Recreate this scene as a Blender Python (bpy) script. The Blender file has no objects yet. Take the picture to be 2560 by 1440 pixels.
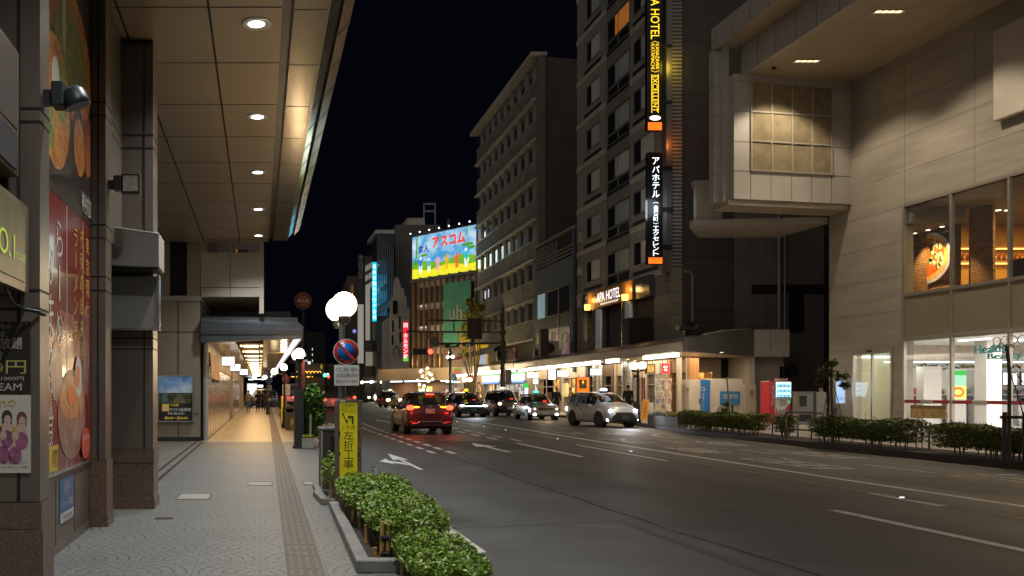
import bpy, math, random
from mathutils import Vector, Matrix
R = math.radians
random.seed(7)
SC = bpy.context.scene
COL = SC.collection

# ------------------------------------------------------------------ camera, world, exposure
cam_d = bpy.data.cameras.new('camera')
cam = bpy.data.objects.new('camera', cam_d)
COL.objects.link(cam)
cam.location = (0, 0, 1.55)
cam.rotation_euler = (R(90), 0, 0)
cam_d.sensor_width = 36
cam_d.lens = 36 * 2200 / 2560
cam_d.shift_x = (1280 - 650) / 2560
cam_d.shift_y = (982 - 720) / 2560
cam_d.clip_end = 3000
SC.camera = cam

W = bpy.data.worlds.new('World')
SC.world = W
W.use_nodes = True
nt = W.node_tree
bg = nt.nodes['Background']
tc = nt.nodes.new('ShaderNodeTexCoord')
# night sky: near black blue ahead, plus an added glow, unseen behind the camera, to brighten the facades
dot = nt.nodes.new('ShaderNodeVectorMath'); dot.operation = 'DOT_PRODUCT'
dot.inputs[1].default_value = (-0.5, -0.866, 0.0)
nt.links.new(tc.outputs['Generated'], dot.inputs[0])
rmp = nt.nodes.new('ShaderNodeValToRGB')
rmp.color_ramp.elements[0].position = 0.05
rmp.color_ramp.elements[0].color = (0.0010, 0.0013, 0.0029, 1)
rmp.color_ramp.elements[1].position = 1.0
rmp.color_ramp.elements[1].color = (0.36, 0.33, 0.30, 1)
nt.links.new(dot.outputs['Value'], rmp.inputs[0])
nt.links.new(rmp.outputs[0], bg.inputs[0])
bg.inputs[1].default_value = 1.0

SC.view_settings.view_transform = 'Standard'
SC.view_settings.look = 'None'
SC.view_settings.exposure = 0.0
SC.view_settings.gamma = 1.0
SC.cycles.use_denoising = True
SC.cycles.max_bounces = 6
SC.cycles.diffuse_bounces = 3
SC.cycles.glossy_bounces = 3
SC.cycles.transmission_bounces = 4
SC.cycles.transparent_max_bounces = 8
SC.cycles.sample_clamp_indirect = 4.0
SC.cycles.caustics_reflective = False
SC.cycles.caustics_refractive = False

# ------------------------------------------------------------------ materials
MATS = {}
class NG:
    """small node-writing helper"""
    def __init__(s, m):
        s.t = m.node_tree
    def n(s, typ, **kw):
        x = s.t.nodes.new(typ)
        for k, v in kw.items():
            setattr(x, k, v)
        return x
    def l(s, a, b):
        s.t.links.new(a, b)
    def m(s, op, a, b=None, c=None):
        x = s.n('ShaderNodeMath', operation=op)
        for i, v in enumerate((a, b, c)):
            if v is None:
                continue
            if isinstance(v, (int, float)):
                x.inputs[i].default_value = v
            else:
                s.l(v, x.inputs[i])
        return x.outputs[0]
    def mix(s, f, a, b):
        x = s.n('ShaderNodeMix', data_type='RGBA')
        for i, v in ((0, f), (6, a), (7, b)):
            if isinstance(v, (int, float)):
                x.inputs[i].default_value = v
            elif isinstance(v, tuple):
                x.inputs[i].default_value = (*v[:3], 1)
            else:
                s.l(v, x.inputs[i])
        return x.outputs[2]
    def noise(s, vec, scale, detail=4, rough=.55):
        x = s.n('ShaderNodeTexNoise')
        x.inputs['Scale'].default_value = scale
        x.inputs['Detail'].default_value = detail
        x.inputs['Roughness'].default_value = rough
        if vec is not None:
            s.l(vec, x.inputs['Vector'])
        return x.outputs[0]

def mat(name, col, rough=.6, metal=0, var=.18, scale=3.0, bump=0, bscale=60, emit=None, es=0, coat=0, spec=.5, stretch=None):
    if name in MATS:
        return MATS[name]
    m = bpy.data.materials.new(name)
    m.use_nodes = True
    g = NG(m)
    b = m.node_tree.nodes['Principled BSDF']
    b.inputs['Roughness'].default_value = rough
    b.inputs['Metallic'].default_value = metal
    b.inputs['Specular IOR Level'].default_value = spec
    b.inputs['Coat Weight'].default_value = coat
    b.inputs['Coat Roughness'].default_value = .06
    co = g.n('ShaderNodeTexCoord').outputs['Object']
    if stretch:
        mp = g.n('ShaderNodeMapping'); mp.inputs['Scale'].default_value = stretch
        g.l(co, mp.inputs[0]); co = mp.outputs[0]
    if var:
        f = g.noise(co, scale)
        d = tuple(max(0, c * (1 - var)) for c in col)
        u = tuple(min(1, c * (1 + var)) for c in col)
        cr = g.m('MULTIPLY_ADD', f, 2.2, -.6)
        cl = g.n('ShaderNodeClamp'); g.l(cr, cl.inputs[0])
        g.l(g.mix(cl.outputs[0], d, u), b.inputs['Base Color'])
        r2 = g.m('MULTIPLY_ADD', g.noise(co, scale * 2.7), .3 * rough, rough * .85)
        g.l(r2, b.inputs['Roughness'])
    else:
        b.inputs['Base Color'].default_value = (*col, 1)
    if bump:
        bp = g.n('ShaderNodeBump'); bp.inputs['Strength'].default_value = bump; bp.inputs['Distance'].default_value = .02
        g.l(g.noise(co, bscale, 3), bp.inputs['Height'])
        g.l(bp.outputs[0], b.inputs['Normal'])
    if emit:
        b.inputs['Emission Color'].default_value = (*emit, 1)
        b.inputs['Emission Strength'].default_value = es
    MATS[name] = m
    return m

def glow(name, col, es, var=0, scale=3.0):
    """a surface that gives off light (lamp, lit sign); var makes its tubes show as a soft unevenness"""
    if name in MATS:
        return MATS[name]
    m = mat(name, tuple(min(.8, c) for c in col), .4, 0, 0, emit=col, es=es)
    if var:
        g = NG(m); b = m.node_tree.nodes['Principled BSDF']
        co = g.n('ShaderNodeTexCoord').outputs['Object']
        f = g.noise(co, scale, 2)
        g.l(g.m('MULTIPLY', g.m('MULTIPLY_ADD', f, 2 * var, 1 - var), es), b.inputs['Emission Strength'])
    return m

def glass(name, col=(.02, .022, .025), rough=.03, alpha=1.0, var=0):
    """window glass; alpha below 1 lets the room behind show"""
    if name in MATS:
        return MATS[name]
    m = mat(name, col, rough, 0, var, 1.5, spec=.6)
    if alpha < 1:
        g = NG(m); t = m.node_tree
        b = t.nodes['Principled BSDF']; o = t.nodes['Material Output']
        tr = g.n('ShaderNodeBsdfTransparent'); tr.inputs[0].default_value = (.93, .96, .95, 1)
        gl = g.n('ShaderNodeBsdfGlossy'); gl.inputs['Roughness'].default_value = rough
        lw = g.n('ShaderNodeLayerWeight'); lw.inputs[0].default_value = .5
        fr = g.m('MULTIPLY_ADD', g.m('POWER', lw.outputs['Facing'], 4.5), .9, .05)
        mx = g.n('ShaderNodeMixShader'); g.l(fr, mx.inputs[0]); g.l(tr.outputs[0], mx.inputs[1]); g.l(gl.outputs[0], mx.inputs[2])
        m2 = g.n('ShaderNodeMixShader'); m2.inputs[0].default_value = alpha
        g.l(mx.outputs[0], m2.inputs[1]); g.l(b.outputs[0], m2.inputs[2]); g.l(m2.outputs[0], o.inputs[0])
    return m

# ------------------------------------------------------------------ mesh builder
_txt = {}
def text_geo(body, spacing=1.0):
    key = (body, spacing)
    if key not in _txt:
        cu = bpy.data.curves.new('lettering', 'FONT')
        cu.body = body; cu.size = 1; cu.align_x = 'CENTER'; cu.space_line = spacing; cu.resolution_u = 3
        ob = bpy.data.objects.new('lettering', cu)
        COL.objects.link(ob)
        bpy.context.view_layer.update()
        me = bpy.data.meshes.new_from_object(ob.evaluated_get(bpy.context.evaluated_depsgraph_get()))
        v = [(p.co.x, p.co.y) for p in me.vertices]
        f = [tuple(p.vertices) for p in me.polygons]
        bpy.data.objects.remove(ob); bpy.data.curves.remove(cu); bpy.data.meshes.remove(me)
        _txt[key] = (v, f)
    return _txt[key]

class MB:
    def __init__(s):
        s.v = []; s.f = []; s.mi = []; s.m = 0; s.sm = []
    def add(s, vs, fs, smooth=False):
        o = len(s.v)
        s.v.extend(tuple(p) for p in vs)
        for f in fs:
            s.f.append(tuple(i + o for i in f)); s.mi.append(s.m); s.sm.append(smooth)
        return s
    def box(s, x0, x1, y0, y1, z0, z1):
        vs = [(x, y, z) for z in (z0, z1) for y in (y0, y1) for x in (x0, x1)]
        return s.add(vs, [(0, 2, 3, 1), (4, 5, 7, 6), (0, 1, 5, 4), (2, 6, 7, 3), (0, 4, 6, 2), (1, 3, 7, 5)])
    def obox(s, c, ax, ay, az):
        """oriented box: centre and three half-axis vectors"""
        c, ax, ay, az = map(Vector, (c, ax, ay, az))
        vs = [c + i * ax + j * ay + k * az for k in (-1, 1) for j in (-1, 1) for i in (-1, 1)]
        return s.add(vs, [(0, 2, 3, 1), (4, 5, 7, 6), (0, 1, 5, 4), (2, 6, 7, 3), (0, 4, 6, 2), (1, 3, 7, 5)])
    def quad(s, *p):
        return s.add(p, [tuple(range(len(p)))])
    def prism(s, poly, d):
        """closed solid: polygon swept along vector d"""
        n = len(poly); d = Vector(d)
        vs = [Vector(p) for p in poly]; vs += [p + d for p in vs]
        return s.add(vs, [tuple(range(n))[::-1], tuple(range(n, 2 * n))] + [(i, (i + 1) % n, n + (i + 1) % n, n + i) for i in range(n)])
    def cyl(s, p0, p1, r0, r1=None, n=12, cap=True):
        p0, p1 = Vector(p0), Vector(p1); r1 = r0 if r1 is None else r1
        d = (p1 - p0).normalized()
        a = d.orthogonal().normalized(); b = d.cross(a)
        vs = []
        for p, r in ((p0, r0), (p1, r1)):
            for i in range(n):
                t = 2 * math.pi * i / n
                vs.append(p + r * (math.cos(t) * a + math.sin(t) * b))
        s.add(vs, [(i, (i + 1) % n, n + (i + 1) % n, n + i) for i in range(n)], True)
        if cap:
            s.add(vs[:n], [tuple(range(n))[::-1]]); s.add(vs[n:], [tuple(range(n))])
        return s
    def tube(s, pts, r, n=8):
        for i in range(len(pts) - 1):
            s.cyl(pts[i], pts[i + 1], r, r, n)
            if i:
                s.ball(pts[i], r, 6, n)
        return s
    def ball(s, c, r, nu=10, nv=16, sx=1, sy=1, sz=1):
        c = Vector(c); vs = []; fs = []
        for i in range(nu + 1):
            t = math.pi * i / nu
            for j in range(nv):
                p = 2 * math.pi * j / nv
                vs.append(c + Vector((r * sx * math.sin(t) * math.cos(p), r * sy * math.sin(t) * math.sin(p), r * sz * math.cos(t))))
        for i in range(nu):
            for j in range(nv):
                fs.append((i * nv + j, (i + 1) * nv + j, (i + 1) * nv + (j + 1) % nv, i * nv + (j + 1) % nv))
        return s.add(vs, fs, True)
    def disc(s, c, nrm, r, n=24, ry=None, up=(0, 0, 1)):
        c = Vector(c); nrm = Vector(nrm).normalized()
        a = Vector(up).cross(nrm)
        a = a.normalized() if a.length > 1e-4 else nrm.orthogonal().normalized()
        b = nrm.cross(a)
        return s.add([c + r * math.cos(2 * math.pi * i / n) * a + (ry or r) * math.sin(2 * math.pi * i / n) * b for i in range(n)], [tuple(range(n))])
    def lathe(s, c, prof, axis=(0, 0, 1), n=20):
        c = Vector(c); d = Vector(axis).normalized(); a = d.orthogonal().normalized(); b = d.cross(a)
        vs = []
        for r, h in prof:
            for i in range(n):
                t = 2 * math.pi * i / n
                vs.append(c + h * d + r * (math.cos(t) * a + math.sin(t) * b))
        fs = [(k * n + i, k * n + (i + 1) % n, (k + 1) * n + (i + 1) % n, (k + 1) * n + i) for k in range(len(prof) - 1) for i in range(n)]
        return s.add(vs, fs, True)
    def text(s, body, c, rt, up, w, h, keep=True, depth=0, spacing=1.0):
        """lettering centred at c, fitted in w x h; rt/up are the reading directions"""
        v, f = text_geo(body, spacing)
        if not v:
            return s
        xs = [p[0] for p in v]; ys = [p[1] for p in v]
        x0, x1, y0, y1 = min(xs), max(xs), min(ys), max(ys)
        kx = w / max(1e-6, x1 - x0); ky = h / max(1e-6, y1 - y0)
        if keep:
            kx = ky = min(kx, ky)
        c = Vector(c); rt = Vector(rt).normalized(); up = Vector(up).normalized(); nm = rt.cross(up)
        P = [c + rt * ((p[0] - (x0 + x1) / 2) * kx) + up * ((p[1] - (y0 + y1) / 2) * ky) for p in v]
        if depth:
            ed = {}
            for q in f:
                for i in range(len(q)):
                    e = (q[i], q[(i + 1) % len(q)])
                    ed[e] = 1
            n = len(P)
            s.add([p + nm * depth for p in P] + P, f + [(b, a, a + n, b + n) for (a, b) in ed if (b, a) not in ed])
        else:
            s.add(P, f)
        return s
    def leaves(s, pts, size, flat=.5):
        """leaf-sized quads at the given points, pointing every way"""
        for p in pts:
            d = Vector((random.gauss(0, 1), random.gauss(0, 1), random.gauss(0, flat))).normalized()
            u = Vector((random.gauss(0, .6), random.gauss(0, .6), 1)).normalized()
            w = d.cross(u).normalized()
            k = size * random.uniform(.6, 1.35)
            p = Vector(p)
            s.add([p - d * k * .55, p + w * k * .26, p + d * k * .55, p - w * k * .26], [(0, 1, 2, 3)])
        return s
    def xf(s, M):
        s.v = [tuple(M @ Vector(p)) for p in s.v]
        return s

def link(name, mb, mats, parent=None, off=None, bevel=0, kind=None, label=None):
    me = bpy.data.meshes.new(name)
    v = mb.v if off is None else [(p[0] - off[0], p[1] - off[1], p[2] - off[2]) for p in mb.v]
    me.from_pydata(v, [], mb.f)
    if not isinstance(mats, (list, tuple)):
        mats = [mats]
    for m in mats:
        me.materials.append(m)
    me.polygons.foreach_set('material_index', mb.mi)
    me.polygons.foreach_set('use_smooth', mb.sm)
    me.update()
    o = bpy.data.objects.new(name, me)
    COL.objects.link(o)
    if parent is not None:
        o.parent = parent
    if bevel:
        b = o.modifiers.new('bevel', 'BEVEL'); b.width = bevel; b.segments = 2; b.limit_method = 'ANGLE'; b.angle_limit = R(40)
    if kind:
        o['kind'] = kind
    if label:
        o['label'] = label
    return o

class Thing:
    """an Empty at the thing's base that parents its parts; parts are written in world or local coordinates"""
    def __init__(s, name, label, cat, loc=(0, 0, 0), rz=0, group=None, local=False):
        s.o = bpy.data.objects.new(name, None)
        COL.objects.link(s.o)
        s.o.empty_display_size = .2
        s.o.location = loc; s.o.rotation_euler = (0, 0, rz)
        s.o['label'] = label; s.o['category'] = cat
        if group:
            s.o['group'] = group
        s.off = None if local else loc
    def part(s, name, mb, mats, parent=None, bevel=0, label=None, kind=None):
        return link(name, mb, mats, parent or s.o, s.off, bevel, kind, label)
    def lamp(s, name, typ, loc, energy, col, **kw):
        d = bpy.data.lights.new(name, typ)
        d.energy = energy; d.color = col
        for k, v in kw.items():
            if k != 'aim':
                setattr(d, k, v)
        o = bpy.data.objects.new(name, d)
        COL.objects.link(o); o.parent = s.o
        L = Vector(loc) - (Vector(s.off) if s.off else Vector())
        o.location = L
        if 'aim' in kw:
            o.rotation_euler = Vector(kw['aim']).to_track_quat('-Z', 'Y').to_euler()
        return o

def single(name, mb, mats, label, cat, loc, rz=0, group=None, bevel=0, local=False):
    o = link(name, mb, mats, None, None if local else loc, bevel)
    o.location = loc; o.rotation_euler = (0, 0, rz)
    o['label'] = label; o['category'] = cat
    if group:
        o['group'] = group
    return o

def dup(root, loc, rz=None, label=None, group=None):
    """a copy of a thing with copies of its parts and sub-parts (mesh data shared)"""
    src = root.o if isinstance(root, Thing) else root
    def rec(o, par):
        c = o.copy(); COL.objects.link(c)
        if par is not None:
            c.parent = par
        for ch in o.children:
            rec(ch, c)
        return c
    r = rec(src, None)
    r.location = loc
    if rz is not None:
        r.rotation_euler = (0, 0, rz)
    if label:
        r['label'] = label
    if group:
        r['group'] = group
    return r

def P(px, py, Y):
    """the point at depth Y that the photograph shows at this pixel (used for measuring sizes)"""
    return Vector(((px - 650) * Y / 2200, Y, 1.55 - (py - 982) * Y / 2200))

# ================================================================== surfaces
def asphalt_tracks(m):
    """wheel paths worn a little darker and smoother, blotches of older binder between them"""
    g = NG(m); b = m.node_tree.nodes['Principled BSDF']
    co = g.n('ShaderNodeTexCoord').outputs['Object']
    sp = g.n('ShaderNodeSeparateXYZ'); g.l(co, sp.inputs[0])
    mp = g.n('ShaderNodeMapping'); mp.inputs['Scale'].default_value = (1, .06, 1); g.l(co, mp.inputs[0])
    tr = g.m('MULTIPLY_ADD', g.m('SINE', g.m('MULTIPLY_ADD', sp.outputs[0], 3.7, g.m('MULTIPLY', g.noise(mp.outputs[0], .8), 2.2))), .5, .5)
    src = b.inputs['Base Color'].links[0].from_socket
    f = g.m('MULTIPLY_ADD', tr, .22, g.m('MULTIPLY', g.noise(mp.outputs[0], 2.2, 6), .35))
    fl = g.m('MULTIPLY', g.m('GREATER_THAN', g.noise(co, 95, 2), .64), .5)
    g.l(g.mix(fl, g.mix(f, src, (.03, .029, .028)), (.17, .165, .155)), b.inputs['Base Color'])
    g.l(g.m('MULTIPLY_ADD', f, -.35, .68), b.inputs['Roughness'])
asphalt = mat('asphalt', (.085, .082, .078), .58, 0, .34, .8, .35, 160)
asphalt_tracks(asphalt)
def paving_fan(name, tint, joint, cell=1.15, ring=.105):
    """small setts laid in fans: arcs round each fan's foot, joints across the arcs"""
    m = bpy.data.materials.new(name); m.use_nodes = True
    g = NG(m); b = m.node_tree.nodes['Principled BSDF']
    co = g.n('ShaderNodeTexCoord').outputs['Object']
    sp = g.n('ShaderNodeSeparateXYZ'); g.l(co, sp.inputs[0])
    x, y = sp.outputs[0], sp.outputs[1]
    h = cell / 2
    j = g.m('FLOOR', g.m('DIVIDE', y, h))
    fy = g.m('SUBTRACT', y, g.m('MULTIPLY', j, h))
    par = g.m('FLOORED_MODULO', j, 2)
    u = g.m('DIVIDE', g.m('ADD', x, g.m('MULTIPLY', par, cell / 2)), cell)
    d1x = g.m('MULTIPLY', g.m('SUBTRACT', g.m('FRACT', u), .5), cell)
    d2x = g.m('MULTIPLY', g.m('SUBTRACT', g.m('FRACT', g.m('ADD', u, .5)), .5), cell)
    fy2 = g.m('ADD', fy, h)
    def length(a, c):
        return g.m('SQRT', g.m('ADD', g.m('MULTIPLY', a, a), g.m('MULTIPLY', c, c)))
    l1, l2 = length(d1x, fy), length(d2x, fy2)
    ins = g.m('LESS_THAN', l1, cell / 2)
    def pick(a, c):
        return g.m('ADD', g.m('MULTIPLY', ins, a), g.m('MULTIPLY', g.m('SUBTRACT', 1, ins), c))
    L = pick(l1, l2)
    A = pick(g.m('ARCTAN2', d1x, fy), g.m('ARCTAN2', d2x, fy2))
    q = g.m('DIVIDE', L, ring)
    k = g.m('FLOOR', q)
    arc = g.m('LESS_THAN', g.m('ABSOLUTE', g.m('SUBTRACT', g.m('FRACT', q), .5)), .415)
    cnt = g.m('ADD', g.m('MULTIPLY', k, 1.0), .0)
    ang = g.m('ADD', g.m('MULTIPLY', g.m('MULTIPLY', A, g.m('ADD', cnt, .5)), .82), g.m('MULTIPLY', k, .5))
    rad = g.m('LESS_THAN', g.m('ABSOLUTE', g.m('SUBTRACT', g.m('FRACT', ang), .5)), .465)
    stone = g.m('MULTIPLY', arc, rad)
    cid = g.n('ShaderNodeCombineXYZ'); g.l(k, cid.inputs[0]); g.l(g.m('FLOOR', ang), cid.inputs[1]); g.l(g.m('ADD', j, g.m('FLOOR', u)), cid.inputs[2])
    wn = g.n('ShaderNodeTexWhiteNoise'); g.l(cid.outputs[0], wn.inputs[0])
    big = g.noise(co, .9, 5)
    f = g.m('ADD', g.m('MULTIPLY', wn.outputs[0], .22), g.m('MULTIPLY', big, .95))
    c1 = g.mix(f, tuple(c * .68 for c in tint), tuple(c * 1.25 for c in tint))
    spot = g.m('MULTIPLY', g.m('GREATER_THAN', g.noise(co, 11, 1), .735), .45)
    drip = g.n('ShaderNodeClamp'); g.l(g.m('MULTIPLY_ADD', g.noise(co, 1.7, 6, .7), 5, -3.0), drip.inputs[0])
    dirt = g.m('MAXIMUM', spot, g.m('MULTIPLY', drip.outputs[0], .4))
    g.l(g.mix(dirt, g.mix(stone, joint, c1), (.045, .043, .038)), b.inputs['Base Color'])
    b.inputs['Roughness'].default_value = .5
    bp = g.n('ShaderNodeBump'); bp.inputs['Strength'].default_value = .5; bp.inputs['Distance'].default_value = .006
    g.l(g.m('ADD', stone, g.m('MULTIPLY', g.noise(co, 90, 2), .25)), bp.inputs['Height']); g.l(bp.outputs[0], b.inputs['Normal'])
    return m
def tiles(name, tint, joint, sx, sy, gap=.012, rough=.45, axes=(0, 1), var=.3, offset=0.0, bump=.3):
    """rectangular tiles or panels with thin joints, in the object's own plane axes"""
    m = bpy.data.materials.new(name); m.use_nodes = True
    g = NG(m); b = m.node_tree.nodes['Principled BSDF']
    co = g.n('ShaderNodeTexCoord').outputs['Object']
    sp = g.n('ShaderNodeSeparateXYZ'); g.l(co, sp.inputs[0])
    y = g.m('DIVIDE', sp.outputs[axes[1]], sy)
    jy = g.m('FLOOR', y)
    x = g.m('ADD', g.m('DIVIDE', sp.outputs[axes[0]], sx), g.m('MULTIPLY', jy, offset))
    jx = g.m('FLOOR', x)
    ex = g.m('LESS_THAN', g.m('ABSOLUTE', g.m('SUBTRACT', g.m('FRACT', x), .5)), .5 - gap / sx / 2)
    ey = g.m('LESS_THAN', g.m('ABSOLUTE', g.m('SUBTRACT', g.m('FRACT', y), .5)), .5 - gap / sy / 2)
    st = g.m('MULTIPLY', ex, ey)
    cid = g.n('ShaderNodeCombineXYZ'); g.l(jx, cid.inputs[0]); g.l(jy, cid.inputs[1])
    wn = g.n('ShaderNodeTexWhiteNoise'); g.l(cid.outputs[0], wn.inputs[0])
    f = g.m('ADD', g.m('MULTIPLY', wn.outputs[0], .4), g.m('MULTIPLY', g.noise(co, 1.3, 5), .6))
    g.l(g.mix(st, joint, g.mix(f, tuple(c * (1 - var) for c in tint), tuple(c * (1 + var) for c in tint))), b.inputs['Base Color'])
    g.l(g.m('MULTIPLY_ADD', g.noise(co, 3, 3), .3 * rough, rough * .85), b.inputs['Roughness'])
    if bump:
        bp = g.n('ShaderNodeBump'); bp.inputs['Strength'].default_value = bump; bp.inputs['Distance'].default_value = .01
        g.l(g.m('ADD', st, g.m('MULTIPLY', g.noise(co, 60, 2), .15)), bp.inputs['Height']); g.l(bp.outputs[0], b.inputs['Normal'])
    MATS[name] = m
    return m
def worn_paint(name, col, wear):
    m = mat(name, col, .6, 0, 0)
    g = NG(m); b = m.node_tree.nodes['Principled BSDF']
    co = g.n('ShaderNodeTexCoord').outputs['Object']
    f = g.m('MULTIPLY_ADD', g.noise(co, 9, 6, .7), 6, -3 + .5 - 6 * (wear - .5) * .5)
    cl = g.n('ShaderNodeClamp'); g.l(f, cl.inputs[0])
    g.l(g.mix(cl.outputs[0], (.06, .055, .05), col), b.inputs['Base Color'])
    return m

sett = paving_fan('fan_setts', (.17, .168, .152), (.05, .05, .046))
warm_tile = tiles('arcade_tiles', (.34, .29, .22), (.2, .17, .13), .3, .3, .008, .38)
alley_tile = tiles('alley_tiles', (.16, .14, .115), (.05, .045, .04), .4, .4, .01, .5)
plaza_tile = tiles('plaza_tiles', (.36, .31, .25), (.12, .1, .08), .6, .3, .01, .5)
kerb_stone = mat('kerb_stone', (.21, .20, .175), .7, 0, .25, 5, .3, 90)
dark_kerb = mat('dark_kerb', (.06, .055, .05), .7, 0, .3, 5, .3, 90)
soil = mat('soil', (.035, .026, .018), .95, 0, .5, 9, .8, 40)
paint_w = worn_paint('road_paint', (.78, .77, .74), .28)
paint_old = worn_paint('old_road_paint', (.7, .64, .55), .42)
paint_y = worn_paint('yellow_road_paint', (.42, .30, .12), .4)
crack_m = mat('crack', (.018, .017, .016), .9, 0, .2)
tact_m = mat('tactile_tile', (.095, .076, .058), .6, 0, .2, 6, .2, 120)
tact_l = mat('tactile_bar', (.125, .10, .078), .55, 0, .2, 6)

# ------------------------------------------------------------------ ground, road, pavements
KERB = [(15.2, -8), (15.3, 10), (15.45, 18), (15.55, 22), (15.9, 28), (16.85, 36), (17.95, 42), (18.85, 53), (19.4, 65), (20.2, 80), (21.8, 110), (23, 150), (26, 260)]
def kerb_x(Y):
    for (x0, y0), (x1, y1) in zip(KERB, KERB[1:]):
        if Y <= y1:
            return x0 + (x1 - x0) * (Y - y0) / (y1 - y0)
    return KERB[-1][0]
def sheet(name, poly, m, z=0, kind='structure'):
    o = link(name, MB().quad(*[(x, y, z) for x, y in poly]), m, kind=kind)
    return o
ground_m = mat('ground', (.05, .047, .044), .9, 0, .2, .5)
sheet('ground', [(-400, -60), (500, -60), (500, 900), (-400, 900)], ground_m, -.03)
sheet('road', [(1.9, -8)] + KERB + [(2.5, 260)], asphalt, 0)
sheet('road_far', [(-40, 260), (60, 260), (60, 700), (-40, 700)], asphalt, 0)
sheet('sidewalk', [(-6, -8), (1.75, -8), (1.75, 27.45), (-6, 27.45)], sett, .02)
sheet('sidewalk', [(-6, 27.45), (1.75, 27.45), (1.9, 150), (-6, 150)], warm_tile, .02)
sheet('alley_paving', [(-6, 12.2), (-1.62, 12.2), (-1.62, 27.4), (-6, 27.4)], alley_tile, .024)
for xx in (-1.78, -1.98):
    link('path_drain', MB().box(xx - .03, xx + .03, 12.2, 27.4, .024, .031), crack_m, kind='structure')
mb = MB()
for i in range(60):
    y0 = -8 + i * 2.6
    mb.box(1.75, 1.9, y0, y0 + 2.58, -.02, .05)
link('kerb', mb, kerb_stone, kind='structure', bevel=.012)
mb = MB()
kp = [Vector((x, y, 0)) for x, y in KERB]
mb.prism([(x, y, -.02) for x, y in KERB] + [(120, 260, -.02), (120, -8, -.02)], (0, 0, .17))
link('sidewalk_across', mb, plaza_tile, kind='structure')
mb = MB()
for (x0, y0), (x1, y1) in zip(KERB, KERB[1:]):
    mb.prism([(x0 - .14, y0, -.02), (x1 - .14, y1, -.02), (x1 + .1, y1, -.02), (x0 + .1, y0, -.02)], (0, 0, .178))
link('kerb_across', mb, dark_kerb, kind='structure')
# dark planted strip behind the far kerb
link('planting_bed', MB().quad(*[(kerb_x(y) + .12, y, .157) for y in (8, 14, 18, 22, 28, 34.6)], *[(kerb_x(y) + 1.25, y, .157) for y in (34.6, 28, 22, 18, 14, 8)]), soil, kind='structure')

# tactile strip: brown tiles with raised bars
def tx(Y):
    return .335 + .0072 * Y
mb = MB()
mb.quad((tx(4) - .16, 4, .026), (tx(4) + .16, 4, .026), (tx(120) + .16, 120, .026), (tx(120) - .16, 120, .026))
mb.m = 1
for k in range(-2, 2):
    y = 4.0
    while y < 60:
        c0, c1 = tx(y) + (k + .5) * .075, tx(y + .285) + (k + .5) * .075
        mb.prism([(c0 - .017, y, .026), (c0 + .017, y, .026), (c1 + .017, y + .285, .026), (c1 - .017, y + .285, .026)], (0, 0, .006))
        y += .30
link('tactile_path', mb, [tact_m, tact_l], kind='structure')

# manhole and drain lids in the setts
def lid(name, x0, x1, y0, y1, label):
    t = Thing(name, label, 'lid', ((x0 + x1) / 2, (y0 + y1) / 2, .022))
    fr = MB()
    for a in ((x0, x0 + .025, y0, y1), (x1 - .025, x1, y0, y1), (x0 + .025, x1 - .025, y0, y0 + .025), (x0 + .025, x1 - .025, y1 - .025, y1)):
        fr.box(*a, .021, .027)
    t.part('frame', fr, mat('lid_frame', (.15, .11, .08), .5, .5, .2))
    t.part('plate', MB().box(x0 + .03, x1 - .03, y0 + .03, y1 - .03, .0205, .0245), mat('lid_plate', (.30, .29, .25), .6, 0, .2, 6, .2))
lid('manhole_lid', -1.22, -.72, 12.6, 13.35, 'large framed lid with paved inset in the setts, left of the tactile strip')
lid('manhole_lid', -.22, .22, 14.5, 15.1, 'framed lid touching the brown tactile strip on its left side')
lid('manhole_lid', .72, .93, 14.6, 15.2, 'small framed lid right of the tactile strip, near the grey cabinet')
single('drain_cover', MB().box(-1.27, -1.06, 10.65, 10.8, .0205, .026), mat('iron_cover', (.07, .05, .04), .5, .6, .2), 'narrow rusty iron drain cover in the setts near the granite pillars', 'drain cover', (-1.16, 10.7, .02))

# ------------------------------------------------------------------ road markings
Z1 = .004
def strip(mb, pts, w, z=Z1):
    for (x0, y0), (x1, y1) in zip(pts, pts[1:]):
        mb.quad((x0 - w / 2, y0, z), (x0 + w / 2, y0, z), (x1 + w / 2, y1, z), (x1 - w / 2, y1, z))
mb = MB()
strip(mb, [(10.42, 2), (10.4, 16), (10.75, 28), (11.4, 43), (11.95, 55), (12.9, 80), (14.3, 115), (15.6, 160)], .16)
for a, b in ((3, 11.6), (21.2, 27.0)):
    strip(mb, [(7.55 + .022 * (a - 11), a), (7.55 + .022 * (b - 11), b)], .15)
for k in range(12):
    y = 29.2 + k * 2.4
    strip(mb, [(7.85 + .012 * (y - 29), y), (7.87 + .012 * (y - 29), y + 1.3)], .15)
    strip(mb, [(8.35 + .012 * (y - 29), y - 1.1), (8.37 + .012 * (y - 29), y + .2)], .12)
for k in range(22):
    y = 22.4 + k * 1.62
    d = .03 * max(0, y - 36)
    strip(mb, [(4.95 + d, y), (4.95 + d, y + .95)], .15)
    strip(mb, [(4.47 + d, y + .2), (4.47 + d, y + 1.1)], .13)
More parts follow.
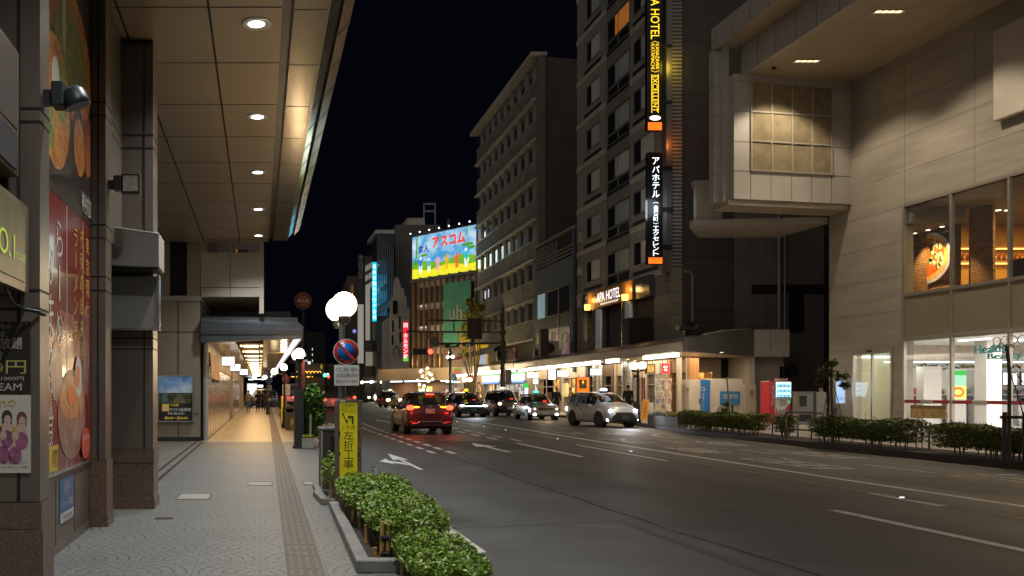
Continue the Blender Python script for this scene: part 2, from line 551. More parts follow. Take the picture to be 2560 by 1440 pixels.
# short bars beside the white line and at the far right
strip(mb, [(9.25, 20.0), (9.42, 26.2)], .12)
strip(mb, [(9.32, 12.0), (9.45, 13.6)], .2)
def arrow(mb, cx, y0, L, s=1.0, branch=0):
    mb.quad((cx - .07 * s, y0, Z1), (cx + .07 * s, y0, Z1), (cx + .07 * s, y0 + L * .6, Z1), (cx - .07 * s, y0 + L * .6, Z1))
    mb.quad((cx - .3 * s, y0 + L * .56, Z1), (cx + .3 * s, y0 + L * .56, Z1), (cx, y0 + L, Z1))
    if branch:
        b = branch
        mb.quad((cx + b * .05, y0 + L * .22, Z1 * 1.2), (cx + b * .55 * s, y0 + L * .40, Z1 * 1.2), (cx + b * .55 * s, y0 + L * .52, Z1 * 1.2), (cx + b * .07, y0 + L * .36, Z1 * 1.2))
        mb.quad((cx + b * .5 * s, y0 + L * .30, Z1), (cx + b * .9 * s, y0 + L * .46, Z1), (cx + b * .5 * s, y0 + L * .62, Z1))
arrow(mb, 3.25, 17.7, 4.7, .62, -1)
arrow(mb, 3.5, 40, 5, .7, -1)
arrow(mb, 6.5, 22.9, 4.2, 1.0)
arrow(mb, 6.7, 45, 6, 1.0)
mb.quad((2.5, 27, Z1), (4.6, 27, Z1), (4.6, 27.4, Z1), (2.5, 27.4, Z1)) if False else None
link('road_markings', mb, paint_w, kind='structure')
mb = MB()
for k, (cx, y) in enumerate(((11.8, 18.1), (11.75, 22.6), (11.85, 27.3), (12.0, 32.5), (14.05, 21.0), (14.1, 25.6), (14.3, 30.4), (14.7, 35.8))):
    ch = 'バス専用'[::-1][k % 4]
    mb.text(ch, (cx, y + 1.25, Z1), (-1, 0, 0), (0, -1, 0), 1.05, 2.6 if ch not in '用' else 2.9, keep=False)
for k in range(5):
    strip(mb, [(13.0 + .01 * k * k, 17 + k * 5), (13.05 + .01 * k * k, 19 + k * 5)], .12)
mb.text('止まれ', (13.6, 15.2, Z1), (-1, 0, 0), (0, -1, 0), 1.4, 3.2, keep=False, spacing=1)
strip(mb, [(14.5, 12.5), (14.5, 14)], .3)
strip(mb, [(2.12, 8.5), (2.12, 10.8)], .16)
link('old_road_markings', mb, paint_old, kind='structure')
mb = MB()
strip(mb, [(4.32, 6.8), (4.36, 10.6)], .12)
strip(mb, [(4.62, 14.5), (4.66, 16.8)], .1)
link('faint_road_markings', mb, worn_paint('faint_road_paint', (.4, .38, .35), .86), kind='structure')
sheet('road_patch', [(2.0, -8), (4.9, -8), (4.62, 7), (4.58, 60), (4.9, 90), (2.0, 90)], mat('lane_asphalt', (.10, .098, .094), .6, 0, .32, .7, .35, 150), .0012)
asphalt_tracks(MATS['lane_asphalt'])
sheet('road_patch', [(5.6, 24.2), (7.6, 24.0), (7.7, 28.1), (5.7, 28.3)], mat('patch_asphalt', (.047, .045, .043), .66, 0, .3, 1.4, .4, 140), .0014)
sheet('road_patch', [(10.9, 13.4), (12.4, 13.3), (12.5, 16.2), (11.0, 16.4)], MATS['patch_asphalt'], .0014)
mb = MB()
strip(mb, [(9.35, 2), (9.4, 11), (9.75, 22), (10.2, 38), (10.75, 50), (11.7, 80), (13, 120)], .07)
strip(mb, [(x - .42, y) for x, y in KERB[1:]], .13)
link('yellow_road_markings', mb, paint_y, kind='structure')
mb = MB()
random.seed(3)
pts = [(4.95, 5)]
for i in range(40):
    pts.append((4.62 + .22 * math.exp(-i * .3) + random.uniform(-.035, .035), 6.5 + i * .62))
for a, b in zip(pts, pts[1:]):
    strip(mb, [a, b], random.uniform(.012, .04), .0042)
pts = [(1.95 + i * .17, 9.95 + .8 * (i / 16) + random.uniform(-.05, .05)) for i in range(17)]
for (x0, y0), (x1, y1) in zip(pts, pts[1:]):
    mb.quad((x0, y0 - .012, .0042), (x1, y1 - .012, .0042), (x1, y1 + .012, .0042), (x0, y0 + .012, .0042))
link('road_cracks', mb, crack_m, kind='structure')
stud_m = mat('stud_metal', (.6, .6, .62), .25, .8, .1, emit=(.8, .85, 1), es=.0)
stud_glow = glow('stud_reflection', (.8, .88, 1), 1.6)  # reflection painted as glow; the studs only throw light back
first = None
for k, y in enumerate((10.7, 13.0, 23.2, 29.5, 36.5, 40.5, 47)):
    x = 9.38 + (y - 11) * .031 if y > 11 else 9.38
    if first is None:
        first = Thing('road_stud', 'small reflective road stud set on the thin yellow centre line', 'road stud', (x, y, 0), 0, 'road studs along the centre line')
        first.part('base', MB().lathe((x, y, .0), [(.06, .002), (.06, .012), (.045, .022), (0, .024)], n=14), stud_m)
        first.part('lens', MB().box(x - .035, x + .035, y - .062, y - .052, .006, .02), stud_glow)
    else:
        dup(first, (x, y, 0))

# ================================================================== left side: the building we stand beside
brown_pan = mat('brown_metal_panel', (.165, .135, .105), .32, .35, .12, 1.2, spec=.5)
dark_pan = mat('dark_bronze_panel', (.16, .125, .10), .34, .4, .12, 1.2)
granite = mat('granite', (.14, .088, .06), .35, 0, .5, 55, .05, 200)
granite2 = mat('granite_edge', (.36, .25, .20), .25, 0, .4, 55)
black = mat('black_joint', (.008, .008, .009), .7, 0, 0)
off_white = mat('off_white_board', (.34, .31, .275), .55, 0, .1, 2)
grey_met = mat('grey_metal', (.25, .25, .25), .4, .5, .12, 3)
dark_met = mat('dark_metal', (.035, .035, .036), .4, .4, .2, 3)
brown_post = mat('dark_brown_paint', (.05, .035, .028), .38, .2, .2, 3)
steel = mat('brushed_steel', (.5, .5, .5), .22, .9, .12, 6, stretch=(1, 1, 12))
dglass = glass('dark_glass')
dglass2 = glass('dusty_glass', (.06, .06, .058), .12)

B = Thing('corner_building', 'brown panel clad building beside the sidewalk with granite pillar bases, posters on its wall', 'building', (-4, 9, 0))
# near pillar
mb = MB()
mb.box(-4.2, -1.50, 6.0, 6.26, .8, 6.3)
B.part('pillar', mb, brown_pan)
B.part('pillar_base', MB().box(-4.2, -1.47, 5.965, 6.28, 0, .62).box(-4.2, -1.485, 5.98, 6.27, .625, .80), granite)
mb = MB()
for z in (.80, .62, 2.12, 2.25, 3.40, 3.49, 4.6, 4.68):
    mb.box(-4.2, -1.497, 5.994, 6.262, z - .008, z + .008)
mb.box(-1.655, -1.635, 5.993, 6.0, .8, 6.3)
B.part('panel_joint', mb, black)
# wall behind the big posters
B.part('wall', MB().box(-2.6, -1.93, 6.26, 10.06, .72, 6.3), brown_pan)
B.part('lower_wall', MB().box(-2.6, -1.925, 6.262, 10.058, 0.0, .10).box(-2.6, -1.94, 6.262, 10.058, .1, .72), dark_pan)
mb = MB()
for y in (7.55, 8.35, 9.2):
    mb.box(-1.941, -1.937, y - .004, y + .004, .1, .72)
B.part('panel_joint', mb, black)
# second pillar
B.part('pillar', MB().box(-2.6, -1.765, 10.06, 10.45, .78, 6.3), brown_pan)
B.part('pillar_base', MB().box(-2.6, -1.735, 10.03, 10.48, 0, .17).box(-2.6, -1.75, 10.045, 10.465, .17, .78), granite)
mb = MB()
for z in (.78, .55, 2.72, 2.88, 3.32, 3.47, 4.72, 4.87):
    mb.box(-2.0, -1.762, 10.054, 10.452, z - .008, z + .008)
mb.box(-1.862, -1.842, 10.053, 10.06, .17, 6.3)
B.part('panel_joint', mb, black)
# recessed wall between the pillars, above the entrance
B.part('upper_wall', MB().box(-2.6, -1.82, 10.45, 11.6, 3.4, 6.3), brown_pan)
mb = MB()
for z in (4.74, 4.88):
    mb.box(-1.821, -1.817, 10.45, 11.6, z - .005, z + .005)
B.part('panel_joint', mb, black)
B.part('entrance_door', MB().box(-2.6, -2.2, 10.5, 11.58, 0, 3.4), dglass)
# third pillar
B.part('pillar', MB().box(-2.25, -1.41, 11.6, 12.1, .80, 6.3), brown_pan)
B.part('pillar_base', MB().box(-2.28, -1.385, 11.575, 12.12, 0, .16).box(-2.26, -1.40, 11.59, 12.11, .16, .62).box(-2.265, -1.395, 11.585, 12.115, .63, .8), granite)
mb = MB()
for z in (.80, 2.27, 2.13, 4.95, 4.78):
    mb.box(-2.25, -1.407, 11.594, 12.1, z - .008, z + .008)
mb.box(-1.535, -1.515, 11.592, 11.6, .16, 6.3)
mb.box(-2.2, -1.41, 11.592, 11.6, 6.14, 6.2)
B.part('panel_joint', mb, black)
# two blank pale signboxes hung on the third pillar
t = Thing('blank_signbox', 'upper blank off white signbox with a sloping face, jutting from the third pillar', 'sign', (-1.6, 11.3, 3.4), local=False)
t.part('case', MB().prism([(-2.06, 11.0, 3.15), (-1.26, 11.0, 3.12), (-1.26, 11.0, 3.55), (-2.06, 11.0, 3.66)], (0, .585, 0)), off_white, bevel=.01)
t.part('seam', MB().box(-2.06, -1.28, 11.05, 11.5, 3.10, 3.13), dark_met)
t = Thing('blank_signboard', 'lower blank grey signboard with pale metal edge under the sloping signbox', 'sign', (-1.65, 11.45, 2.7))
t.part('face', MB().box(-2.06, -1.33, 11.40, 11.57, 2.39, 3.06), mat('grey_board', (.26, .245, .22), .45, 0, .1, 2))
t.part('frame', MB().box(-1.33, -1.305, 11.39, 11.575, 2.36, 3.08).box(-2.06, -1.33, 11.395, 11.572, 2.36, 2.39), steel)

# --- big posters on the wall
prnt_red = mat('poster_red', (.20, .020, .014), .22, 0, .25, 1.5, coat=.3)
prnt_dark = mat('poster_dark', (.035, .018, .013), .3, 0, .5, 6)
prnt_yel = mat('poster_yellow', (.55, .36, .04), .4, 0, .1)
prnt_wht = mat('poster_white', (.5, .47, .42), .4, 0, .1)
food_noodle = None
def food(name, c1, c2, c3, scale, stretch):
    m = bpy.data.materials.new(name); m.use_nodes = True
    g = NG(m); b = m.node_tree.nodes['Principled BSDF']
    co = g.n('ShaderNodeTexCoord').outputs['Object']
    mp = g.n('ShaderNodeMapping'); mp.inputs['Scale'].default_value = stretch; g.l(co, mp.inputs[0])
    r = g.n('ShaderNodeValToRGB'); e = r.color_ramp.elements
    e[0].position = .3; e[0].color = (*c1, 1); e[1].position = .72; e[1].color = (*c3, 1)
    k = e.new(.5); k.color = (*c2, 1)
    n = g.n('ShaderNodeTexNoise'); n.inputs['Scale'].default_value = scale; n.inputs['Detail'].default_value = 6; n.inputs['Distortion'].default_value = 1.2
    g.l(mp.outputs[0], n.inputs['Vector']); g.l(n.outputs[0], r.inputs[0]); g.l(r.outputs[0], b.inputs['Base Color'])
    b.inputs['Roughness'].default_value = .3
    MATS[name] = m
    return m
noodles = food('printed_noodles', (.10, .02, .008), (.42, .12, .02), (.7, .36, .06), 7, (1, 2.6, .5))
broth = food('printed_broth', (.16, .04, .012), (.45, .16, .035), (.62, .34, .12), 9, (1, 1, 1))
greens = food('printed_greens', (.03, .07, .01), (.10, .2, .03), (.55, .32, .08), 14, (1, 1, 1))
pale_bowl = food('printed_bowl', (.16, .05, .035), (.26, .13, .09), (.38, .27, .21), 4, (1, 1, 1))
X0 = -1.93
def wq(mb, y0, y1, z0, z1, d):
    mb.quad((X0 + d, y0, z0), (X0 + d, y1, z0), (X0 + d, y1, z1), (X0 + d, y0, z1))
def wblob(mb, cy, cz, ry, rz, d, n=28, wob=0):
    mb.add([(X0 + d, cy + ry * math.cos(2 * math.pi * i / n) * (1 + wob * math.sin(5 * i)), cz + rz * math.sin(2 * math.pi * i / n) * (1 + wob * math.cos(3 * i))) for i in range(n)], [tuple(range(n))])
FW, UP = (0, 1, 0), (0, 0, 1)
t = Thing('food_poster', 'tall food photo poster of noodle bowls above the red ramen poster', 'poster', (X0, 8.4, 3.45))
t.part('sheet', MB().box(X0, X0 + .006, 6.6, 10.05, 3.42, 6.28), prnt_dark)
mb = MB(); wblob(mb, 8.35, 6.1, .75, 1.0, .008); t.part('noodle_picture', mb, noodles)
mb = MB(); wblob(mb, 8.95, 5.0, 1.05, .66, .009); wblob(mb, 8.4, 5.4, .35, .5, .0095); t.part('broth_picture', mb, broth)
mb = MB(); wblob(mb, 8.95, 5.0, .75, .42, .012, wob=.06); t.part('garnish_picture', mb, greens)
mb = MB()
wblob(mb, 8.25, 4.25, .72, .72, .010); wblob(mb, 9.35, 4.15, .36, .42, .010)
wq(mb, 8.1, 9.5, 3.62, 4.3, .0085)
t.part('bowl_rim', mb, mat('bowl_black', (.02, .015, .013), .3, 0, 0))
mb = MB(); wblob(mb, 8.25, 4.28, .62, .62, .013); wblob(mb, 9.35, 4.15, .28, .3, .013); t.part('soup_picture', mb, broth)
mb = MB(); wblob(mb, 8.5, 4.45, .22, .3, .015, wob=.1); wblob(mb, 8.1, 4.0, .12, .2, .015, wob=.1); t.part('garnish_picture', mb, greens)
mb = MB(); wblob(mb, 8.25, 4.5, .16, .2, .016); wblob(mb, 8.62, 5.25, .08, .38, .013); t.part('egg_picture', mb, prnt_wht)
mb = MB(); wq(mb, 9.48, 10.02, 3.98, 4.6, .0085); t.part('red_panel', mb, mat('poster_brick', (.22, .06, .03), .3, 0, .2))
mb = MB().text('ビ\n激\n辛', (X0 + .017, 9.75, 4.18), FW, UP, .34, .5, False); t.part('lettering', mb, mat('poster_orange', (.6, .14, .02), .4, 0, 0))
mb = MB().text('神谷内店', (X0 + .017, 9.72, 3.62), FW, UP, .55, .22, False); t.part('lettering', mb, prnt_wht)

t = Thing('ramen_poster', 'tall glossy red ramen shop poster with white brush lettering and yellow columns of text', 'poster', (X0, 8.4, .78))
t.part('sheet', MB().box(X0, X0 + .008, 6.6, 10.05, .80, 3.41), prnt_red, bevel=0)
mb = MB(); wblob(mb, 9.0, 1.33, .66, .46, .0135); wblob(mb, 8.3, 1.75, .24, .3, .0135, wob=.1); wblob(mb, 9.7, 2.0, .18, .5, .0135, wob=.12); t.part('bowl_picture', mb, pale_bowl)
mb = MB(); wblob(mb, 8.95, 1.5, .55, .22, .017, wob=.04); t.part('soup_picture', mb, broth)
mb = MB(); wblob(mb, 9.25, 1.72, .17, .21, .021); t.part('egg_picture', mb, prnt_wht)
mb = MB(); wblob(mb, 9.22, 1.72, .09, .12, .024); wblob(mb, 8.95, 1.52, .22, .1, .021, wob=.1); t.part('yolk_picture', mb, mat('poster_orange', (.6, .14, .02), .4, 0, 0))
mb = MB()
mb.text('らーめん', (X0 + .012, 8.42, 2.55), FW, UP, .3, 1.75, False) if False else None
for i, ch in enumerate('ら-めん'):
    mb.text('ら|めん'[i], (X0 + .013, 8.42, 3.02 - i * .42), FW, UP, .26 if ch != '-' else .05, .34, False)
for i, ch in enumerate('なまる食'):
    mb.text(ch, (X0 + .013, 8.06, 2.75 - i * .5), FW, UP, .22, .42, False)
t.part('brush_lettering', mb, prnt_wht)
mb = MB()
for c, s, z0 in ((9.78, '東京環七で', 3.18), (9.48, '行列の出来る', 3.2), (9.16, 'ラーメン店', 3.16)):
    st = .235 if len(s) < 6 else .24
    for i, ch in enumerate(s):
        if ch == 'ー':
            mb.text('｜', (X0 + .013, c, z0 - i * st), FW, UP, .03, .17, False)
        else:
            mb.text(ch, (X0 + .013, c, z0 - i * st), FW, UP, .17, .19, False)
t.part('lettering', mb, prnt_yel)
mb = MB().text('HOKUSHIN', (X0 + .013, 8.75, 2.28), FW, UP, .62, .14, False); t.part('lettering', mb, mat('poster_pink', (.5, .18, .16), .4, 0, 0))
mb = MB().disc((X0 + .028, 9.62, 1.0), (1, 0, 0), .24, 28, ry=.17); t.part('badge', mb, mat('badge_red', (.6, .05, .02), .3, 0, 0))
mb = MB().text('創業以来\nラーメン\nこだわり', (X0 + .031, 9.62, 1.0), FW, UP, .34, .2, False); t.part('lettering', mb, prnt_wht)
mb = MB(); wq(mb, 7.95, 8.34, .82, 1.06, .0155); t.part('yellow_label', mb, prnt_yel)
mb = MB().text('切', (X0 + .0185, 8.2, .94), FW, UP, .2, .16, False); t.part('lettering', mb, prnt_dark)
mb = MB()
for y in (8.75, 9.55):
    mb.box(X0 + .008, X0 + .011, y - .006, y + .006, .80, 3.41)
t.part('sheet_joint', mb, prnt_wht)
mb = MB().box(X0, X0 + .02, 6.6, 10.05, .775, .80); t.part('frame', mb, steel)

blue_print = mat('print_blue', (.05, .13, .30), .35, 0, .1)
t = Thing('tenant_notice', 'blue and white tenant notice stuck to the low wall under the red poster', 'notice', (-1.94, 8.75, .2))
t.part('sheet', MB().box(-1.94, -1.93, 8.5, 9.1, .28, .70), blue_print)
t.part('white_panel', MB().box(-1.93, -1.927, 8.5, 9.1, .28, .37), prnt_wht)
t.part('lettering', MB().text('APA', (-1.926, 8.8, .62), FW, UP, .3, .11, False).text('GROUP', (-1.926, 8.8, .545), FW, UP, .16, .02, False).text('テナント募集', (-1.926, 8.8, .455), FW, UP, .5, .08, False), prnt_wht)
t.part('lettering', MB().text('076-222-8787', (-1.925, 8.84, .325), FW, UP, .42, .045, False), blue_print)

# --- posters on the near pillar (face the walker)
RT, UPZ = (1, 0, 0), (0, 0, 1)
t = Thing('price_poster', 'black price poster with big yellow yen figure on the nearest pillar', 'poster', (-2.0, 5.99, 1.55))
t.part('sheet', MB().box(-2.15, -1.566, 5.982, 5.999, 1.545, 2.035), mat('poster_black', (.02, .016, .012), .45, 0, .2, 9))
wl = mat('print_cream', (.55, .50, .42), .5, 0, 0)
t.part('lettering', MB().text('金沢育ちの', (-1.79, 5.979, 2.0), RT, UPZ, .2, .036, False).text('お店', (-1.77, 5.979, 1.95), RT, UPZ, .08, .036, False)
       .text('食べ放題', (-1.77, 5.979, 1.888), RT, UPZ, .31, .08, False).text('60分', (-1.84, 5.979, 1.805), RT, UPZ, .2, .065, False)
       .text('延長30分1000円', (-1.80, 5.979, 1.648), RT, UPZ, .39, .03, False).text('CREAM', (-1.755, 5.979, 1.59), RT, UPZ, .27, .05, False), wl)
t.part('lettering', MB().text('3000円', (-1.825, 5.979, 1.725), RT, UPZ, .47, .09, False), mat('print_gold', (.5, .42, .12), .5, 0, 0))
mb = MB()
mb.ball((-1.585, 5.98, 2.02), .008); t.part('pin', mb, steel)
t = Thing('group_poster', 'cream poster picturing four smiling people, under the black price poster', 'poster', (-2.0, 5.99, .9))
t.part('sheet', MB().box(-2.15, -1.56, 5.984, 5.999, 1.005, 1.535), mat('poster_cream', (.62, .55, .47), .5, 0, .08, 3))
t.part('lettering', MB().text('casino', (-1.80, 5.981, 1.475), (1, 0, .12), UPZ, .28, .06, False), mat('print_gold', (.5, .42, .12), .5, 0, 0))
skin_p = mat('print_skin', (.62, .42, .33), .5, 0, .1, 8)
hair_b, hair_y, hair_r = (mat('print_hair_dark', (.06, .03, .03), .5, 0, .3, 30), mat('print_hair_blond', (.55, .36, .10), .5, 0, .3, 30), mat('print_hair_brown', (.18, .06, .03), .5, 0, .3, 30))
def pblob(mb, x, z, rx, rz, d=0, n=18):
    mb.add([(x + rx * math.cos(2 * math.pi * i / n), 5.983 - d, z + rz * math.sin(2 * math.pi * i / n)) for i in range(n)], [tuple(range(n))[::-1]])
figs = ((-1.72, 1.385, hair_b, (.16, .12, .3)), (-1.62, 1.375, hair_r, (.1, .12, .3)), (-1.748, 1.28, hair_r, (.3, .06, .16)), (-1.666, 1.275, hair_y, (.6, .5, .4)), (-1.85, 1.33, hair_b, (.3, .2, .2)))
hs, bd = {}, MB()
for x, z, h, c in figs:
    pblob(hs.setdefault(h.name, MB()), x, z, .036, .048, .001); pblob(hs[h.name], x, z - .04, .034, .05, .0012)
    sk = MB(); pblob(sk, x, z - .075, .036, .045, .0016, 14); t.part('skin_print', sk, skin_p); sk = MB(); pblob(sk, x + .003, z - .018, .023, .032, .0022); t.part('skin_print', sk, skin_p); sk = MB(); pblob(sk, x - .006, z - .012, .003, .0022, .0026, 8); pblob(sk, x + .012, z - .012, .003, .0022, .0026, 8); pblob(sk, x + .003, z - .034, .007, .0028, .0026, 8); t.part('face_print', sk, hair_b)
    pblob(bd, x, z - .15, .045, .06, .002)
for nme, b_ in hs.items():
    t.part('hair_print', b_, MATS[nme])
t.part('dress_print', bd, mat('print_violet', (.3, .10, .18), .5, 0, .5, 12))
t.part('lettering', MB().text('■パーティーに\n■貸切プランも\n■お気軽にお電話ください', (-1.66, 5.981, 1.09), RT, UPZ, .17, .05, False).text('TEL 076-222-7788', (-1.67, 5.981, 1.045), RT, UPZ, .18, .014, False), mat('print_grey', (.2, .17, .15), .5, 0, 0))

# --- signs that run along the building towards us, above the open shopfront
t = Thing('green_signboard', 'olive signboard with green lit figures over the shopfront at far left', 'sign', (-1.6, 4.5, 2.2))
t.part('case', MB().box(-2.2, -1.56, 2.2, 5.93, 2.22, 2.80), mat('bronze_frame', (.20, .15, .11), .4, .4, .1))
t.part('face', MB().box(-1.56, -1.552, 2.3, 5.82, 2.28, 2.76), mat('olive_face', (.12, .095, .035), .4, 0, .3, 2, stretch=(1, 4, .3)))
grn = glow('green_letters', (.42, .62, .02), .22, .5, 4)
t.part('lettering', MB().text('NO.1', (-1.545, 5.28, 2.47), FW, UP, .54, .155, False).text('ビル店', (-1.545, 5.70, 2.43), FW, UP, .21, .055, False), grn)
t = Thing('grey_signboard', 'dull blank framed signboard high over the olive signboard at far left', 'sign', (-1.6, 4.5, 2.95))
t.part('case', MB().box(-2.2, -1.6, 2.2, 5.84, 2.98, 3.80), mat('bronze_frame', (.20, .15, .11), .4, .4, .1))
t.part('face', MB().box(-1.6, -1.594, 2.3, 5.80, 3.28, 3.77), mat('dull_face', (.10, .08, .07), .35, 0, .2, 1))
t.part('lower_panel', MB().prism([(-1.58, 2.2, 3.02), (-1.58, 5.72, 3.0), (-1.58, 5.72, 3.23), (-1.58, 2.2, 3.27)], (-.015, 0, 0)), mat('slate_panel', (.06, .06, .068), .4, .2, .1))
B.part('upper_wall', MB().box(-4.2, -2.2, 0.5, 6.0, 2.9, 6.3), dark_pan)
single('sign_cable', MB().tube([(-1.62, 5.6, 2.22), (-1.62, 5.75, 2.14), (-1.58, 5.9, 2.11), (-1.5, 5.97, 2.10), (-1.49, 6.1, 2.09)], .012), dark_met, 'dark cable looping from the olive signboard to the near pillar', 'cable', (-1.6, 5.8, 2.1))

# --- floodlights
def floodlight(label, loc, rz, lit):
    t = Thing('floodlight', label, 'floodlight', loc, rz, 'floodlights on the corner building', local=True)
    t.part('bracket', MB().box(-.02, .08, -.03, .03, -.05, .05).tube([(.05, 0, 0), (.12, 0, -.02), (.17, 0, 0)], .014), dark_met)
    t.part('ballast_box', MB().box(.06, .15, -.07, .07, -.07, .10), mat('green_black', (.03, .04, .04), .45, .3, .2), bevel=.012)
    hd = MB()
    if lit == 0:
        hd.lathe((.22, 0, -.02), [(0, .10), (.05, .095), (.08, .065), (.09, 0), (.095, -.04), (.083, -.04), (.07, -.01)], axis=(-.35, -.1, .9), n=18)
        t.part('hood', hd, mat('green_black', (.03, .04, .04), .45, .3, .2))
        t.part('lens', MB().disc((.232, .0, -.045), (.35, -.1, -.9), .08, 18), dglass2)
    else:
        hd.box(.15, .37, -.06, .06, -.11, .12)
        t.part('hood', hd, mat('green_black', (.03, .04, .04), .45, .3, .2), bevel=.012)
        t.part('lens', MB().box(.175, .345, -.066, -.061, -.085, .095), mat('lamp_lens', (.45, .45, .38), .1, 0, .4, 14))
    t.part('cable', MB().tube([(0, -.02, .04), (-.02, -.05, -.03), (.0, -.04, -.1)], .008), dark_met)
    return t
floodlight('hooded round floodlight, unlit, on the nearest pillar beside the food poster', (-1.5, 6.12, 3.6), 0, 0)
floodlight('square unlit floodlight with pale lens on the second pillar', (-1.76, 10.25, 3.97), 0, 1)

# --- the high canopy over the sidewalk
sof = mat('canopy_soffit', (.34, .265, .175), .34, .4, .07, .5)
sof2 = mat('canopy_trim', (.36, .29, .2), .22, .6, .08, .6)
CN = Thing('high_canopy', 'high metal panelled canopy with round downlights above the near sidewalk', 'canopy', (-1, 12, 6.2))
ZS = 6.2
CN.part('soffit', MB().box(-5.2, .27, -6, 27.1, ZS, ZS + .25), sof)
CN.part('gutter', MB().box(.27, .41, -6, 27.1, ZS + .10, ZS + .25), mat('gutter_dark', (.12, .10, .085), .35, .6, .2))
CN.part('edge_panel', MB().box(.41, .80, -6, 26.7, ZS - .03, ZS + .2).box(.80, .84, -6, 26.6, ZS - .05, ZS + .2), sof2)
CN.part('edge_slope', MB().prism([(.845, -6, ZS + .02), (1.04, -6, ZS + .26), (1.04, -6, ZS + .4), (.845, -6, ZS + .3)], (0, 32.6, 0)), mat('polished_panel', (.5, .48, .45), .12, .9, .08, 1, .05, 2))
CN.part('fascia', MB().prism([(1.05, -6, ZS + .22), (1.22, -6, ZS + .40), (1.22, -6, ZS + .85), (1.05, -6, ZS + .85)], (0, 33.3, 0)), mat('fascia_metal', (.30, .24, .2), .25, .7, .12, 1))
mb = MB()
for k in range(19):
    y = -5.5 + k * 1.79
    mb.box(-5.2, .268, y - .011, y + .011, ZS - .003, ZS + .001)
    mb.box(.412, .80, y - .008, y + .008, ZS - .033, ZS - .029)
for x in (-.62, -1.72, -2.9):
    mb.box(x - .016, x + .016, -6, 27.1, ZS - .004, ZS + .001)
CN.part('panel_joint', mb, black)
mb = MB()
for k in range(26):
    y = -5.5 + k * 1.25
    mb.prism([(.842, y, ZS + .015), (1.043, y, ZS + .262), (1.043, y + .02, ZS + .262), (.842, y + .02, ZS + .015)], (.004, 0, -.004))
    mb.prism([(1.052, y, ZS + .215), (1.225, y, ZS + .396), (1.225, y + .02, ZS + .396), (1.052, y + .02, ZS + .215)], (.004, 0, -.004))
CN.part('edge_joint', mb, dark_met)
CN.part('roof_sheet', MB().box(-5.2, 1.05, -6, 27.2, ZS + .86, ZS + .95), dark_met)

lamp_face = glow('downlight_lamp', (1.0, .97, .93), 16)
ring_m = mat('lamp_ring', (.62, .60, .56), .35, .3, .08)
dl = None
for k in range(7):
    y = 11.08 + (k - 2) * 3.73
    if dl is None:
        dl = Thing('downlight', 'round recessed downlight', 'downlight', (-.045, y, ZS), 0, 'downlights along the high canopy')
        dl.part('ring', MB().lathe((-.045, y, ZS), [(.105, .0), (.105, -.012), (.19, -.012), (.195, -.003), (.195, 0)], n=28), ring_m)
        dl.part('lens', MB().lathe((-.045, y, ZS), [(0, -.014), (.07, -.013), (.105, -.008)], n=24), lamp_face)
        dl.lamp('downlight_beam', 'SPOT', (-.045, y, ZS - .05), 680, (.92, .97, 1), spot_size=R(128), spot_blend=.9, shadow_soft_size=.1)
        o = dl.o
    else:
        o = dup(dl, (-.045, y, ZS))
    o['label'] = ['downlight over the camera end of the high canopy, second behind view', 'downlight just behind the top of view on the high canopy', 'nearest and largest round white downlight of the five in the canopy row',
                  'second nearest round downlight in the canopy row, by the orange reflection', 'middle round downlight of the five in the canopy row', 'fourth round downlight in the canopy row, second from the far end',
                  'farthest round downlight in the canopy row, above the balcony'][k]

# ------------------------------------------------------------------ shop building with the balcony, beyond the alley
C = Thing('balcony_building', 'beige panelled building beyond the alley with a lit spa poster and corner balcony', 'building', (-3, 30, 0))
beige = mat('beige_panel', (.26, .225, .165), .42, .1, .1, 1.2)
C.part('wall', MB().box(-6, -1.9, 27.72, 40, 0.16, 4.45), beige)
C.part('plinth', MB().box(-6, -1.87, 27.69, 40, 0, .16), dark_met)
C.part('cornice', MB().box(-6, -1.86, 27.66, 40, 4.45, 4.6), off_white)
C.part('upper_wall', MB().box(-3.35, -2.85, 27.75, 40, 4.6, 9).box(-2.3, -1.9, 27.75, 40, 4.6, 9), beige)
C.part('window', MB().box(-2.85, -2.3, 27.95, 28, 4.6, 9), dglass)
C.part('window', MB().box(-6, -3.35, 27.95, 28, 4.6, 9), dglass)
mb = MB()
mb.box(-2.58, -2.565, 27.7, 27.72, .16, 4.45)
for z in (3.47, .9):
    mb.box(-6, -1.9, 27.705, 27.72, z - .008, z + .008)
mb.box(-2.6, -2.54, 27.9, 27.95, 4.6, 9)
C.part('panel_joint', mb, black)
C.part('balcony', MB().box(-1.86, -.02, 27.75, 27.85, 4.58, 5.93).box(-.02, .12, 27.72, 27.9, 4.05, 6.3).box(-1.86, .1, 27.86, 33, 4.58, 4.72).box(-1.86, .12, 27.74, 27.87, 5.93, 5.97), mat('balcony_panel', (.42, .38, .30), .5, .05, .1, 1))
C.part('panel_joint', MB().box(-.945, -.93, 27.735, 27.75, 4.58, 5.93).box(-1.86, -.02, 27.735, 27.75, 4.86, 4.875), dark_met)
C.part('upper_wall', MB().box(-1.9, .1, 33, 40, 4.6, 9), dark_pan)
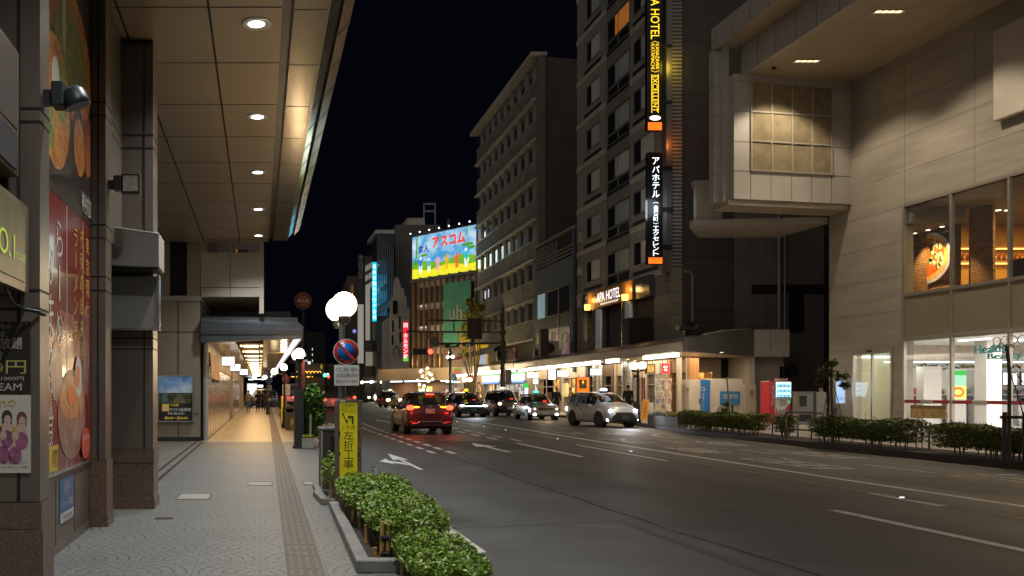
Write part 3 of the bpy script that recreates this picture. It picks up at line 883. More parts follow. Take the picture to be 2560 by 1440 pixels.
# shop signs seen through the gap over the balcony
t = Thing('club_sign', 'small dark sign with orange edge lettered club, behind the balcony top', 'sign', (-.5, 31, 5.6))
t.part('board', MB().box(-.78, -.42, 31, 31.08, 5.6, 6.6), mat('sign_black', (.015, .012, .01), .4, 0, 0))
t.part('edge', MB().box(-.86, -.79, 31, 31.08, 5.6, 6.6).box(-.79, -.41, 31.001, 31.06, 5.52, 5.6), glow('orange_edge', (.8, .2, .03), .25))
t.part('lettering', MB().text('快酒\nCLUB', (-.6, 30.99, 6.12), RT, UPZ, .28, .3, False), prnt_wht)
t = Thing('slat_screen', 'row of pale upright slats behind the balcony rail', 'screen', (-1.2, 30, 5.9))
mb = MB()
for k in range(5):
    mb.box(-1.42 + k * .1, -1.37 + k * .1, 30, 30.04, 5.5, 6.6)
t.part('slats', mb, off_white)
# lit spa poster
t = Thing('spa_poster', 'framed lit poster of a hot spring terrace under blue sky on the beige wall', 'poster', (-2.65, 27.7, .65))
mb = MB()
for a in ((-3.22, -3.18, .63, 2.1), (-2.12, -2.08, .63, 2.1), (-3.18, -2.12, .63, .67), (-3.18, -2.12, 2.06, 2.1)):
    mb.box(a[0], a[1], 27.6, 27.72, a[2], a[3])
t.part('frame', mb, steel)
def sky_print():
    m = bpy.data.materials.new('printed_sky'); m.use_nodes = True
    g = NG(m); b = m.node_tree.nodes['Principled BSDF']
    co = g.n('ShaderNodeTexCoord').outputs['Object']
    sp = g.n('ShaderNodeSeparateXYZ'); g.l(co, sp.inputs[0])
    n = g.noise(co, 2.4, 6, .65)
    f = g.m('MULTIPLY_ADD', n, .9, g.m('MULTIPLY_ADD', sp.outputs[2], -.28, .15))
    r = g.n('ShaderNodeValToRGB'); e = r.color_ramp.elements
    e[0].position = .18; e[0].color = (.04, .13, .30, 1); e[1].position = .62; e[1].color = (.42, .44, .36, 1)
    g.l(f, r.inputs[0]); g.l(r.outputs[0], b.inputs['Base Color']); g.l(r.outputs[0], b.inputs['Emission Color'])
    b.inputs['Emission Strength'].default_value = .5; b.inputs['Roughness'].default_value = .15
    return m
t.part('sky_picture', MB().box(-3.18, -2.12, 27.66, 27.68, 1.55, 2.06), sky_print())
t.part('terrace_picture', MB().box(-3.18, -2.12, 27.66, 27.68, 1.22, 1.55), food('printed_terrace', (.02, .025, .012), (.08, .085, .04), (.2, .2, .1), 4, (1, 1, 3)))
t.part('deck_picture', MB().quad((-2.75, 27.655, 1.22), (-2.3, 27.655, 1.22), (-2.5, 27.655, 1.5), (-2.58, 27.655, 1.5)), mat('printed_deck', (.18, .18, .10), .3, 0, .3, 6))
t.part('caption_panel', MB().box(-3.18, -2.12, 27.66, 27.68, .67, 1.22), mat('caption_dark', (.03, .032, .03), .25, 0, .6, 3))
t.part('emblem', MB().box(-3.08, -2.86, 27.652, 27.66, .97, 1.2), mat('poster_ochre', (.55, .36, .10), .4, 0, .2, 9, emit=(.55, .36, .1), es=.25))
pl = mat('poster_pale', (.6, .6, .58), .4, 0, 0, emit=(.6, .6, .58), es=.3)
pyl = mat('poster_amber', (.7, .5, .05), .4, 0, 0, emit=(.7, .5, .05), es=.4)
t.part('lettering', MB().text('アパスパ金沢片町', (-2.5, 27.65, 1.02), RT, UPZ, .68, .1, False).text('076-235-2121', (-2.64, 27.65, .9), RT, UPZ, .5, .06, False), pl)
t.part('lettering', MB().text('朝8:00～翌24:00', (-2.64, 27.65, .76), RT, UPZ, .72, .09, False).text('天然温泉\n大浴場', (-2.68, 27.65, 1.16), RT, UPZ, .3, .08, False), pyl)
t.part('lettering', MB().text('天\n然\n温\n泉', (-3.0, 27.65, 1.6), RT, UPZ, .2, .7, False), mat('print_skyblue', (.25, .4, .45), .4, 0, 0))

# ================================================================== right side: pale stone building with the overhanging box
def stone_mat():
    m = bpy.data.materials.new('pale_stone'); m.use_nodes = True
    g = NG(m); b = m.node_tree.nodes['Principled BSDF']
    co = g.n('ShaderNodeTexCoord').outputs['Object']
    mp = g.n('ShaderNodeMapping'); mp.inputs['Scale'].default_value = (1, .16, 1.5); g.l(co, mp.inputs[0])
    streak = g.noise(mp.outputs[0], 2.2, 6, .65)
    big = g.noise(co, .35, 3)
    f = g.m('ADD', g.m('MULTIPLY', streak, .8), g.m('MULTIPLY', big, .45))
    r = g.n('ShaderNodeValToRGB'); e = r.color_ramp.elements
    e[0].position = .3; e[0].color = (.22, .195, .155, 1); e[1].position = .85; e[1].color = (.38, .345, .285, 1)
    g.l(f, r.inputs[0]); g.l(r.outputs[0], b.inputs['Base Color'])
    b.inputs['Roughness'].default_value = .6
    return m
stone = stone_mat()
white_pan = tiles('white_wall_panel', (.50, .46, .40), (.16, .14, .12), 50, 50, .001, .45, (1, 2), .1)
white_plain = mat('white_panel', (.44, .41, .365), .45, 0, .08, 1)
joint_b = mat('panel_groove', (.10, .085, .07), .7, 0, 0)
mull = mat('pale_mullion', (.36, .33, .29), .35, .5, .08, 3)
spand = mat('olive_spandrel', (.26, .24, .165), .3, .1, .08, 1)
shop_glass = glass('shop_glass', (.6, .6, .6), .02, .04)
S = Thing('stone_building', 'pale stone building at right with an overhanging lit box, restaurant above a bright shop', 'building', (28, 35, .15))
XF = 26.0
mb = MB()
mb.box(XF, XF + .4, 38.6, 39.8, .15, 17).box(XF, XF + .4, 35.55, 36.15, .15, 3.45).box(XF, XF + .4, 35.55, 38.6, 3.45, 17)
mb.box(XF, XF + .4, -6, 35.55, 9.15, 17)
mb.box(XF, 44, 39.8, 40.2, .15, 17)
S.part('wall', mb, stone)
mb = MB()
for z in (4.9, 6.3, 7.7, 9.1, 10.5, 11.9, 13.3):
    mb.box(XF - .003, XF + .01, -6 if z > 9.1 else 35.6, 39.8, z - .008, z + .008)
for z in (.75, 1.75, 2.75, 3.45):
    mb.box(XF - .003, XF + .01, 38.6, 39.8, z - .006, z + .006).box(XF - .003, XF + .01, 35.6, 36.1, z - .006, z + .006)
for y in (35.5, 32, 28.5, 25):
    mb.box(XF - .003, XF + .01, y - .008, y + .008, 9.2, 14.9)
S.part('wall_joint', mb, joint_b)
BAYS = [35.5, 33.06, 30.5, 27.95, 25.4, 22.85, 20.3, 15]
mb = MB()
for y in BAYS:
    mb.box(XF - .06, XF + .06, y - .05, y + .05, .15, 9.12)
for z, h in ((.15, .12), (3.68, .12), (5.42, .12), (9.03, .12)):
    mb.box(XF - .055, XF + .055, BAYS[-1], BAYS[0] + .05, z, z + h)
S.part('window_frame', mb, mull)
mb = MB()
for a, b_ in zip(BAYS, BAYS[1:]):
    mb.box(XF + .0, XF + .03, b_ + .05, a - .05, 3.8, 5.42)
S.part('spandrel', mb, spand)
for a, b_ in zip(BAYS[:4], BAYS[1:5]):
    S.part('shop_window', MB().quad((XF, b_ + .05, .27), (XF, a - .05, .27), (XF, a - .05, 3.68), (XF, b_ + .05, 3.68)), shop_glass)
    S.part('upper_window', MB().quad((XF, b_ + .05, 5.54), (XF, a - .05, 5.54), (XF, a - .05, 9.03), (XF, b_ + .05, 9.03)), shop_glass)
# ground floor shop room
shop_white = mat('shop_white', (.75, .73, .70), .4, 0, .04, 1)
mb = MB().box(35, 35.2, 14, 38.9, .15, 3.68).box(26.5, 35, 38.9, 39.1, .15, 3.68)
mb.box(26.1, 35, 14, 38.9, 3.62, 3.68)
S.part('shop_wall', mb, shop_white)
S.part('shop_floor', MB().box(26.02, 35, 14, 38.9, .15, .165), mat('shop_floor', (.62, .60, .57), .15, 0, .05, 1))
S.part('shop_column', MB().box(27.75, 28.5, 36.8, 37.2, .165, 2.65).box(28.9, 29.5, 35.0, 35.6, .165, 3.62), shop_white)
S.part('shop_bulkhead', MB().box(28.0, 35, 38.4, 38.55, 2.95, 3.62), mat('marble_band', (.62, .5, .38), .4, 0, .2, 3))
S.part('shop_bulkhead', MB().box(30.0, 35, 37.6, 37.7, 2.62, 2.75), mat('wood_band', (.42, .28, .14), .5, 0, .3, 6))
tube_w = glow('white_tube', (1, .97, .92), 5)
tube_b = glow('blue_white_tube', (.72, .88, 1), 4)
mb = MB()
for x in (27.6, 29.6, 32):
    for y in (17, 20.5, 24, 27.5, 31, 34):
        mb.box(x - .08, x + .08, y - .7, y + .7, 3.58, 3.618)
S.part('ceiling_lamp', mb, tube_w)
S.part('ceiling_lamp', MB().box(27.2, 34.5, 38.3, 38.36, 2.86, 2.91), tube_b)
for y in (20, 26, 32):
    S.lamp('shop_light', 'AREA', (30, y, 3.5), 460, (1, .91, .82), shape='RECTANGLE', size=5, size_y=5)
mb = MB()
for y, h in ((30.9, 1.25), (32.6, 1.1), (34.2, 1.4)):
    mb.box(y - .7, y + .7, 37.0, 37.5, .165, h)
S.part('shop_counter', mb, mat('counter_grey', (.45, .45, .44), .35, 0, .1, 2))
random.seed(44)
gd = {}
for k in range(150):
    c = random.choice(((.5, .08, .08), (.1, .3, .45), (.6, .5, .15), (.6, .58, .55), (.15, .4, .2), (.5, .3, .45)))
    x = 28.6 + random.random() * 6.2; z = random.choice((.45, .8, 1.15, 1.5)); w = random.uniform(.05, .16)
    gd.setdefault(c, MB()).box(x, x + w, 38.5, 38.7, z, z + random.uniform(.12, .27))
for c, b2 in gd.items():
    S.part('shop_goods', b2, mat('goods_%d' % int(sum(c) * 1000), c, .5, 0, .1, 9), kind='stuff')
S.part('goods_shelf', MB().box(28.5, 34.9, 38.45, 38.88, .4, .44).box(28.5, 34.9, 38.45, 38.88, .75, .79).box(28.5, 34.9, 38.45, 38.88, 1.1, 1.14).box(28.5, 34.9, 38.45, 38.88, 1.45, 1.49), shop_white)
dark_frame = mat('screen_frame', (.03, .03, .035), .3, 0, 0)
scr = glow('white_screen', (.85, .93, 1), 2.2)
for x in (31.15, 31.95, 32.75, 33.5):
    fr = S.part('screen', MB().box(x - .33, x + .33, 37.5, 37.58, 1.85, 2.45), dark_frame)
    S.part('screen_face', MB().box(x - .28, x + .28, 37.47, 37.5, 1.9, 2.4), scr, parent=fr)
mb = MB(); random.seed(5)
gp = []
for y in [27.6 + .022 * i for i in range(330)]:
    gp.append((y, 37.5 + random.gauss(0, .06), 2.68 + random.gauss(0, .06)))
mb.leaves(gp, .14); S.part('garland', mb, mat('garland_leaf', (.12, .14, .04), .6, 0, .4, 9))
t = Thing('promotion_panel', 'bright green and yellow promotion screen standing inside the shop window', 'screen', (29.62, 37.4, .165))
t.part('stand', MB().box(29.25, 30.0, 37.38, 37.48, .165, 2.55), shop_white)
for nm, z0, z1, m_ in (('top_band', 2.3, 2.5, glow('panel_green', (.02, .38, .05), .9)), ('middle_panel', 1.85, 2.3, glow('panel_mint', (.25, .55, .4), .9)), ('lower_panel', 1.3, 1.85, glow('panel_yellow', (.75, .68, .12), .9))):
    t.part(nm, MB().box(29.28, 29.97, 37.34, 37.38, z0, z1), m_)
t.part('burst', MB().add([(29.62 + (.3 if i % 2 else .22) * math.cos(i * math.pi / 14), 37.33, 1.58 + (.25 if i % 2 else .18) * math.sin(i * math.pi / 14)) for i in range(28)], [tuple(range(28))]), glow('panel_red', (.7, .06, .02), .8))
t.part('burst_middle', MB().disc((29.62, 37.325, 1.58), (0, -1, 0), .17, ry=.13), MATS['panel_yellow'])
# red band, notice and lettering on the glass
red_b = mat('red_vinyl', (.33, .02, .025), .35, 0, .05)
mb = MB()
for a, b_ in zip(BAYS[:4], BAYS[1:5]):
    mb.box(XF - .012, XF - .006, b_ + .05, a - .05, 1.14, 1.27)
S.part('glass_band', mb, red_b)
S.part('glass_label', MB().box(XF - .018, XF - .012, 34.0, 34.6, 1.12, 1.28).box(XF - .018, XF - .012, 31.45, 32.1, 1.1, 1.27), prnt_wht)
BK = (0, -1, 0)
S.part('lettering', MB().text('自動ドア', (XF - .019, 34.3, 1.2), BK, UP, .5, .09, False).text('フォーラス', (XF - .019, 31.78, 1.185), BK, UP, .55, .09, False), mat('print_teal', (.03, .2, .18), .4, 0, 0))
t = Thing('number_notice', 'yellow notice with red numbers stuck low on the shop window', 'notice', (XF, 34.3, .45))
t.part('sheet', MB().box(XF - .02, XF - .012, 33.35, 35.15, .56, 1.06), mat('notice_ochre', (.35, .25, .07), .5, 0, .2, 4))
t.part('heading', MB().box(XF - .024, XF - .02, 33.35, 35.15, .94, 1.06), mat('notice_brown', (.13, .07, .03), .5, 0, .2, 4))
t.part('lettering', MB().text('お買上ポイントカード', (XF - .026, 34.25, 1.0), BK, UP, 1.6, .07, False), prnt_yel)
t.part('number_panel', MB().box(XF - .024, XF - .02, 34.55, 35.05, .6, .9).box(XF - .024, XF - .02, 33.95, 34.45, .6, .9), mat('notice_light', (.45, .33, .1), .5, 0, .1))
t.part('lettering', MB().text('2  3  5  7', (XF - .027, 34.2, .74), BK, UP, 1.4, .17, False), mat('notice_red', (.45, .06, .03), .5, 0, 0))
t = Thing('beauty_sign', 'teal cut out health and beauty lettering hung inside the shop window', 'sign', (27, 29.5, 2.6))
teal = mat('teal_letters', (.02, .22, .20), .35, 0, 0, emit=(.02, .22, .2), es=.25)
t.part('lettering', MB().text('Health&', (26.6, 31.9, 3.15), BK, UP, 1.6, .3, False, depth=.06), teal)
t.part('lettering', MB().text('Beauty', (26.6, 31.4, 2.84), BK, UP, 1.45, .3, False, depth=.06), teal)
mb = MB()
for k in range(5):
    mb.lathe((26.8, 32.0 - .35 * k, 3.42), [(.14, -.015), (.17, -.015), (.17, .015), (.14, .015), (.14, -.015)], axis=(1, 0, 0), n=20)
t.part('ring_ornament', mb, mat('silver_ornament', (.5, .48, .42), .25, .7, .1))
# sliding entrance door
t = S.part('door_frame', MB().box(XF - .05, XF + .1, 38.5, 38.6, .15, 3.45).box(XF - .05, XF + .1, 36.15, 36.25, .15, 3.45).box(XF - .06, XF + .12, 36.25, 38.5, 3.2, 3.45).box(XF - .03, XF + .05, 37.33, 37.43, .15, 3.2), mull)
S.part('door_sensor', MB().box(XF - .1, XF - .06, 37.3, 37.6, 3.28, 3.36), dark_met)
S.part('sliding_door', MB().quad((XF, 36.25, .17), (XF, 38.5, .17), (XF, 38.5, 3.2), (XF, 36.25, 3.2)), shop_glass)
S.part('lobby_wall', MB().box(26.45, 28.0, 38.8, 38.89, .17, 3.6), mat('lobby_wall', (.42, .40, .26), .4, 0, .1, 1))
S.part('lobby_lamp', MB().box(26.5, 27.9, 38.7, 38.78, 3.1, 3.16), tube_b)
S.lamp('lobby_light', 'AREA', (27.2, 37.4, 3.3), 45, (1, .93, .75), size=1.2)
blue_scr = glow('blue_screen', (.35, .55, .95), .8, .4, 6)
t = Thing('wall_screen', 'lit blue information panel on the stone wall beside the sliding door', 'screen', (XF, 39.3, 1.2))
t.part('case', MB().box(XF - .06, XF, 39.0, 39.65, 1.05, 2.15), shop_white)
t.part('face', MB().box(XF - .066, XF - .06, 39.05, 39.6, 1.1, 2.1), blue_scr)
t.part('lettering', MB().text('CLOSED', (XF - .07, 39.3, 1.3), BK, UP, .35, .09, False), dark_frame)
# upstairs restaurant
brickface = tiles('stone_slips', (.26, .15, .07), (.05, .03, .015), .42, .11, .02, .7, (1, 2), .55, .37, .8)
brickface2 = tiles('stone_slips_side', (.20, .12, .06), (.05, .03, .015), .42, .11, .02, .7, (0, 2), .55, .37, .8)
S.part('room_ceiling', MB().box(26.1, 36, 14, 39.7, 9.0, 9.1).box(26.1, 28.2, 35.2, 39.7, 8.35, 9.0), mat('room_ceiling', (.16, .145, .12), .7, 0, .1, 1))
S.part('room_floor', MB().box(26.1, 36, 14, 39.7, 5.3, 5.45), dark_pan)
S.part('room_wall', MB().box(28.35, 28.6, 35.9, 39.6, 5.45, 9.0), brickface)
S.part('room_wall', MB().box(28.9, 29.0, 34.7, 35.88, 5.45, 9.0), brickface)
ochre = mat('ochre_wall', (.42, .25, .07), .6, 0, .15, 1)
S.part('room_wall', MB().box(35.5, 35.7, 14, 39.6, 5.45, 9.0).box(28.6, 35.5, 39.3, 39.5, 5.45, 9.0), ochre)
S.part('room_shelf', MB().box(29.2, 35.4, 38.8, 39.3, 7.3, 7.38).box(29.2, 35.4, 38.8, 39.3, 7.95, 8.02), ochre)
S.part('shelf_lamp', MB().box(29.3, 35.3, 38.9, 38.98, 7.24, 7.298).box(29.3, 35.3, 38.9, 38.98, 7.9, 7.948), glow('amber_strip', (1, .55, .12), 3))
amb = glow('amber_spot', (1, .8, .5), 9)
mb = MB()
for y in (36.0, 36.75, 37.5):
    mb.lathe((27.9, y, 8.34), [(0, 0), (.08, 0)], n=14)
for x, y in ((30.1, 35.9), (30.5, 35.9), (31.2, 34), (31.5, 34.1), (30.9, 32.4), (29.4, 31), (32, 30), (31, 27)):
    mb.lathe((x, y, 8.99), [(0, 0), (.11, 0)], n=14)
S.part('room_lamp', mb, amb)
S.lamp('room_light', 'AREA', (32, 34, 8.9), 1100, (1, .58, .18), size=4)
for y in (36.0, 36.75, 37.5):
    S.lamp('room_light', 'SPOT', (27.8, y, 8.3), 520, (1, .62, .25), spot_size=R(75), spot_blend=.7, shadow_soft_size=.04, aim=(.12, 0, -1))
S.part('bar_counter', MB().box(28.6, 30.4, 24, 33.6, 5.45, 6.6).box(28.9, 30.2, 25, 32.9, 6.6, 7.15), black)
mb = MB()
random.seed(12)
for k in range(26):
    y = 29.3 + k * .235; mb.lathe((y, 39.0, 7.38), [(.07, 0), (.1, .2), (.05, .3), (.03, .38)], n=8)
S.part('shelf_jar', mb, mat('jar_glaze', (.35, .12, .03), .2, 0, .5, 7), kind='stuff')
t = Thing('pizza_poster', 'square restaurant poster of a pizza on a blue rimmed plate, in the upper window', 'poster', (28.3, 36.6, 6.1))
XP = 28.30
t.part('sheet', MB().box(XP, XP + .04, 35.95, 37.35, 6.2, 8.3), prnt_dark)
def pdisc(c, ry, rz, d, n=32, wob=0, half=True, seed=0):
    random.seed(seed)
    mb = MB(); pts = []
    for i in range(n + 1):
        a = -math.pi / 2 + math.pi * i / n if half else 2 * math.pi * i / n
        k = 1 + (random.uniform(-wob, wob) if wob else 0)
        pts.append((XP - d, c[0] - ry * math.cos(a) * k, c[1] + rz * math.sin(a) * k))
    mb.add(pts, [tuple(range(len(pts)))])
    return mb
t.part('plate_picture', pdisc((37.33, 7.25), 1.3, 1.08, .004), mat('plate_blue', (.42, .44, .62), .3, 0, .15, 3))
t.part('crust_picture', pdisc((37.33, 7.25), 1.14, .94, .007, 24, .03), mat('crust', (.62, .36, .10), .5, 0, .4, 9))
t.part('sauce_picture', pdisc((37.33, 7.28), .94, .78, .010, 24, .05), mat('sauce', (.52, .10, .02), .4, 0, .5, 8))
mb = MB(); gb = MB()
random.seed(21)
for k in range(17):
    y = 37.2 - random.uniform(.05, .75); z = 7.25 + random.uniform(-.55, .62)
    r = random.uniform(.08, .16)
    n = 11
    mb.add([(XP - .013, y + r * math.cos(2 * math.pi * i / n) * random.uniform(.7, 1.1), z + r * math.sin(2 * math.pi * i / n) * random.uniform(.8, 1.2)) for i in range(n)], [tuple(range(n))[::-1]])
    if k % 3 == 0:
        gb.add([(XP - .016, y + .1 + .05 * math.cos(2 * math.pi * i / 8), z + .15 * math.sin(2 * math.pi * i / 8)) for i in range(8)], [tuple(range(8))[::-1]])
t.part('cheese_picture', mb, mat('cheese', (.72, .62, .42), .4, 0, .1, 9), kind='stuff')
t.part('basil_picture', gb, mat('basil', (.04, .12, .03), .5, 0, .3, 9), kind='stuff')
t.part('lettering', MB().text('NAPOLI', (XP - .005, 36.25, 8.2), BK, UP, .5, .08, False), prnt_wht)

# the roof overhang and the box
soff = tiles('overhang_soffit', (.42, .35, .25), (.16, .13, .09), 1.55, 1.3, .02, .4, (0, 1), .08)
S.part('overhang_soffit', MB().box(20.9, 26.0, -6, 38.6, 15.2, 15.4), soff)
S.part('overhang_beam', MB().box(20.75, 20.9, -6, 38.0, 15.2, 16.5), white_plain)
S.part('outer_soffit', MB().box(19.75, 20.75, -6, 38.3, 16.5, 16.6), mat('outer_soffit', (.42, .35, .25), .5, 0, .08, 1))
S.part('roof_edge', MB().box(19.7, 19.75, -6, 38.4, 16.48, 17.1).box(19.7, 26.4, -6, 38.4, 17.1, 17.4), white_plain)
mb = MB()
for k in range(26):
    y = 38 - k * 1.3
    mb.box(19.692, 19.7, y - .008, y + .008, 16.48, 17.1).box(20.742, 20.75, y - .008, y + .008, 15.2, 16.5)
S.part('panel_groove', mb, joint_b)
A_, B_ = Vector((20.25, 37.6, 0)), Vector((26.0, 38.7, 0))
u = (B_ - A_); nrm = Vector((u.y, -u.x, 0)).normalized()
def bx(f, z, d=0):
    p = A_ + u * f + nrm * d
    return (p.x, p.y, z)
mb = MB().prism([(20.25, 37.6, 9.85), (26, 38.7, 9.85), (26, 40.2, 9.85), (20.25, 39.0, 9.85)], (0, 0, 5.34))
S.part('box', mb, white_plain)
S.part('box_rib', MB().box(20.0, 20.25, 38.0, 39.0, 9.8, 16.5).box(19.75, 20.0, 38.3, 38.7, 9.85, 16.48), white_plain)
S.part('box_base', MB().prism([(20.1, 37.75, 9.62), (26.0, 38.85, 9.62), (26, 40.2, 9.62), (20.1, 39.1, 9.62)], (0, 0, .225)), mat('box_soffit', (.40, .34, .27), .5, 0, .1, 1))
f0, f1, zz0, zz1 = .14, .827, 11.1, 14.88
S.part('box_window', MB().quad(bx(f0, zz0, .02), bx(f1, zz0, .02), bx(f1, zz1, .02), bx(f0, zz1, .02)), mat('frosted_pane', (.25, .205, .125), .25, 0, .25, 2))
mb = MB()
def fbar(a, b_, w):
    a, b_ = Vector(a), Vector(b_); d = (b_ - a).normalized(); s = d.cross(nrm) * w
    mb.prism([a - s, b_ - s, b_ + s, a + s], nrm * .05)
for i in range(5):
    f = f0 + (f1 - f0) * i / 4
    fbar(bx(f, zz0 - .03, .01), bx(f, zz1 + .03, .01), .035)
for i in range(4):
    z = zz0 + (zz1 - zz0) * i / 3
    fbar(bx(f0, z, .012), bx(f1, z, .012), .035)
S.part('window_frame', mb, mat('box_frame', (.42, .38, .30), .4, .3, .08))
mb = MB()
for f in (f0, .31, .484, .655, f1):
    fbar(bx(f, 9.86, -.04), bx(f, zz0 - .06, -.04), .008)
for z in (11.05, 12.3, 13.6, 14.9):
    fbar(bx(0, z, -.04), bx(f0, z, -.04), .008)
    fbar(bx(f1, z, -.04), bx(1, z, -.04), .008)
S.part('panel_groove', mb, joint_b)
mb = MB()
for z in (11.05, 12.3, 13.6, 14.9):
    mb.box(19.745, 20.0, 38.297, 38.7, z - .008, z + .008).box(20.0, 20.25, 37.997, 38.0, z - .008, z + .008)
S.part('panel_groove', mb, joint_b)
S.part('bridge', MB().prism([(20.15, 40.9, 9.3), (26, 40.3, 9.3), (26, 44, 9.3), (21.9, 44, 9.3), (20.15, 41.3, 9.3)], (0, 0, .3)).prism([(20.3, 40.95, 9.6), (21.5, 40.95, 9.6), (21.9, 43.9, 9.6), (20.35, 41.3, 9.6)], (0, 0, 1.6)).prism([(20.2, 40.9, 11.2), (21.5, 40.9, 11.2), (21.9, 44, 11.2), (20.25, 41.3, 11.2)], (0, 0, .22)), white_plain)
S.part('camera_dome', MB().ball((21.55, 36.9, 15.18), .09), dark_met)
t = Thing('blank_wall_board', 'large blank pale board fixed high on the stone wall at right edge', 'board', (25.9, 27, 11))
t.part('face', MB().box(25.72, 25.99, 20, 30.9, 11.05, 14.25), mat('blank_board', (.46, .42, .35), .5, 0, .06, 1), bevel=.06)
sp = None
for k, (x, y) in enumerate(((22.5, 36.2), (22.5, 31.5), (22.5, 26.8), (22.5, 22.1))):
    if sp is None:
        sp = Thing('soffit_light', 'warm rectangular recessed light nearest the overhanging box', 'recessed light', (x, y, 15.2), 0, 'recessed lights in the stone overhang')
        sp.part('frame', MB().box(x - .52, x + .52, y - .17, y - .14, 15.17, 15.2).box(x - .52, x + .52, y + .14, y + .17, 15.17, 15.2).box(x - .55, x - .52, y - .17, y + .17, 15.17, 15.2).box(x + .52, x + .55, y - .17, y + .17, 15.17, 15.2), white_plain)
        sp.part('reflector', MB().box(x - .52, x + .52, y - .14, y + .14, 15.192, 15.199), glow('lamp_reflector', (1, .66, .3), .3))
        for i in range(4):
            sp.part('bulb', MB().disc((x - .36 + .24 * i, y, 15.188), (0, 0, -1), .095, 14), glow('warm_bulb', (1, .8, .5), 2.2))
        sp.lamp('soffit_beam', 'SPOT', (x, y, 15.1), 1250, (1, .83, .62), spot_size=R(118), spot_blend=.35, shadow_soft_size=.25)
        o = sp.o
    else:
        o = dup(sp, (x, y, 15.2))
    o['label'] = ['warm rectangular recessed light nearest the overhanging box', 'warm rectangular recessed light at the top of the stone overhang, farther from the box',
                  'recessed light of the stone overhang, just above the frame', 'recessed light of the stone overhang, well above the frame'][k]

# ------------------------------------------------------------------ grey building and dark building behind
grey_pan = mat('grey_siding', (.17, .155, .14), .6, .1, .15, .8)
G = Thing('grey_building', 'plain dim grey panelled building between the hotel and the stone building', 'building', (27, 50, .15))
G.part('wall', MB().box(24.3, 30.5, 47.6, 60, .15, 16.9), grey_pan)
mb = MB()
for x in (25.5, 26.6, 27.4, 28.3, 29.2):
    mb.box(x - .012, x + .012, 47.59, 47.6, .15, 16.9)
for z in (5.2, 11.6):
    mb.box(24.3, 30.5, 47.59, 47.6, z - .02, z + .02)
G.part('panel_joint', mb, joint_b)
G.part('band', MB().box(26.6, 30.5, 47.56, 47.6, 6.9, 7.4).box(28.6, 29.4, 47.55, 47.6, 4.8, 6.9), black)
G.part('drain_pipe', MB().cyl((28.0, 47.45, .15), (28.0, 47.45, 16), .09).cyl((28.3, 47.45, .15), (28.3, 47.45, 16), .06), grey_met)
D = Thing('dark_building', 'unlit dark building filling the gap beside the stone building', 'building', (33, 60, .15))
D.part('wall', MB().box(28.5, 44, 58, 70, .15, 24), mat('unlit_wall', (.05, .045, .04), .7, 0, .2, .4))
D.part('wall', MB().box(30.5, 42, 50, 58, .15, 4.6), mat('unlit_wall2', (.09, .075, .06), .7, 0, .3, .8))
D.part('window', MB().box(33, 35, 57.95, 58, 6, 8).box(33, 35, 57.95, 58, 10, 12), dglass)

# ------------------------------------------------------------------ the hotel
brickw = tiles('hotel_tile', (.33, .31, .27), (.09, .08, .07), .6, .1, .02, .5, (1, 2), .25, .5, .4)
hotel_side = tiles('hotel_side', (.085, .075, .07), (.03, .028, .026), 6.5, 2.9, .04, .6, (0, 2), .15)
hbase = tiles('hotel_base_panel', (.25, .22, .18), (.05, .045, .04), 2.2, .62, .03, .4, (1, 2), .12)
cream = mat('cream_band', (.46, .42, .36), .5, 0, .15, 2)
hb_dark = mat('hotel_slot', (.012, .012, .012), .6, 0, 0)
alum = mat('window_aluminium', (.38, .35, .29), .35, .6, .08, 5)
H = Thing('hotel', 'tall dark tiled hotel with stacked bay windows and vertical lit signs on its corner', 'hotel', (26, 54, .15))
def hx(Y):
    return 21.57 + .0091 * Y
def hbox(mb, ya, yb, z0, z1, d0, d1):
    """slab on the hotel front from depth offset d0 to d1 (negative is towards the road)"""
    mb.prism([(hx(ya) + d0, ya, z0), (hx(yb) + d0, yb, z0), (hx(yb) + d1, yb, z0), (hx(ya) + d1, ya, z0)], (0, 0, z1 - z0))
    return mb
def hq(mb, ya, yb, z0, z1, d):
    mb.quad((hx(yb) + d, yb, z0), (hx(ya) + d, ya, z0), (hx(ya) + d, ya, z1), (hx(yb) + d, yb, z1))
    return mb
YA, Y1, Y2, YB = 47.1, 52.4, 56.1, 61.4
TOP = 33.5
mb = MB()
hbox(mb, YA, Y1, 8.2, TOP, 0, .6); hbox(mb, Y2, YB, 8.0, TOP, 0, .6)
hbox(mb, Y1, Y2, 8.0, TOP, .06, .8)
H.part('wall', mb, brickw)
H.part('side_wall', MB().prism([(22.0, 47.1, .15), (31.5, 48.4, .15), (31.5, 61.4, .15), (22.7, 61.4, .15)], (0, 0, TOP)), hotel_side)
H.part('pilaster', MB().box(21.72, 22.02, 47.02, 47.6, 8.0, TOP), mat('pilaster_metal', (.2, .19, .18), .35, .5, .1, 1))
H.part('roof', MB().box(21.8, 31.6, 47.0, 61.6, TOP + .16, TOP + .5), dark_met)
bay_m = mat('bay_panel', (.22, .20, .165), .5, .1, .1, 1)
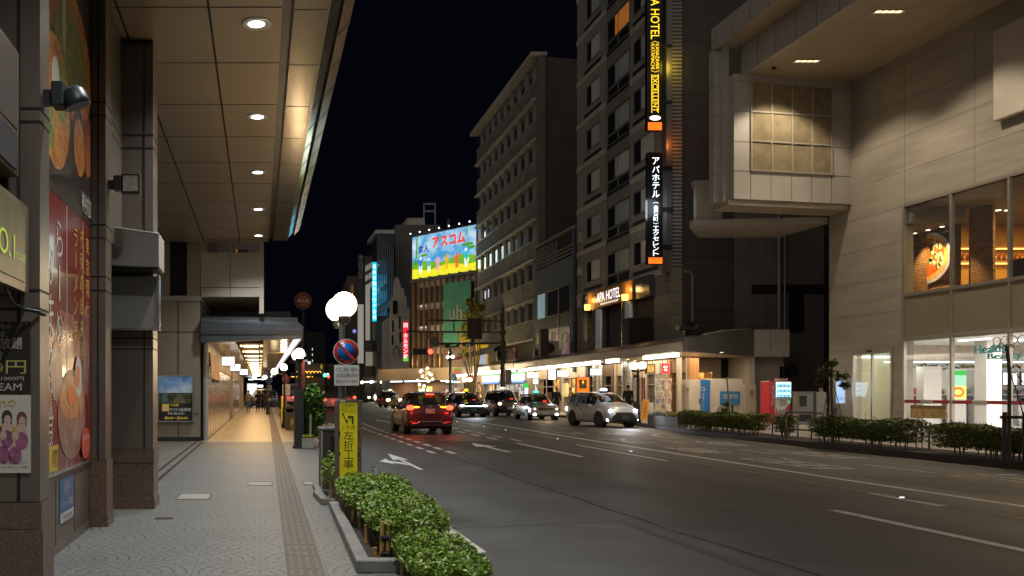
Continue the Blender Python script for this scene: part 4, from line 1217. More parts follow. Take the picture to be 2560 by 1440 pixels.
for k in range(9):
    z = 8.0 + 2.95 * k
    for nm, m_, q in (('sill_band', cream, (Y2 + .02, YB + .02, z, z + .33, -.05, .02)), ('sill_band', cream, (YA + .02, Y1 - .02, z, z + .33, -.05, .02)),
                      ('vent_slot', hb_dark, (Y2 + .85, Y2 + 3.9, z + .42, z + .62, -.02, .02)), ('vent_slot', hb_dark, (YA + 1.6, Y1 - .4, z + .42, z + .62, -.02, .02)), ('vent_slot', hb_dark, (Y1 + .05, Y2 - .05, z + .1, z + .3, .02, .07)),
                      ('balcony_panel', bay_m, (Y1 + .05, Y2 - .05, z + 2.35, z + 3.05, -.01, .07))):
        H.part(nm, hbox(MB(), *q), m_)
curtain = mat('grey_curtain', (.5, .5, .48), .9, 0, .35, 5, stretch=(1, 7, .3))
curtain2 = mat('teal_curtain', (.34, .39, .39), .9, 0, .4, 5, stretch=(1, 7, .3))
lit_cur = glow('lit_curtain', (.8, .26, .05), .22, .5, 3)
pane_m = glass('hotel_pane', (.30, .32, .33), .04, .12)
H.w = 0
def hwin(ya, yb, z0, z1, d, cur, split, name='window'):
    fr = MB()
    hbox(fr, ya, yb, z0, z0 + .06, d - .04, d + .02); hbox(fr, ya, yb, z1 - .06, z1, d - .04, d + .02)
    for y in [ya, yb - .06] + ([(ya + yb) / 2 - .03] if split else []):
        hbox(fr, y, y + .06, z0 + .06, z1 - .06, d - .038, d + .018)
    w = H.part(name, fr, alum)
    c = MB(); hq(c, ya + .06, yb - .06, z0 + .06, z1 - .06, d - .008)
    H.part('curtain', c, cur, parent=w)
    c = MB(); hq(c, yb - (yb - ya) * .36, yb - .06, z0 + .06, z1 - .06, d - .012)
    H.part('dark_gap', c, dglass, parent=w)
random.seed(4)
for k in range(9):
    z = 8.0 + 2.95 * k
    cs = [curtain, curtain2]
    hwin(Y2 + .95, Y2 + 3.4, z + .95, z + 2.35, -.02, random.choice(cs), False)
    hwin(Y1 + .1, Y2 - .1, z + .95, z + 2.3, .03, lit_cur if k == 5 else random.choice(cs), True)
    hwin(Y1 + .12, Y2 - .12, z + .32, z + .93, .03, dglass2 if k < 2 else dglass, True, 'lower_window')
    hwin(YA + 1.9, Y1 - .55, z + .95, z + 2.35, -.02, random.choice(cs), False)
H.part('gutter_pipe', MB().cyl((hx(61.45) - .15, 61.5, 3), (hx(61.45) - .15, 61.5, 13), .14), mat('navy_pipe', (.03, .04, .07), .4, .3, .1))
H.part('vent_cowl', MB().box(hx(61) - .2, hx(61), 60.5, 60.9, 11.9, 12.6).box(hx(61) - .2, hx(61), 60.5, 60.9, 9.6, 10.2).box(hx(61) - .2, hx(61), 60.5, 60.9, 7.4, 8.0), off_white)
# base storey over the arcade: panels, steel columns, glass, the sign band
mb = MB(); hbox(mb, YA, 49.1, .15, 8.2, -.02, .6); hbox(mb, 59.4, YB, .15, 8.0, -.02, .6); hbox(mb, 49.1, 59.4, .15, 4.2, .9, 1.2)
H.part('base_wall', mb, hbase)
mb = MB(); hbox(mb, 48.95, 59.4, 6.95, 8.15, -.35, -.02)
H.part('sign_band', mb, mat('green_grey_band', (.10, .11, .10), .25, .4, .15, 1))
mb = MB(); hbox(mb, 49.1, 59.4, 4.2, 6.95, .55, .6)
H.part('lobby_window', mb, glass('lobby_glass', (.16, .19, .17), .06))
lobby = glow('lobby_glow', (.5, .34, .12), .10, .9, 2.5)
mb = MB(); hbox(mb, 50.2, 50.9, 5.0, 6.3, .5, .54); hbox(mb, 53.4, 55.6, 4.6, 6.4, .5, .54); hbox(mb, 58.0, 59.0, 4.4, 6.2, .5, .54)
H.part('lobby_window', mb, lobby)
for y in (52.3, 57.0):
    H.part('steel_column', MB().cyl((hx(y) - .02, y, .15), (hx(y) - .02, y, 6.95), .5, n=24), steel)
t = Thing('hotel_name_board', 'orange lit hotel name board over the arcade roof between two glowing uplights', 'sign', (21.6, 54.5, 7.2))
mb = MB(); hbox(mb, 51.0, 58.2, 6.97, 8.12, -.47, -.36)
t.part('board', mb, mat('copper_board', (.42, .20, .06), .4, .2, .15, 1))
dv = Vector((-.0091, -1, 0)).normalized()
wht_l = glow('white_letters', (1, .98, .95), 1.6)
t.part('lettering', MB().text('APA HOTEL', (hx(54.6) - .48, 54.6, 7.62), dv, UP, 3.75, .6, False).text('KANAZAWA KATAMACHI EXCELLENT', (hx(54.4) - .48, 54.4, 7.16), dv, UP, 2.9, .12, False), wht_l)
for y in (51.6, 57.7):
    t.part('uplight', MB().cyl((hx(y) - .64, y, 6.97), (hx(y) - .64, y, 7.32), .17, .19, 14), glow('amber_lamp', (1, .55, .10), 3.5))
    t.lamp('uplight_glow', 'POINT', (hx(y) - .8, y, 7.6), 26, (1, .55, .16), shadow_soft_size=.15)
t = Thing('side_letters_panel', 'small pale characters at each end of the hotel name board', 'sign', (21.6, 50.6, 7.2))
t.part('lettering', MB().text('アパホテル', (hx(50.3) - .36, 50.3, 7.55), dv, UP, .75, .4, False).text('AP\nホテル', (hx(58.7) - .36, 58.7, 7.6), dv, UP, .5, .8, False), mat('pale_letters', (.6, .6, .58), .4, 0, 0, emit=(.6, .6, .58), es=.5))
# the two vertical signs
sign_blk = mat('sign_case_black', (.012, .012, .013), .3, 0, .1)
org = glow('orange_box', (1, .14, .01), 1.7, .35, 5)
yel = glow('yellow_neon', (1, .62, .02), 1.7)
t = Thing('vertical_hotel_sign', 'upper vertical black hotel sign with yellow lit Roman letters', 'sign', (21, 47, 15.5))
t.part('case', MB().box(20.62, 21.42, 46.85, 47.15, 15.5, 32.5), sign_blk, bevel=.02)
mb = MB()
mb.text('APA HOTEL', (21.03, 46.84, 21.75), (0, 0, -1), RT, 2.75, .46, False)
mb.text('〈', (21.03, 46.84, 20.22), (0, 0, -1), RT, .1, .44, False)
mb.text('KANAZAWA', (21.15, 46.84, 19.45), (0, 0, -1), RT, 1.34, .19, False)
mb.text('KATAMACHI', (20.91, 46.84, 19.45), (0, 0, -1), RT, 1.34, .19, False)
mb.text('〉', (21.03, 46.84, 18.66), (0, 0, -1), RT, .1, .44, False)
mb.text('EXCELLENT', (21.03, 46.84, 17.48), (0, 0, -1), RT, 1.95, .27, False)
mb.box(21.19, 21.22, 46.84, 46.85, 16.45, 18.5).box(20.84, 20.87, 46.84, 46.85, 16.45, 18.5)
t.part('lettering', mb, yel)
t.part('number_badge', MB().disc((21.03, 46.835, 16.18), (0, -1, 0), .3, 24, ry=.13), glow('badge_white', (1, .95, .7), 2.2))
t.part('lettering', MB().text('319', (21.03, 46.83, 16.18), RT, UP, .36, .15, False), sign_blk)
t.part('orange_panel', MB().box(20.66, 21.38, 46.82, 47.18, 15.54, 15.94), org)
for z in (17, 20, 23):
    t.part('bracket', MB().box(21.42, 22.0, 46.95, 47.05, z, z + .15), dark_met)
t.lamp('sign_glow', 'POINT', (21.7, 46.7, 19), 60, (1, .7, .05), shadow_soft_size=.6)
t.lamp('sign_glow', 'POINT', (21.7, 46.7, 14.8), 30, (1, .25, .03), shadow_soft_size=.3)
t = Thing('vertical_hotel_sign', 'lower vertical black hotel sign with white lit Japanese letters', 'sign', (21, 47, 8.4))
t.part('case', MB().box(20.62, 21.42, 46.8, 47.1, 8.38, 14.35), sign_blk, bevel=.02)
mb = MB()
for i, ch in enumerate('アパホテル'):
    mb.text(ch, (21.05, 46.79, 13.88 - i * .44), RT, UP, .38, .36, False)
mb.text('〈', (21.05, 46.79, 11.66), (0, 0, -1), RT, .07, .3, False)
for i, ch in enumerate('金沢片町'):
    mb.text(ch, (21.05, 46.79, 11.42 - i * .215), RT, UP, .26, .19, False)
mb.text('〉', (21.05, 46.79, 10.56), (0, 0, -1), RT, .07, .3, False)
for i, ch in enumerate('エクセレント'):
    mb.text(ch, (21.05, 46.79, 10.30 - i * .27), RT, UP, .3, .23, False)
t.part('lettering', mb, glow('white_neon', (.86, .93, 1), 2.4))
t.part('orange_panel', MB().box(20.66, 21.38, 46.77, 47.13, 8.42, 8.74), org)
for z in (9.2, 11.2, 13.4):
    t.part('bracket', MB().box(21.42, 22.0, 46.92, 47.02, z, z + .25), dark_met)
t.lamp('sign_glow', 'POINT', (21.0, 46.3, 11.5), 40, (.8, .9, 1), shadow_soft_size=.6)
t.lamp('sign_glow', 'POINT', (20.4, 47.8, 11.5), 60, (.8, .9, 1), shadow_soft_size=.6)

# ================================================================== right side: arcade canopies and the shops under them
def cx_(Y):
    return 19.0 + .044 * (Y - 39.5)          # the canopies' street edge
roof_dark = mat('canopy_roof', (.09, .085, .085), .3, .5, .15, .6)
fasc = mat('canopy_fascia', (.30, .28, .25), .3, .6, .1, 1)
warm_soff = mat('warm_soffit', (.52, .46, .36), .28, .2, .1, 1)
lamp_w = glow('canopy_lamp', (1, .93, .80), 4)
def canopy(name, label, y0, y1, z0, lamps, facade, inner=None):
    t = Thing(name, label, 'canopy', (cx_((y0 + y1) / 2), (y0 + y1) / 2, z0), 0, 'arcade canopies across the road')
    a, b = cx_(y0), cx_(y1)
    fa, fb = facade(y0), facade(y1)
    t.part('soffit', MB().prism([(a + .1, y0, z0), (b + .1, y1, z0), (fb, y1, z0)] + [(x, y, z0) for x, y in (inner or [(fa, y0)])], (0, 0, .06)), warm_soff)
    t.part('fascia', MB().prism([(a, y0, z0 + .02), (a + .12, y0, z0 + .02), (a + .12, y0, z0 + .42), (a - .06, y0, z0 + .42)], (b - a, y1 - y0, 0)), fasc)
    t.part('roof', MB().prism([(a - .04, y0, z0 + .425), (b - .04, y1, z0 + .425), (b + .9, y1, z0 + .72), (a + .9, y0 + .8, z0 + .72)], (0, 0, .06)).prism([(a + .9, y0 + .8, z0 + .72), (b + .9, y1, z0 + .72), (fb, y1, z0 + .8)] + [(x, y, z0 + .8) for x, y in (inner or [(fa, y0)])], (0, 0, .06)), roof_dark)
    mb = MB()
    for p, q in lamps:
        pa, qa = cx_(p), cx_(q)
        mb.prism([(pa + .02, p, z0 - .20), (qa + .02, q, z0 - .20), (qa + .3, q, z0 - .20), (pa + .3, p, z0 - .20)], (0, 0, .195))
    t.part('edge_lamp', mb, lamp_w, kind='stuff')
    mb = MB(); dlm = MB()
    y = y0 + 1.2
    while y < y1:
        for d in (1.1, 2.3):
            dlm.lathe((cx_(y) + d, y, z0 - .004), [(0, 0), (.09, 0)], n=10)
        y += 2.1
    t.part('soffit_lamp', dlm, glow('soffit_lamp', (1, .82, .55), 7), kind='stuff')
    y = y0 + 3
    while y < y1:
        t.lamp('canopy_light', 'AREA', (cx_(y) + 1.6, y, z0 - .1), 150, (1, .76, .47), shape='RECTANGLE', size=2.2, size_y=5)
        y += 6.5
    return t
L1 = [(40.6, 42.3), (42.45, 44.2), (48.2, 48.9), (49.0, 49.6), (51.2, 53.2), (54.1, 56.0), (57.0, 58.9), (59.9, 61.5), (61.7, 63.5), (64.5, 66.5), (67.6, 69.2)]
R1 = canopy('arcade_canopy', 'nearest dark arcade canopy with a bright lamp row, in front of the hotel', 39.5, 70.5, 3.42, L1, lambda y: hx(y) - .02, inner=[(22.1, 47.05), (25, 47), (25, 45)])
R1.lamp('canopy_light', 'AREA', (22.6, 43.9, 3.3), 60, (1, .8, .55), size=1.6)
L2 = [(71.2 + k * 3.1, 71.2 + k * 3.1 + 2.8) for k in range(13)]
R2 = canopy('arcade_canopy', 'farther arcade canopy with a green and red striped roof edge and continuous lamp row', 70.7, 111, 3.5, L2, lambda y: hx(y) + .3)
# green and red stripe on the second canopy
for nm, z, c in (('green_stripe', 4.0, (.12, .25, .05)), ('red_stripe', 3.72, (.35, .06, .05))):
    mb = MB().prism([(cx_(85) - .1, 85, z), (cx_(85) - .1, 85, z + .2), (cx_(111) - .1, 111, z + .26), (cx_(111) - .1, 111, z)], (.06, 0, 0))
    R2.part(nm, mb, mat(nm, c, .4, 0, .15, 2))
# near end of the first canopy: raked dark end wall and the pale end block on its pier
R1.part('end_fascia', MB().prism([(18.95, 39.4, 3.40), (25.05, 44.95, 3.40), (25.05, 44.95, 4.78), (22.2, 42.35, 4.5), (18.95, 39.4, 4.0)], (.12, -.13, 0)), mat('end_fascia', (.17, .165, .165), .35, .4, .12, 1))
R1.part('end_coping', MB().tube([(20.6, 40.9, 4.25), (22.2, 42.33, 4.53), (25.05, 44.93, 4.81)], .035, 6), cream)
R1.part('soffit', MB().prism([(19.0, 39.5, 3.415), (25, 45, 3.415), (25, 47, 3.415), (19.3, 47, 3.415)], (0, 0, -.03)), warm_soff)
R1.part('end_block', MB().box(25.06, 26.98, 44.85, 47.0, 3.39, 4.78), white_plain)
R1.part('end_block_joint', MB().box(26.0, 26.02, 44.843, 44.85, 3.39, 4.78), joint_b)
R1.part('end_pier', MB().box(25.0, 25.3, 45.0, 47, .15, 3.39), white_plain)
R1.part('end_wall', MB().box(25.3, 26.75, 45.3, 47.2, .15, 3.39).box(26.76, 26.9, 45.2, 45.4, 2.9, 3.39), mat('end_grey', (.24, .22, .20), .5, 0, .1, 1))
R1.part('post', MB().cyl((21.05, 44.2, .15), (21.05, 44.2, 3.4), .13, n=14), cream)
R1.part('post', MB().cyl((19.9, 52, .15), (19.9, 52, 3.4), .10, n=12), cream)
R1.part('meter_box', MB().box(21.3, 21.45, 44.0, 44.2, 1.8, 2.25).cyl((21.36, 44.1, 2.25), (21.36, 44.1, 3.3), .02), off_white)
single('roof_duct', MB().cyl((20.4, 43.0, 4.75), (22.2, 44.8, 4.78), .13, n=14).cyl((22.2, 44.8, 4.74), (22.34, 44.95, 4.86), .2, n=14).box(20.9, 21.0, 43.5, 43.6, 4.3, 4.65), steel, 'silver exhaust duct lying on the near arcade roof beside the hotel', 'duct', (21, 44, 4.4))
single('roof_tank', MB().box(20.6, 21.9, 49.2, 50.0, 4.3, 5.75), mat('tank_black', (.02, .02, .022), .45, .2, .1), 'black box unit standing on the arcade roof before the hotel lobby windows', 'roof unit', (21.2, 49.6, 4.2), bevel=.03)
t = Thing('lamp_on_pole', 'thin curved grey service pole against the grey building wall, above the canopy', 'pole', (22.9, 46.7, 4.7))
t.part('pole', MB().tube([(22.95, 46.7, 4.75), (22.95, 46.7, 7.75), (22.85, 46.7, 7.95), (22.65, 46.7, 8.0)], .045), grey_met)
t.part('head', MB().ball((22.6, 46.7, 7.98), .1), grey_met)
t.part('base', MB().box(22.75, 23.15, 46.5, 46.9, 4.6, 5.3), dark_met)

# shop fronts under the canopies
def interior(name, c1, c2, c3, scale, es):
    m = bpy.data.materials.new(name); m.use_nodes = True
    g = NG(m); b = m.node_tree.nodes['Principled BSDF']
    co = g.n('ShaderNodeTexCoord').outputs['Object']
    v = g.n('ShaderNodeTexVoronoi'); v.inputs['Scale'].default_value = scale; v.distance = 'CHEBYCHEV'
    mp = g.n('ShaderNodeMapping'); mp.inputs['Scale'].default_value = (1, 1, 1.6); g.l(co, mp.inputs[0]); g.l(mp.outputs[0], v.inputs['Vector'])
    s = g.n('ShaderNodeSeparateColor'); g.l(v.outputs['Color'], s.inputs[0])
    r = g.n('ShaderNodeValToRGB'); e = r.color_ramp.elements
    e[0].position = .1; e[0].color = (*c1, 1); e[1].position = .95; e[1].color = (*c3, 1); k = e.new(.55); k.color = (*c2, 1)
    g.l(s.outputs[0], r.inputs[0])
    g.l(r.outputs[0], b.inputs['Base Color']); g.l(r.outputs[0], b.inputs['Emission Color']); b.inputs['Emission Strength'].default_value = es
    MATS[name] = m
    return m
int_warm = interior('warm_room', (.06, .03, .012), (.35, .2, .07), (.8, .58, .3), 1.6, 1.4)
int_cool = interior('store_room', (.10, .13, .16), (.42, .45, .44), (.75, .78, .75), 2.2, .8)
int_amb = interior('amber_room', (.10, .04, .01), (.42, .2, .04), (.85, .5, .12), 2.0, 1.5)
tan = mat('tan_wall', (.36, .30, .21), .6, 0, .15, 1.5)
wood_d = mat('dark_wood', (.10, .055, .03), .5, 0, .35, 2, stretch=(6, 6, .5))
wood_l = mat('light_wood', (.34, .17, .06), .5, 0, .3, 2, stretch=(6, 6, .5))
white_post = mat('cream_post', (.52, .48, .40), .4, 0, .1)
def shop(label, y0, y1, wallm, roomm, door=.5, x=None, name='ground_floor_shop', glass_to=2.6):
    """a ground floor shop: side piers, header, glazed front with mullions, and a lit room behind it"""
    xf = (lambda y: hx(y) + .05) if x is None else x
    t = Thing(name, label, 'shop', (xf((y0 + y1) / 2), (y0 + y1) / 2, .15), 0, 'shops under the far arcade')
    def bxs(ya, yb, z0, z1, d0, d1):
        return MB().prism([(xf(ya) + d0, ya, z0), (xf(yb) + d0, yb, z0), (xf(yb) + d1, yb, z0), (xf(ya) + d1, ya, z0)], (0, 0, z1 - z0))
    t.part('pier', bxs(y0, y0 + .35, .15, 3.42, -.15, .3), wallm)
    t.part('pier', bxs(y1 - .35, y1, .15, 3.42, -.15, .3), wallm)
    t.part('header', bxs(y0 + .35, y1 - .35, glass_to, 3.42, -.1, .25), wallm)
    room = bxs(y0 + .35, y1 - .35, .2, glass_to, 1.1, 1.15)
    t.part('lit_room', room, roomm)
    t.part('room_floor', bxs(y0 + .35, y1 - .35, .15, .2, 0, 1.1), warm_tile)
    fr = MB()
    n = max(2, int((y1 - y0) / 1.5))
    for i in range(n + 1):
        y = y0 + .35 + (y1 - y0 - .7) * i / n
        fr.v += []; b2 = bxs(y - .03, y + .03, .2, glass_to, -.05, .02); fr.add(b2.v, b2.f)
    b2 = bxs(y0 + .35, y1 - .35, glass_to - .62, glass_to - .56, -.055, .015); fr.add(b2.v, b2.f)
    t.part('window_frame', fr, alum)
    cnt = MB()
    random.seed(int(y0 * 7))
    for i in range(int((y1 - y0) / 1.1)):
        y = y0 + .7 + i * 1.1
        b2 = bxs(y, y + random.uniform(.4, .8), .2, random.uniform(.9, 1.7), .5, .8); cnt.add(b2.v, b2.f)
    t.part('counter', cnt, wood_d, kind='stuff')
    return t
shop('wooden noodle shop front with an orange brown door wall, behind the hanging banners', 44.5, 47.0, wood_l, int_amb, x=lambda y: 21.9)
shop('open bar front with warm amber room behind the standing customers', 47.1, 50.4, white_post, int_warm)
shop('glazed shop front left of the bar, behind the orange sign', 50.5, 54.6, tan, int_warm)
shop('dim restaurant front with a tall paper lantern', 54.7, 59.4, wood_d, int_amb)
shop('narrow cream shop front beside the white hanging signs', 59.5, 64.4, white_post, int_warm)
shop('dark timbered shop front between cream piers', 64.5, 70.3, tan, int_amb)
cs = shop('bright convenience store front under a white, green and blue fascia sign', 72.5, 88, tan, int_cool, glass_to=2.35)
shop('brown fronted shop beyond the convenience store', 88.2, 99, wood_l, int_warm)
shop('farthest lit shop front under the striped canopy', 99.2, 110, tan, int_amb)

# convenience store fascia
t = Thing('store_sign', 'long lit convenience store sign, white with green and blue edges', 'sign', (21.8, 79, 2.4))
def sx(y):
    return hx(y) - .16
def sbox(mb, ya, yb, z0, z1, d0=0, d1=-.1):
    mb.prism([(sx(ya) + d0, ya, z0), (sx(yb) + d0, yb, z0), (sx(yb) + d1, yb, z0), (sx(ya) + d1, ya, z0)], (0, 0, z1 - z0)); return mb
for nm, z0, z1, m_ in (('white_panel', 2.62, 3.14, glow('store_white', (.82, .9, 1), 1.15)), ('green_panel', 3.145, 3.32, glow('store_green', (.02, .5, .12), .9)), ('blue_panel', 2.42, 2.615, glow('store_blue', (.05, .25, .75), .9))):
    mb = MB(); sbox(mb, 73.4, 80.6, z0, z1); sbox(mb, 81.5, 87.6, z0, z1)
    t.part(nm, mb, m_)
t.part('lettering', MB().text('FamilyMart', (sx(85) - .12, 85, 2.88), dv, UP, 3.6, .42, False), mat('store_ink', (.02, .10, .3), .4, 0, 0))
t.lamp('sign_light', 'AREA', (20.6, 80, 2.9), 60, (.85, .95, 1), shape='RECTANGLE', size=1, size_y=12, aim=(-1, 0, -.6))

# hung signs, lanterns and banners
def hung(label, loc, w, h, facem, text=None, ink=None, name='hanging_sign', fit=.8, casem=None):
    t = Thing(name, label, 'sign', loc, 0, None, local=True)
    t.part('case', MB().box(-w / 2 - .03, w / 2 + .03, -.08, .08, -h / 2 - .03, h / 2 + .03), casem or dark_met, bevel=.01)
    t.part('face', MB().box(-w / 2, w / 2, -.085, .085, -h / 2, h / 2), facem)
    t.part('hanger', MB().box(-w * .3 - .01, -w * .3 + .01, -.01, .01, h / 2, h / 2 + .25).box(w * .3 - .01, w * .3 + .01, -.01, .01, h / 2, h / 2 + .25), dark_met)
    if text:
        t.part('lettering', MB().text(text, (0, -.09, 0), RT, UP, w * fit, h * fit, False), ink)
    return t
w_face = glow('white_sign_face', (.92, .96, 1), 1.8)
w_face2 = glow('blue_white_face', (.62, .8, 1), 1.3)
ink = mat('dark_ink', (.03, .03, .035), .5, 0, 0)
blue_ink = mat('blue_ink', (.05, .2, .5), .5, 0, 0)
hung('white lit hanging sign close to the steel column, under the nearest canopy', P(1488, 930, 50), .62, .36, w_face, '片町', blue_ink)
hung('white lit hanging sign left of the paper lantern, broad and low', P(1406, 934, 56), .72, .36, w_face, '片町', blue_ink)
hung('tall white and blue lit hanging sign between the cream piers', P(1379, 936, 58), .45, .66, w_face, None)
hung('broad glowing cluster sign beside the farther canopy end', P(1331, 938, 70), .9, .42, glow('cream_sign_face', (1, .86, .6), 2.4), None)
hung('low white square sign under the glowing cluster sign', P(1338, 953, 69), .4, .36, w_face, None)
t = hung('orange framed sign with a dark panel and yellow flame, at the kerb behind the van', P(1456, 962, 51), .70, .84, glow('orange_sign_face', (1, .17, .01), 1.0), None, casem=off_white)
t.part('dark_panel', MB().box(-.21, .21, -.095, -.085, -.22, .30), mat('panel_umber', (.06, .04, .03), .4, 0, 0))
t.part('flame', MB().add([(.07 * math.cos(a) * (1 if math.sin(a) < .2 else .6), -.1, .17 + .1 * math.sin(a)) for a in [i * math.pi / 8 for i in range(16)]], [tuple(range(16))]), glow('flame_yellow', (1, .65, .05), .9))
t.part('lettering', MB().text('IZAKAYA', (0, -.1, .01), RT, UP, .3, .07, False).text('炭火', (0, -.1, -.12), RT, UP, .16, .07, False), prnt_wht)
t = hung('red square lit sign with a white emblem above the noodle banners', P(1662, 921, 44), .40, .48, glow('red_sign_face', (.85, .015, .02), 1.1), 'の\nる', glow('white_sign_face', (.92, .96, 1), 1.8), fit=.55, casem=off_white)
hung('framed wooden shop name board over the noodle shop door', P(1625, 922, 44.5), .42, .44, mat('gilt_board', (.2, .14, .05), .4, .2, .3, 6), '麺屋', glow('gilt_letters', (.8, .6, .2), .5), casem=wood_d)
hung('green over white upright lit sign by the store corner', P(1315, 978, 62), .26, .95, w_face2, None)
single('lit_sign', MB().box(-.14, .14, -.1, .1, -.16, .16), glow('cap_green', (.02, .6, .06), .9), 'green lit cap on the upright sign by the store corner', 'sign', P(1315, 964, 61.9), local=True)
t = Thing('paper_lantern', 'tall glowing paper lantern hanging before the dim restaurant', 'lantern', P(1413, 975, 55), 0, None, True)
t.part('shade', MB().lathe((0, 0, 0), [(.12, .44), (.19, .38), (.21, .1), (.21, -.2), (.18, -.38), (.12, -.43)], n=16), glow('lantern_paper', (.9, .62, .25), .75, .5, 3))
t.part('cap', MB().lathe((0, 0, 0), [(0, .48), (.12, .47), (.12, .43)], n=16).lathe((0, 0, 0), [(0, -.46), (.12, -.46), (.12, -.42)], n=16), dark_met)
# noodle shop banners
bann = mat('banner_cloth', (.56, .5, .42), .8, 0, .08, 3)
binks = (mat('banner_red', (.45, .04, .05), .7, 0, 0), mat('banner_ink', (.03, .03, .06), .7, 0, 0), mat('banner_blue', (.06, .14, .45), .7, 0, 0))
def banner(label, px, txt, ink_m, py=992, Y=43.6):
    p = P(px, py, Y)
    t = Thing('shop_banner', label, 'banner', (p.x, p.y, .15), 0, 'hanging cloth banners of the noodle shop')
    z0, z1 = .55, 2.28
    n = 10; vs = []
    for i in range(n + 1):
        z = z1 + (z0 - z1) * i / n
        s = .03 * math.sin(i * 1.3 + px)
        vs += [(p.x - .13 + s * .4, p.y + s, z), (p.x + .13 + s * .4, p.y - s, z)]
    mb = MB().add(vs, [(2 * i, 2 * i + 1, 2 * i + 3, 2 * i + 2) for i in range(n)])
    c = t.part('cloth', mb, bann)
    t.part('rod', MB().cyl((p.x - .15, p.y, z1), (p.x + .15, p.y, z1), .012, n=8), wood_d)
    mb = MB()
    for i, ch in enumerate(txt):
        mb.text(ch, (p.x, p.y - .05, z1 - .22 - i * .3), RT, UP, .19, .25, False)
    t.part('lettering', mb, ink_m)
banner('white cloth banner with blue letters, left one of the noodle shop trio', 1644, 'うどん屋', binks[2])
banner('white cloth banner with black brush letters, middle one of the noodle shop trio', 1657, '煮干し中華', binks[1])
banner('white cloth banner with red letters, right one of the noodle shop trio', 1672, 'ラメン店', binks[0])
t = Thing('sandwich_board', 'leaning orange board sign with dark lettering by the flower troughs', 'board', P(1614, 1050, 42.5), 0, None, True)
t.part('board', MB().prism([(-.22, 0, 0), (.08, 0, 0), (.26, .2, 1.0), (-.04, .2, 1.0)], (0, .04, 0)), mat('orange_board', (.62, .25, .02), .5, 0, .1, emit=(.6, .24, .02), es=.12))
mb = MB()
for i, ch in enumerate('お品書き'):
    mb.text(ch, (.0 + .035 * (3 - i) - .03, -.01 + .047 * (3.6 - i), .8 - i * .2), RT, (0, .2, 1), .12, .15, False)
t.part('lettering', mb, ink)
t = Thing('menu_stand', 'white menu stand leaning beside the orange board', 'board', P(1628, 1050, 43), 0, None, True)
t.part('board', MB().prism([(-.16, 0, 0), (.14, 0, 0), (.2, .2, .85), (-.08, .2, .85)], (0, .03, 0)), prnt_wht)
t.part('leg', MB().tube([(.1, .45, 0), (.08, .2, .8)], .015), off_white)
for k, (px, w, lab, c) in enumerate(((1596, .5, 'short grey pink curtain panel over the bar entrance', (.36, .34, .33)), (1603, .4, 'dark red curtain panel over the bar entrance', (.22, .05, .06)))):
    p = P(px, 975, 46)
    mb = MB(); n = 8
    vs = []
    for i in range(n + 1):
        x = p.x - w / 2 + w * i / n
        d = .04 * math.sin(i * 2.1)
        vs += [(x, p.y + d, 1.1), (x, p.y + d * .5, 2.35)]
    mb.add(vs, [(2 * i, 2 * i + 2, 2 * i + 3, 2 * i + 1) for i in range(n)], True)
    single('door_curtain', mb, mat('curtain_cloth%d' % k, c, .9, 0, .1, 4), lab, 'curtain', (p.x, p.y, 1.1))

# ================================================================== buildings behind the arcade, going away
conc = mat('grey_concrete', (.20, .185, .165), .75, 0, .25, 1.2, .1, 8)
conc_r = mat('rough_concrete', (.19, .172, .145), .85, 0, .45, 1.6, .5, 10)
bd_glass = glass('office_glass', (.055, .057, .06), .12, 1, .5)
# small grey building between hotel and office
K = Thing('small_grey_building', 'low grey shop building with lattice parapet squeezed between hotel and office block', 'building', (25, 66, .15))
def frontbox(mb, ya, yb, z0, z1, d0, d1, f=hx):
    mb.prism([(f(ya) + d0, ya, z0), (f(yb) + d0, yb, z0), (f(yb) + d1, yb, z0), (f(ya) + d1, ya, z0)], (0, 0, z1 - z0)); return mb
K.part('wall', frontbox(MB(), 61.9, 71.2, 3.6, 11.2, 0, 8), mat('slate_siding', (.12, .125, .135), .6, .1, .15, 2, stretch=(1, 14, .2)))
lat = MB()
for k in range(7):
    frontbox(lat, 66.2 + k * .7, 66.32 + k * .7, 11.2, 13.0, .1, .2)
for k in range(7):
    frontbox(lat, 62.4, 70.9, 11.25 + k * .28, 11.35 + k * .28, .12, .22) if k < 4 else frontbox(lat, 68.4, 70.9, 11.25 + k * .28, 11.35 + k * .28, .12, .22)
frontbox(lat, 62.0, 71.2, 13.2, 13.4, 0, .3); frontbox(lat, 70.9, 71.2, 11.2, 13.2, 0, .3); frontbox(lat, 62.0, 62.3, 11.2, 13.2, 0, .3)
K.part('lattice_parapet', lat, conc)
for (ya, yb, z0, z1, mm) in ((68.5, 70.3, 7.4, 9.3, w_face2), (63.0, 67.8, 7.4, 9.3, dglass2), (62.9, 67.6, 4.0, 6.3, interior('window_stickers', (.05, .06, .04), (.2, .2, .1), (.5, .2, .3), 1.4, .35)), (68.4, 70.4, 4.0, 6.2, dglass2)):
    fr = K.part('window', frontbox(frontbox(MB(), ya, yb, z0 - .08, z0, -.08, 0), ya, yb, z1, z1 + .08, -.08, 0), alum)
    K.part('pane', frontbox(MB(), ya, yb, z0, z1, -.03, -.01), mm if mm is not w_face2 else glow('dim_blue_pane', (.4, .6, .7), .3, .6, 2), parent=fr)
K.part('mullion', frontbox(frontbox(MB(), 65.2, 65.3, 4, 9.3, -.06, 0), 66.9, 67.0, 4, 6.3, -.06, 0), alum)
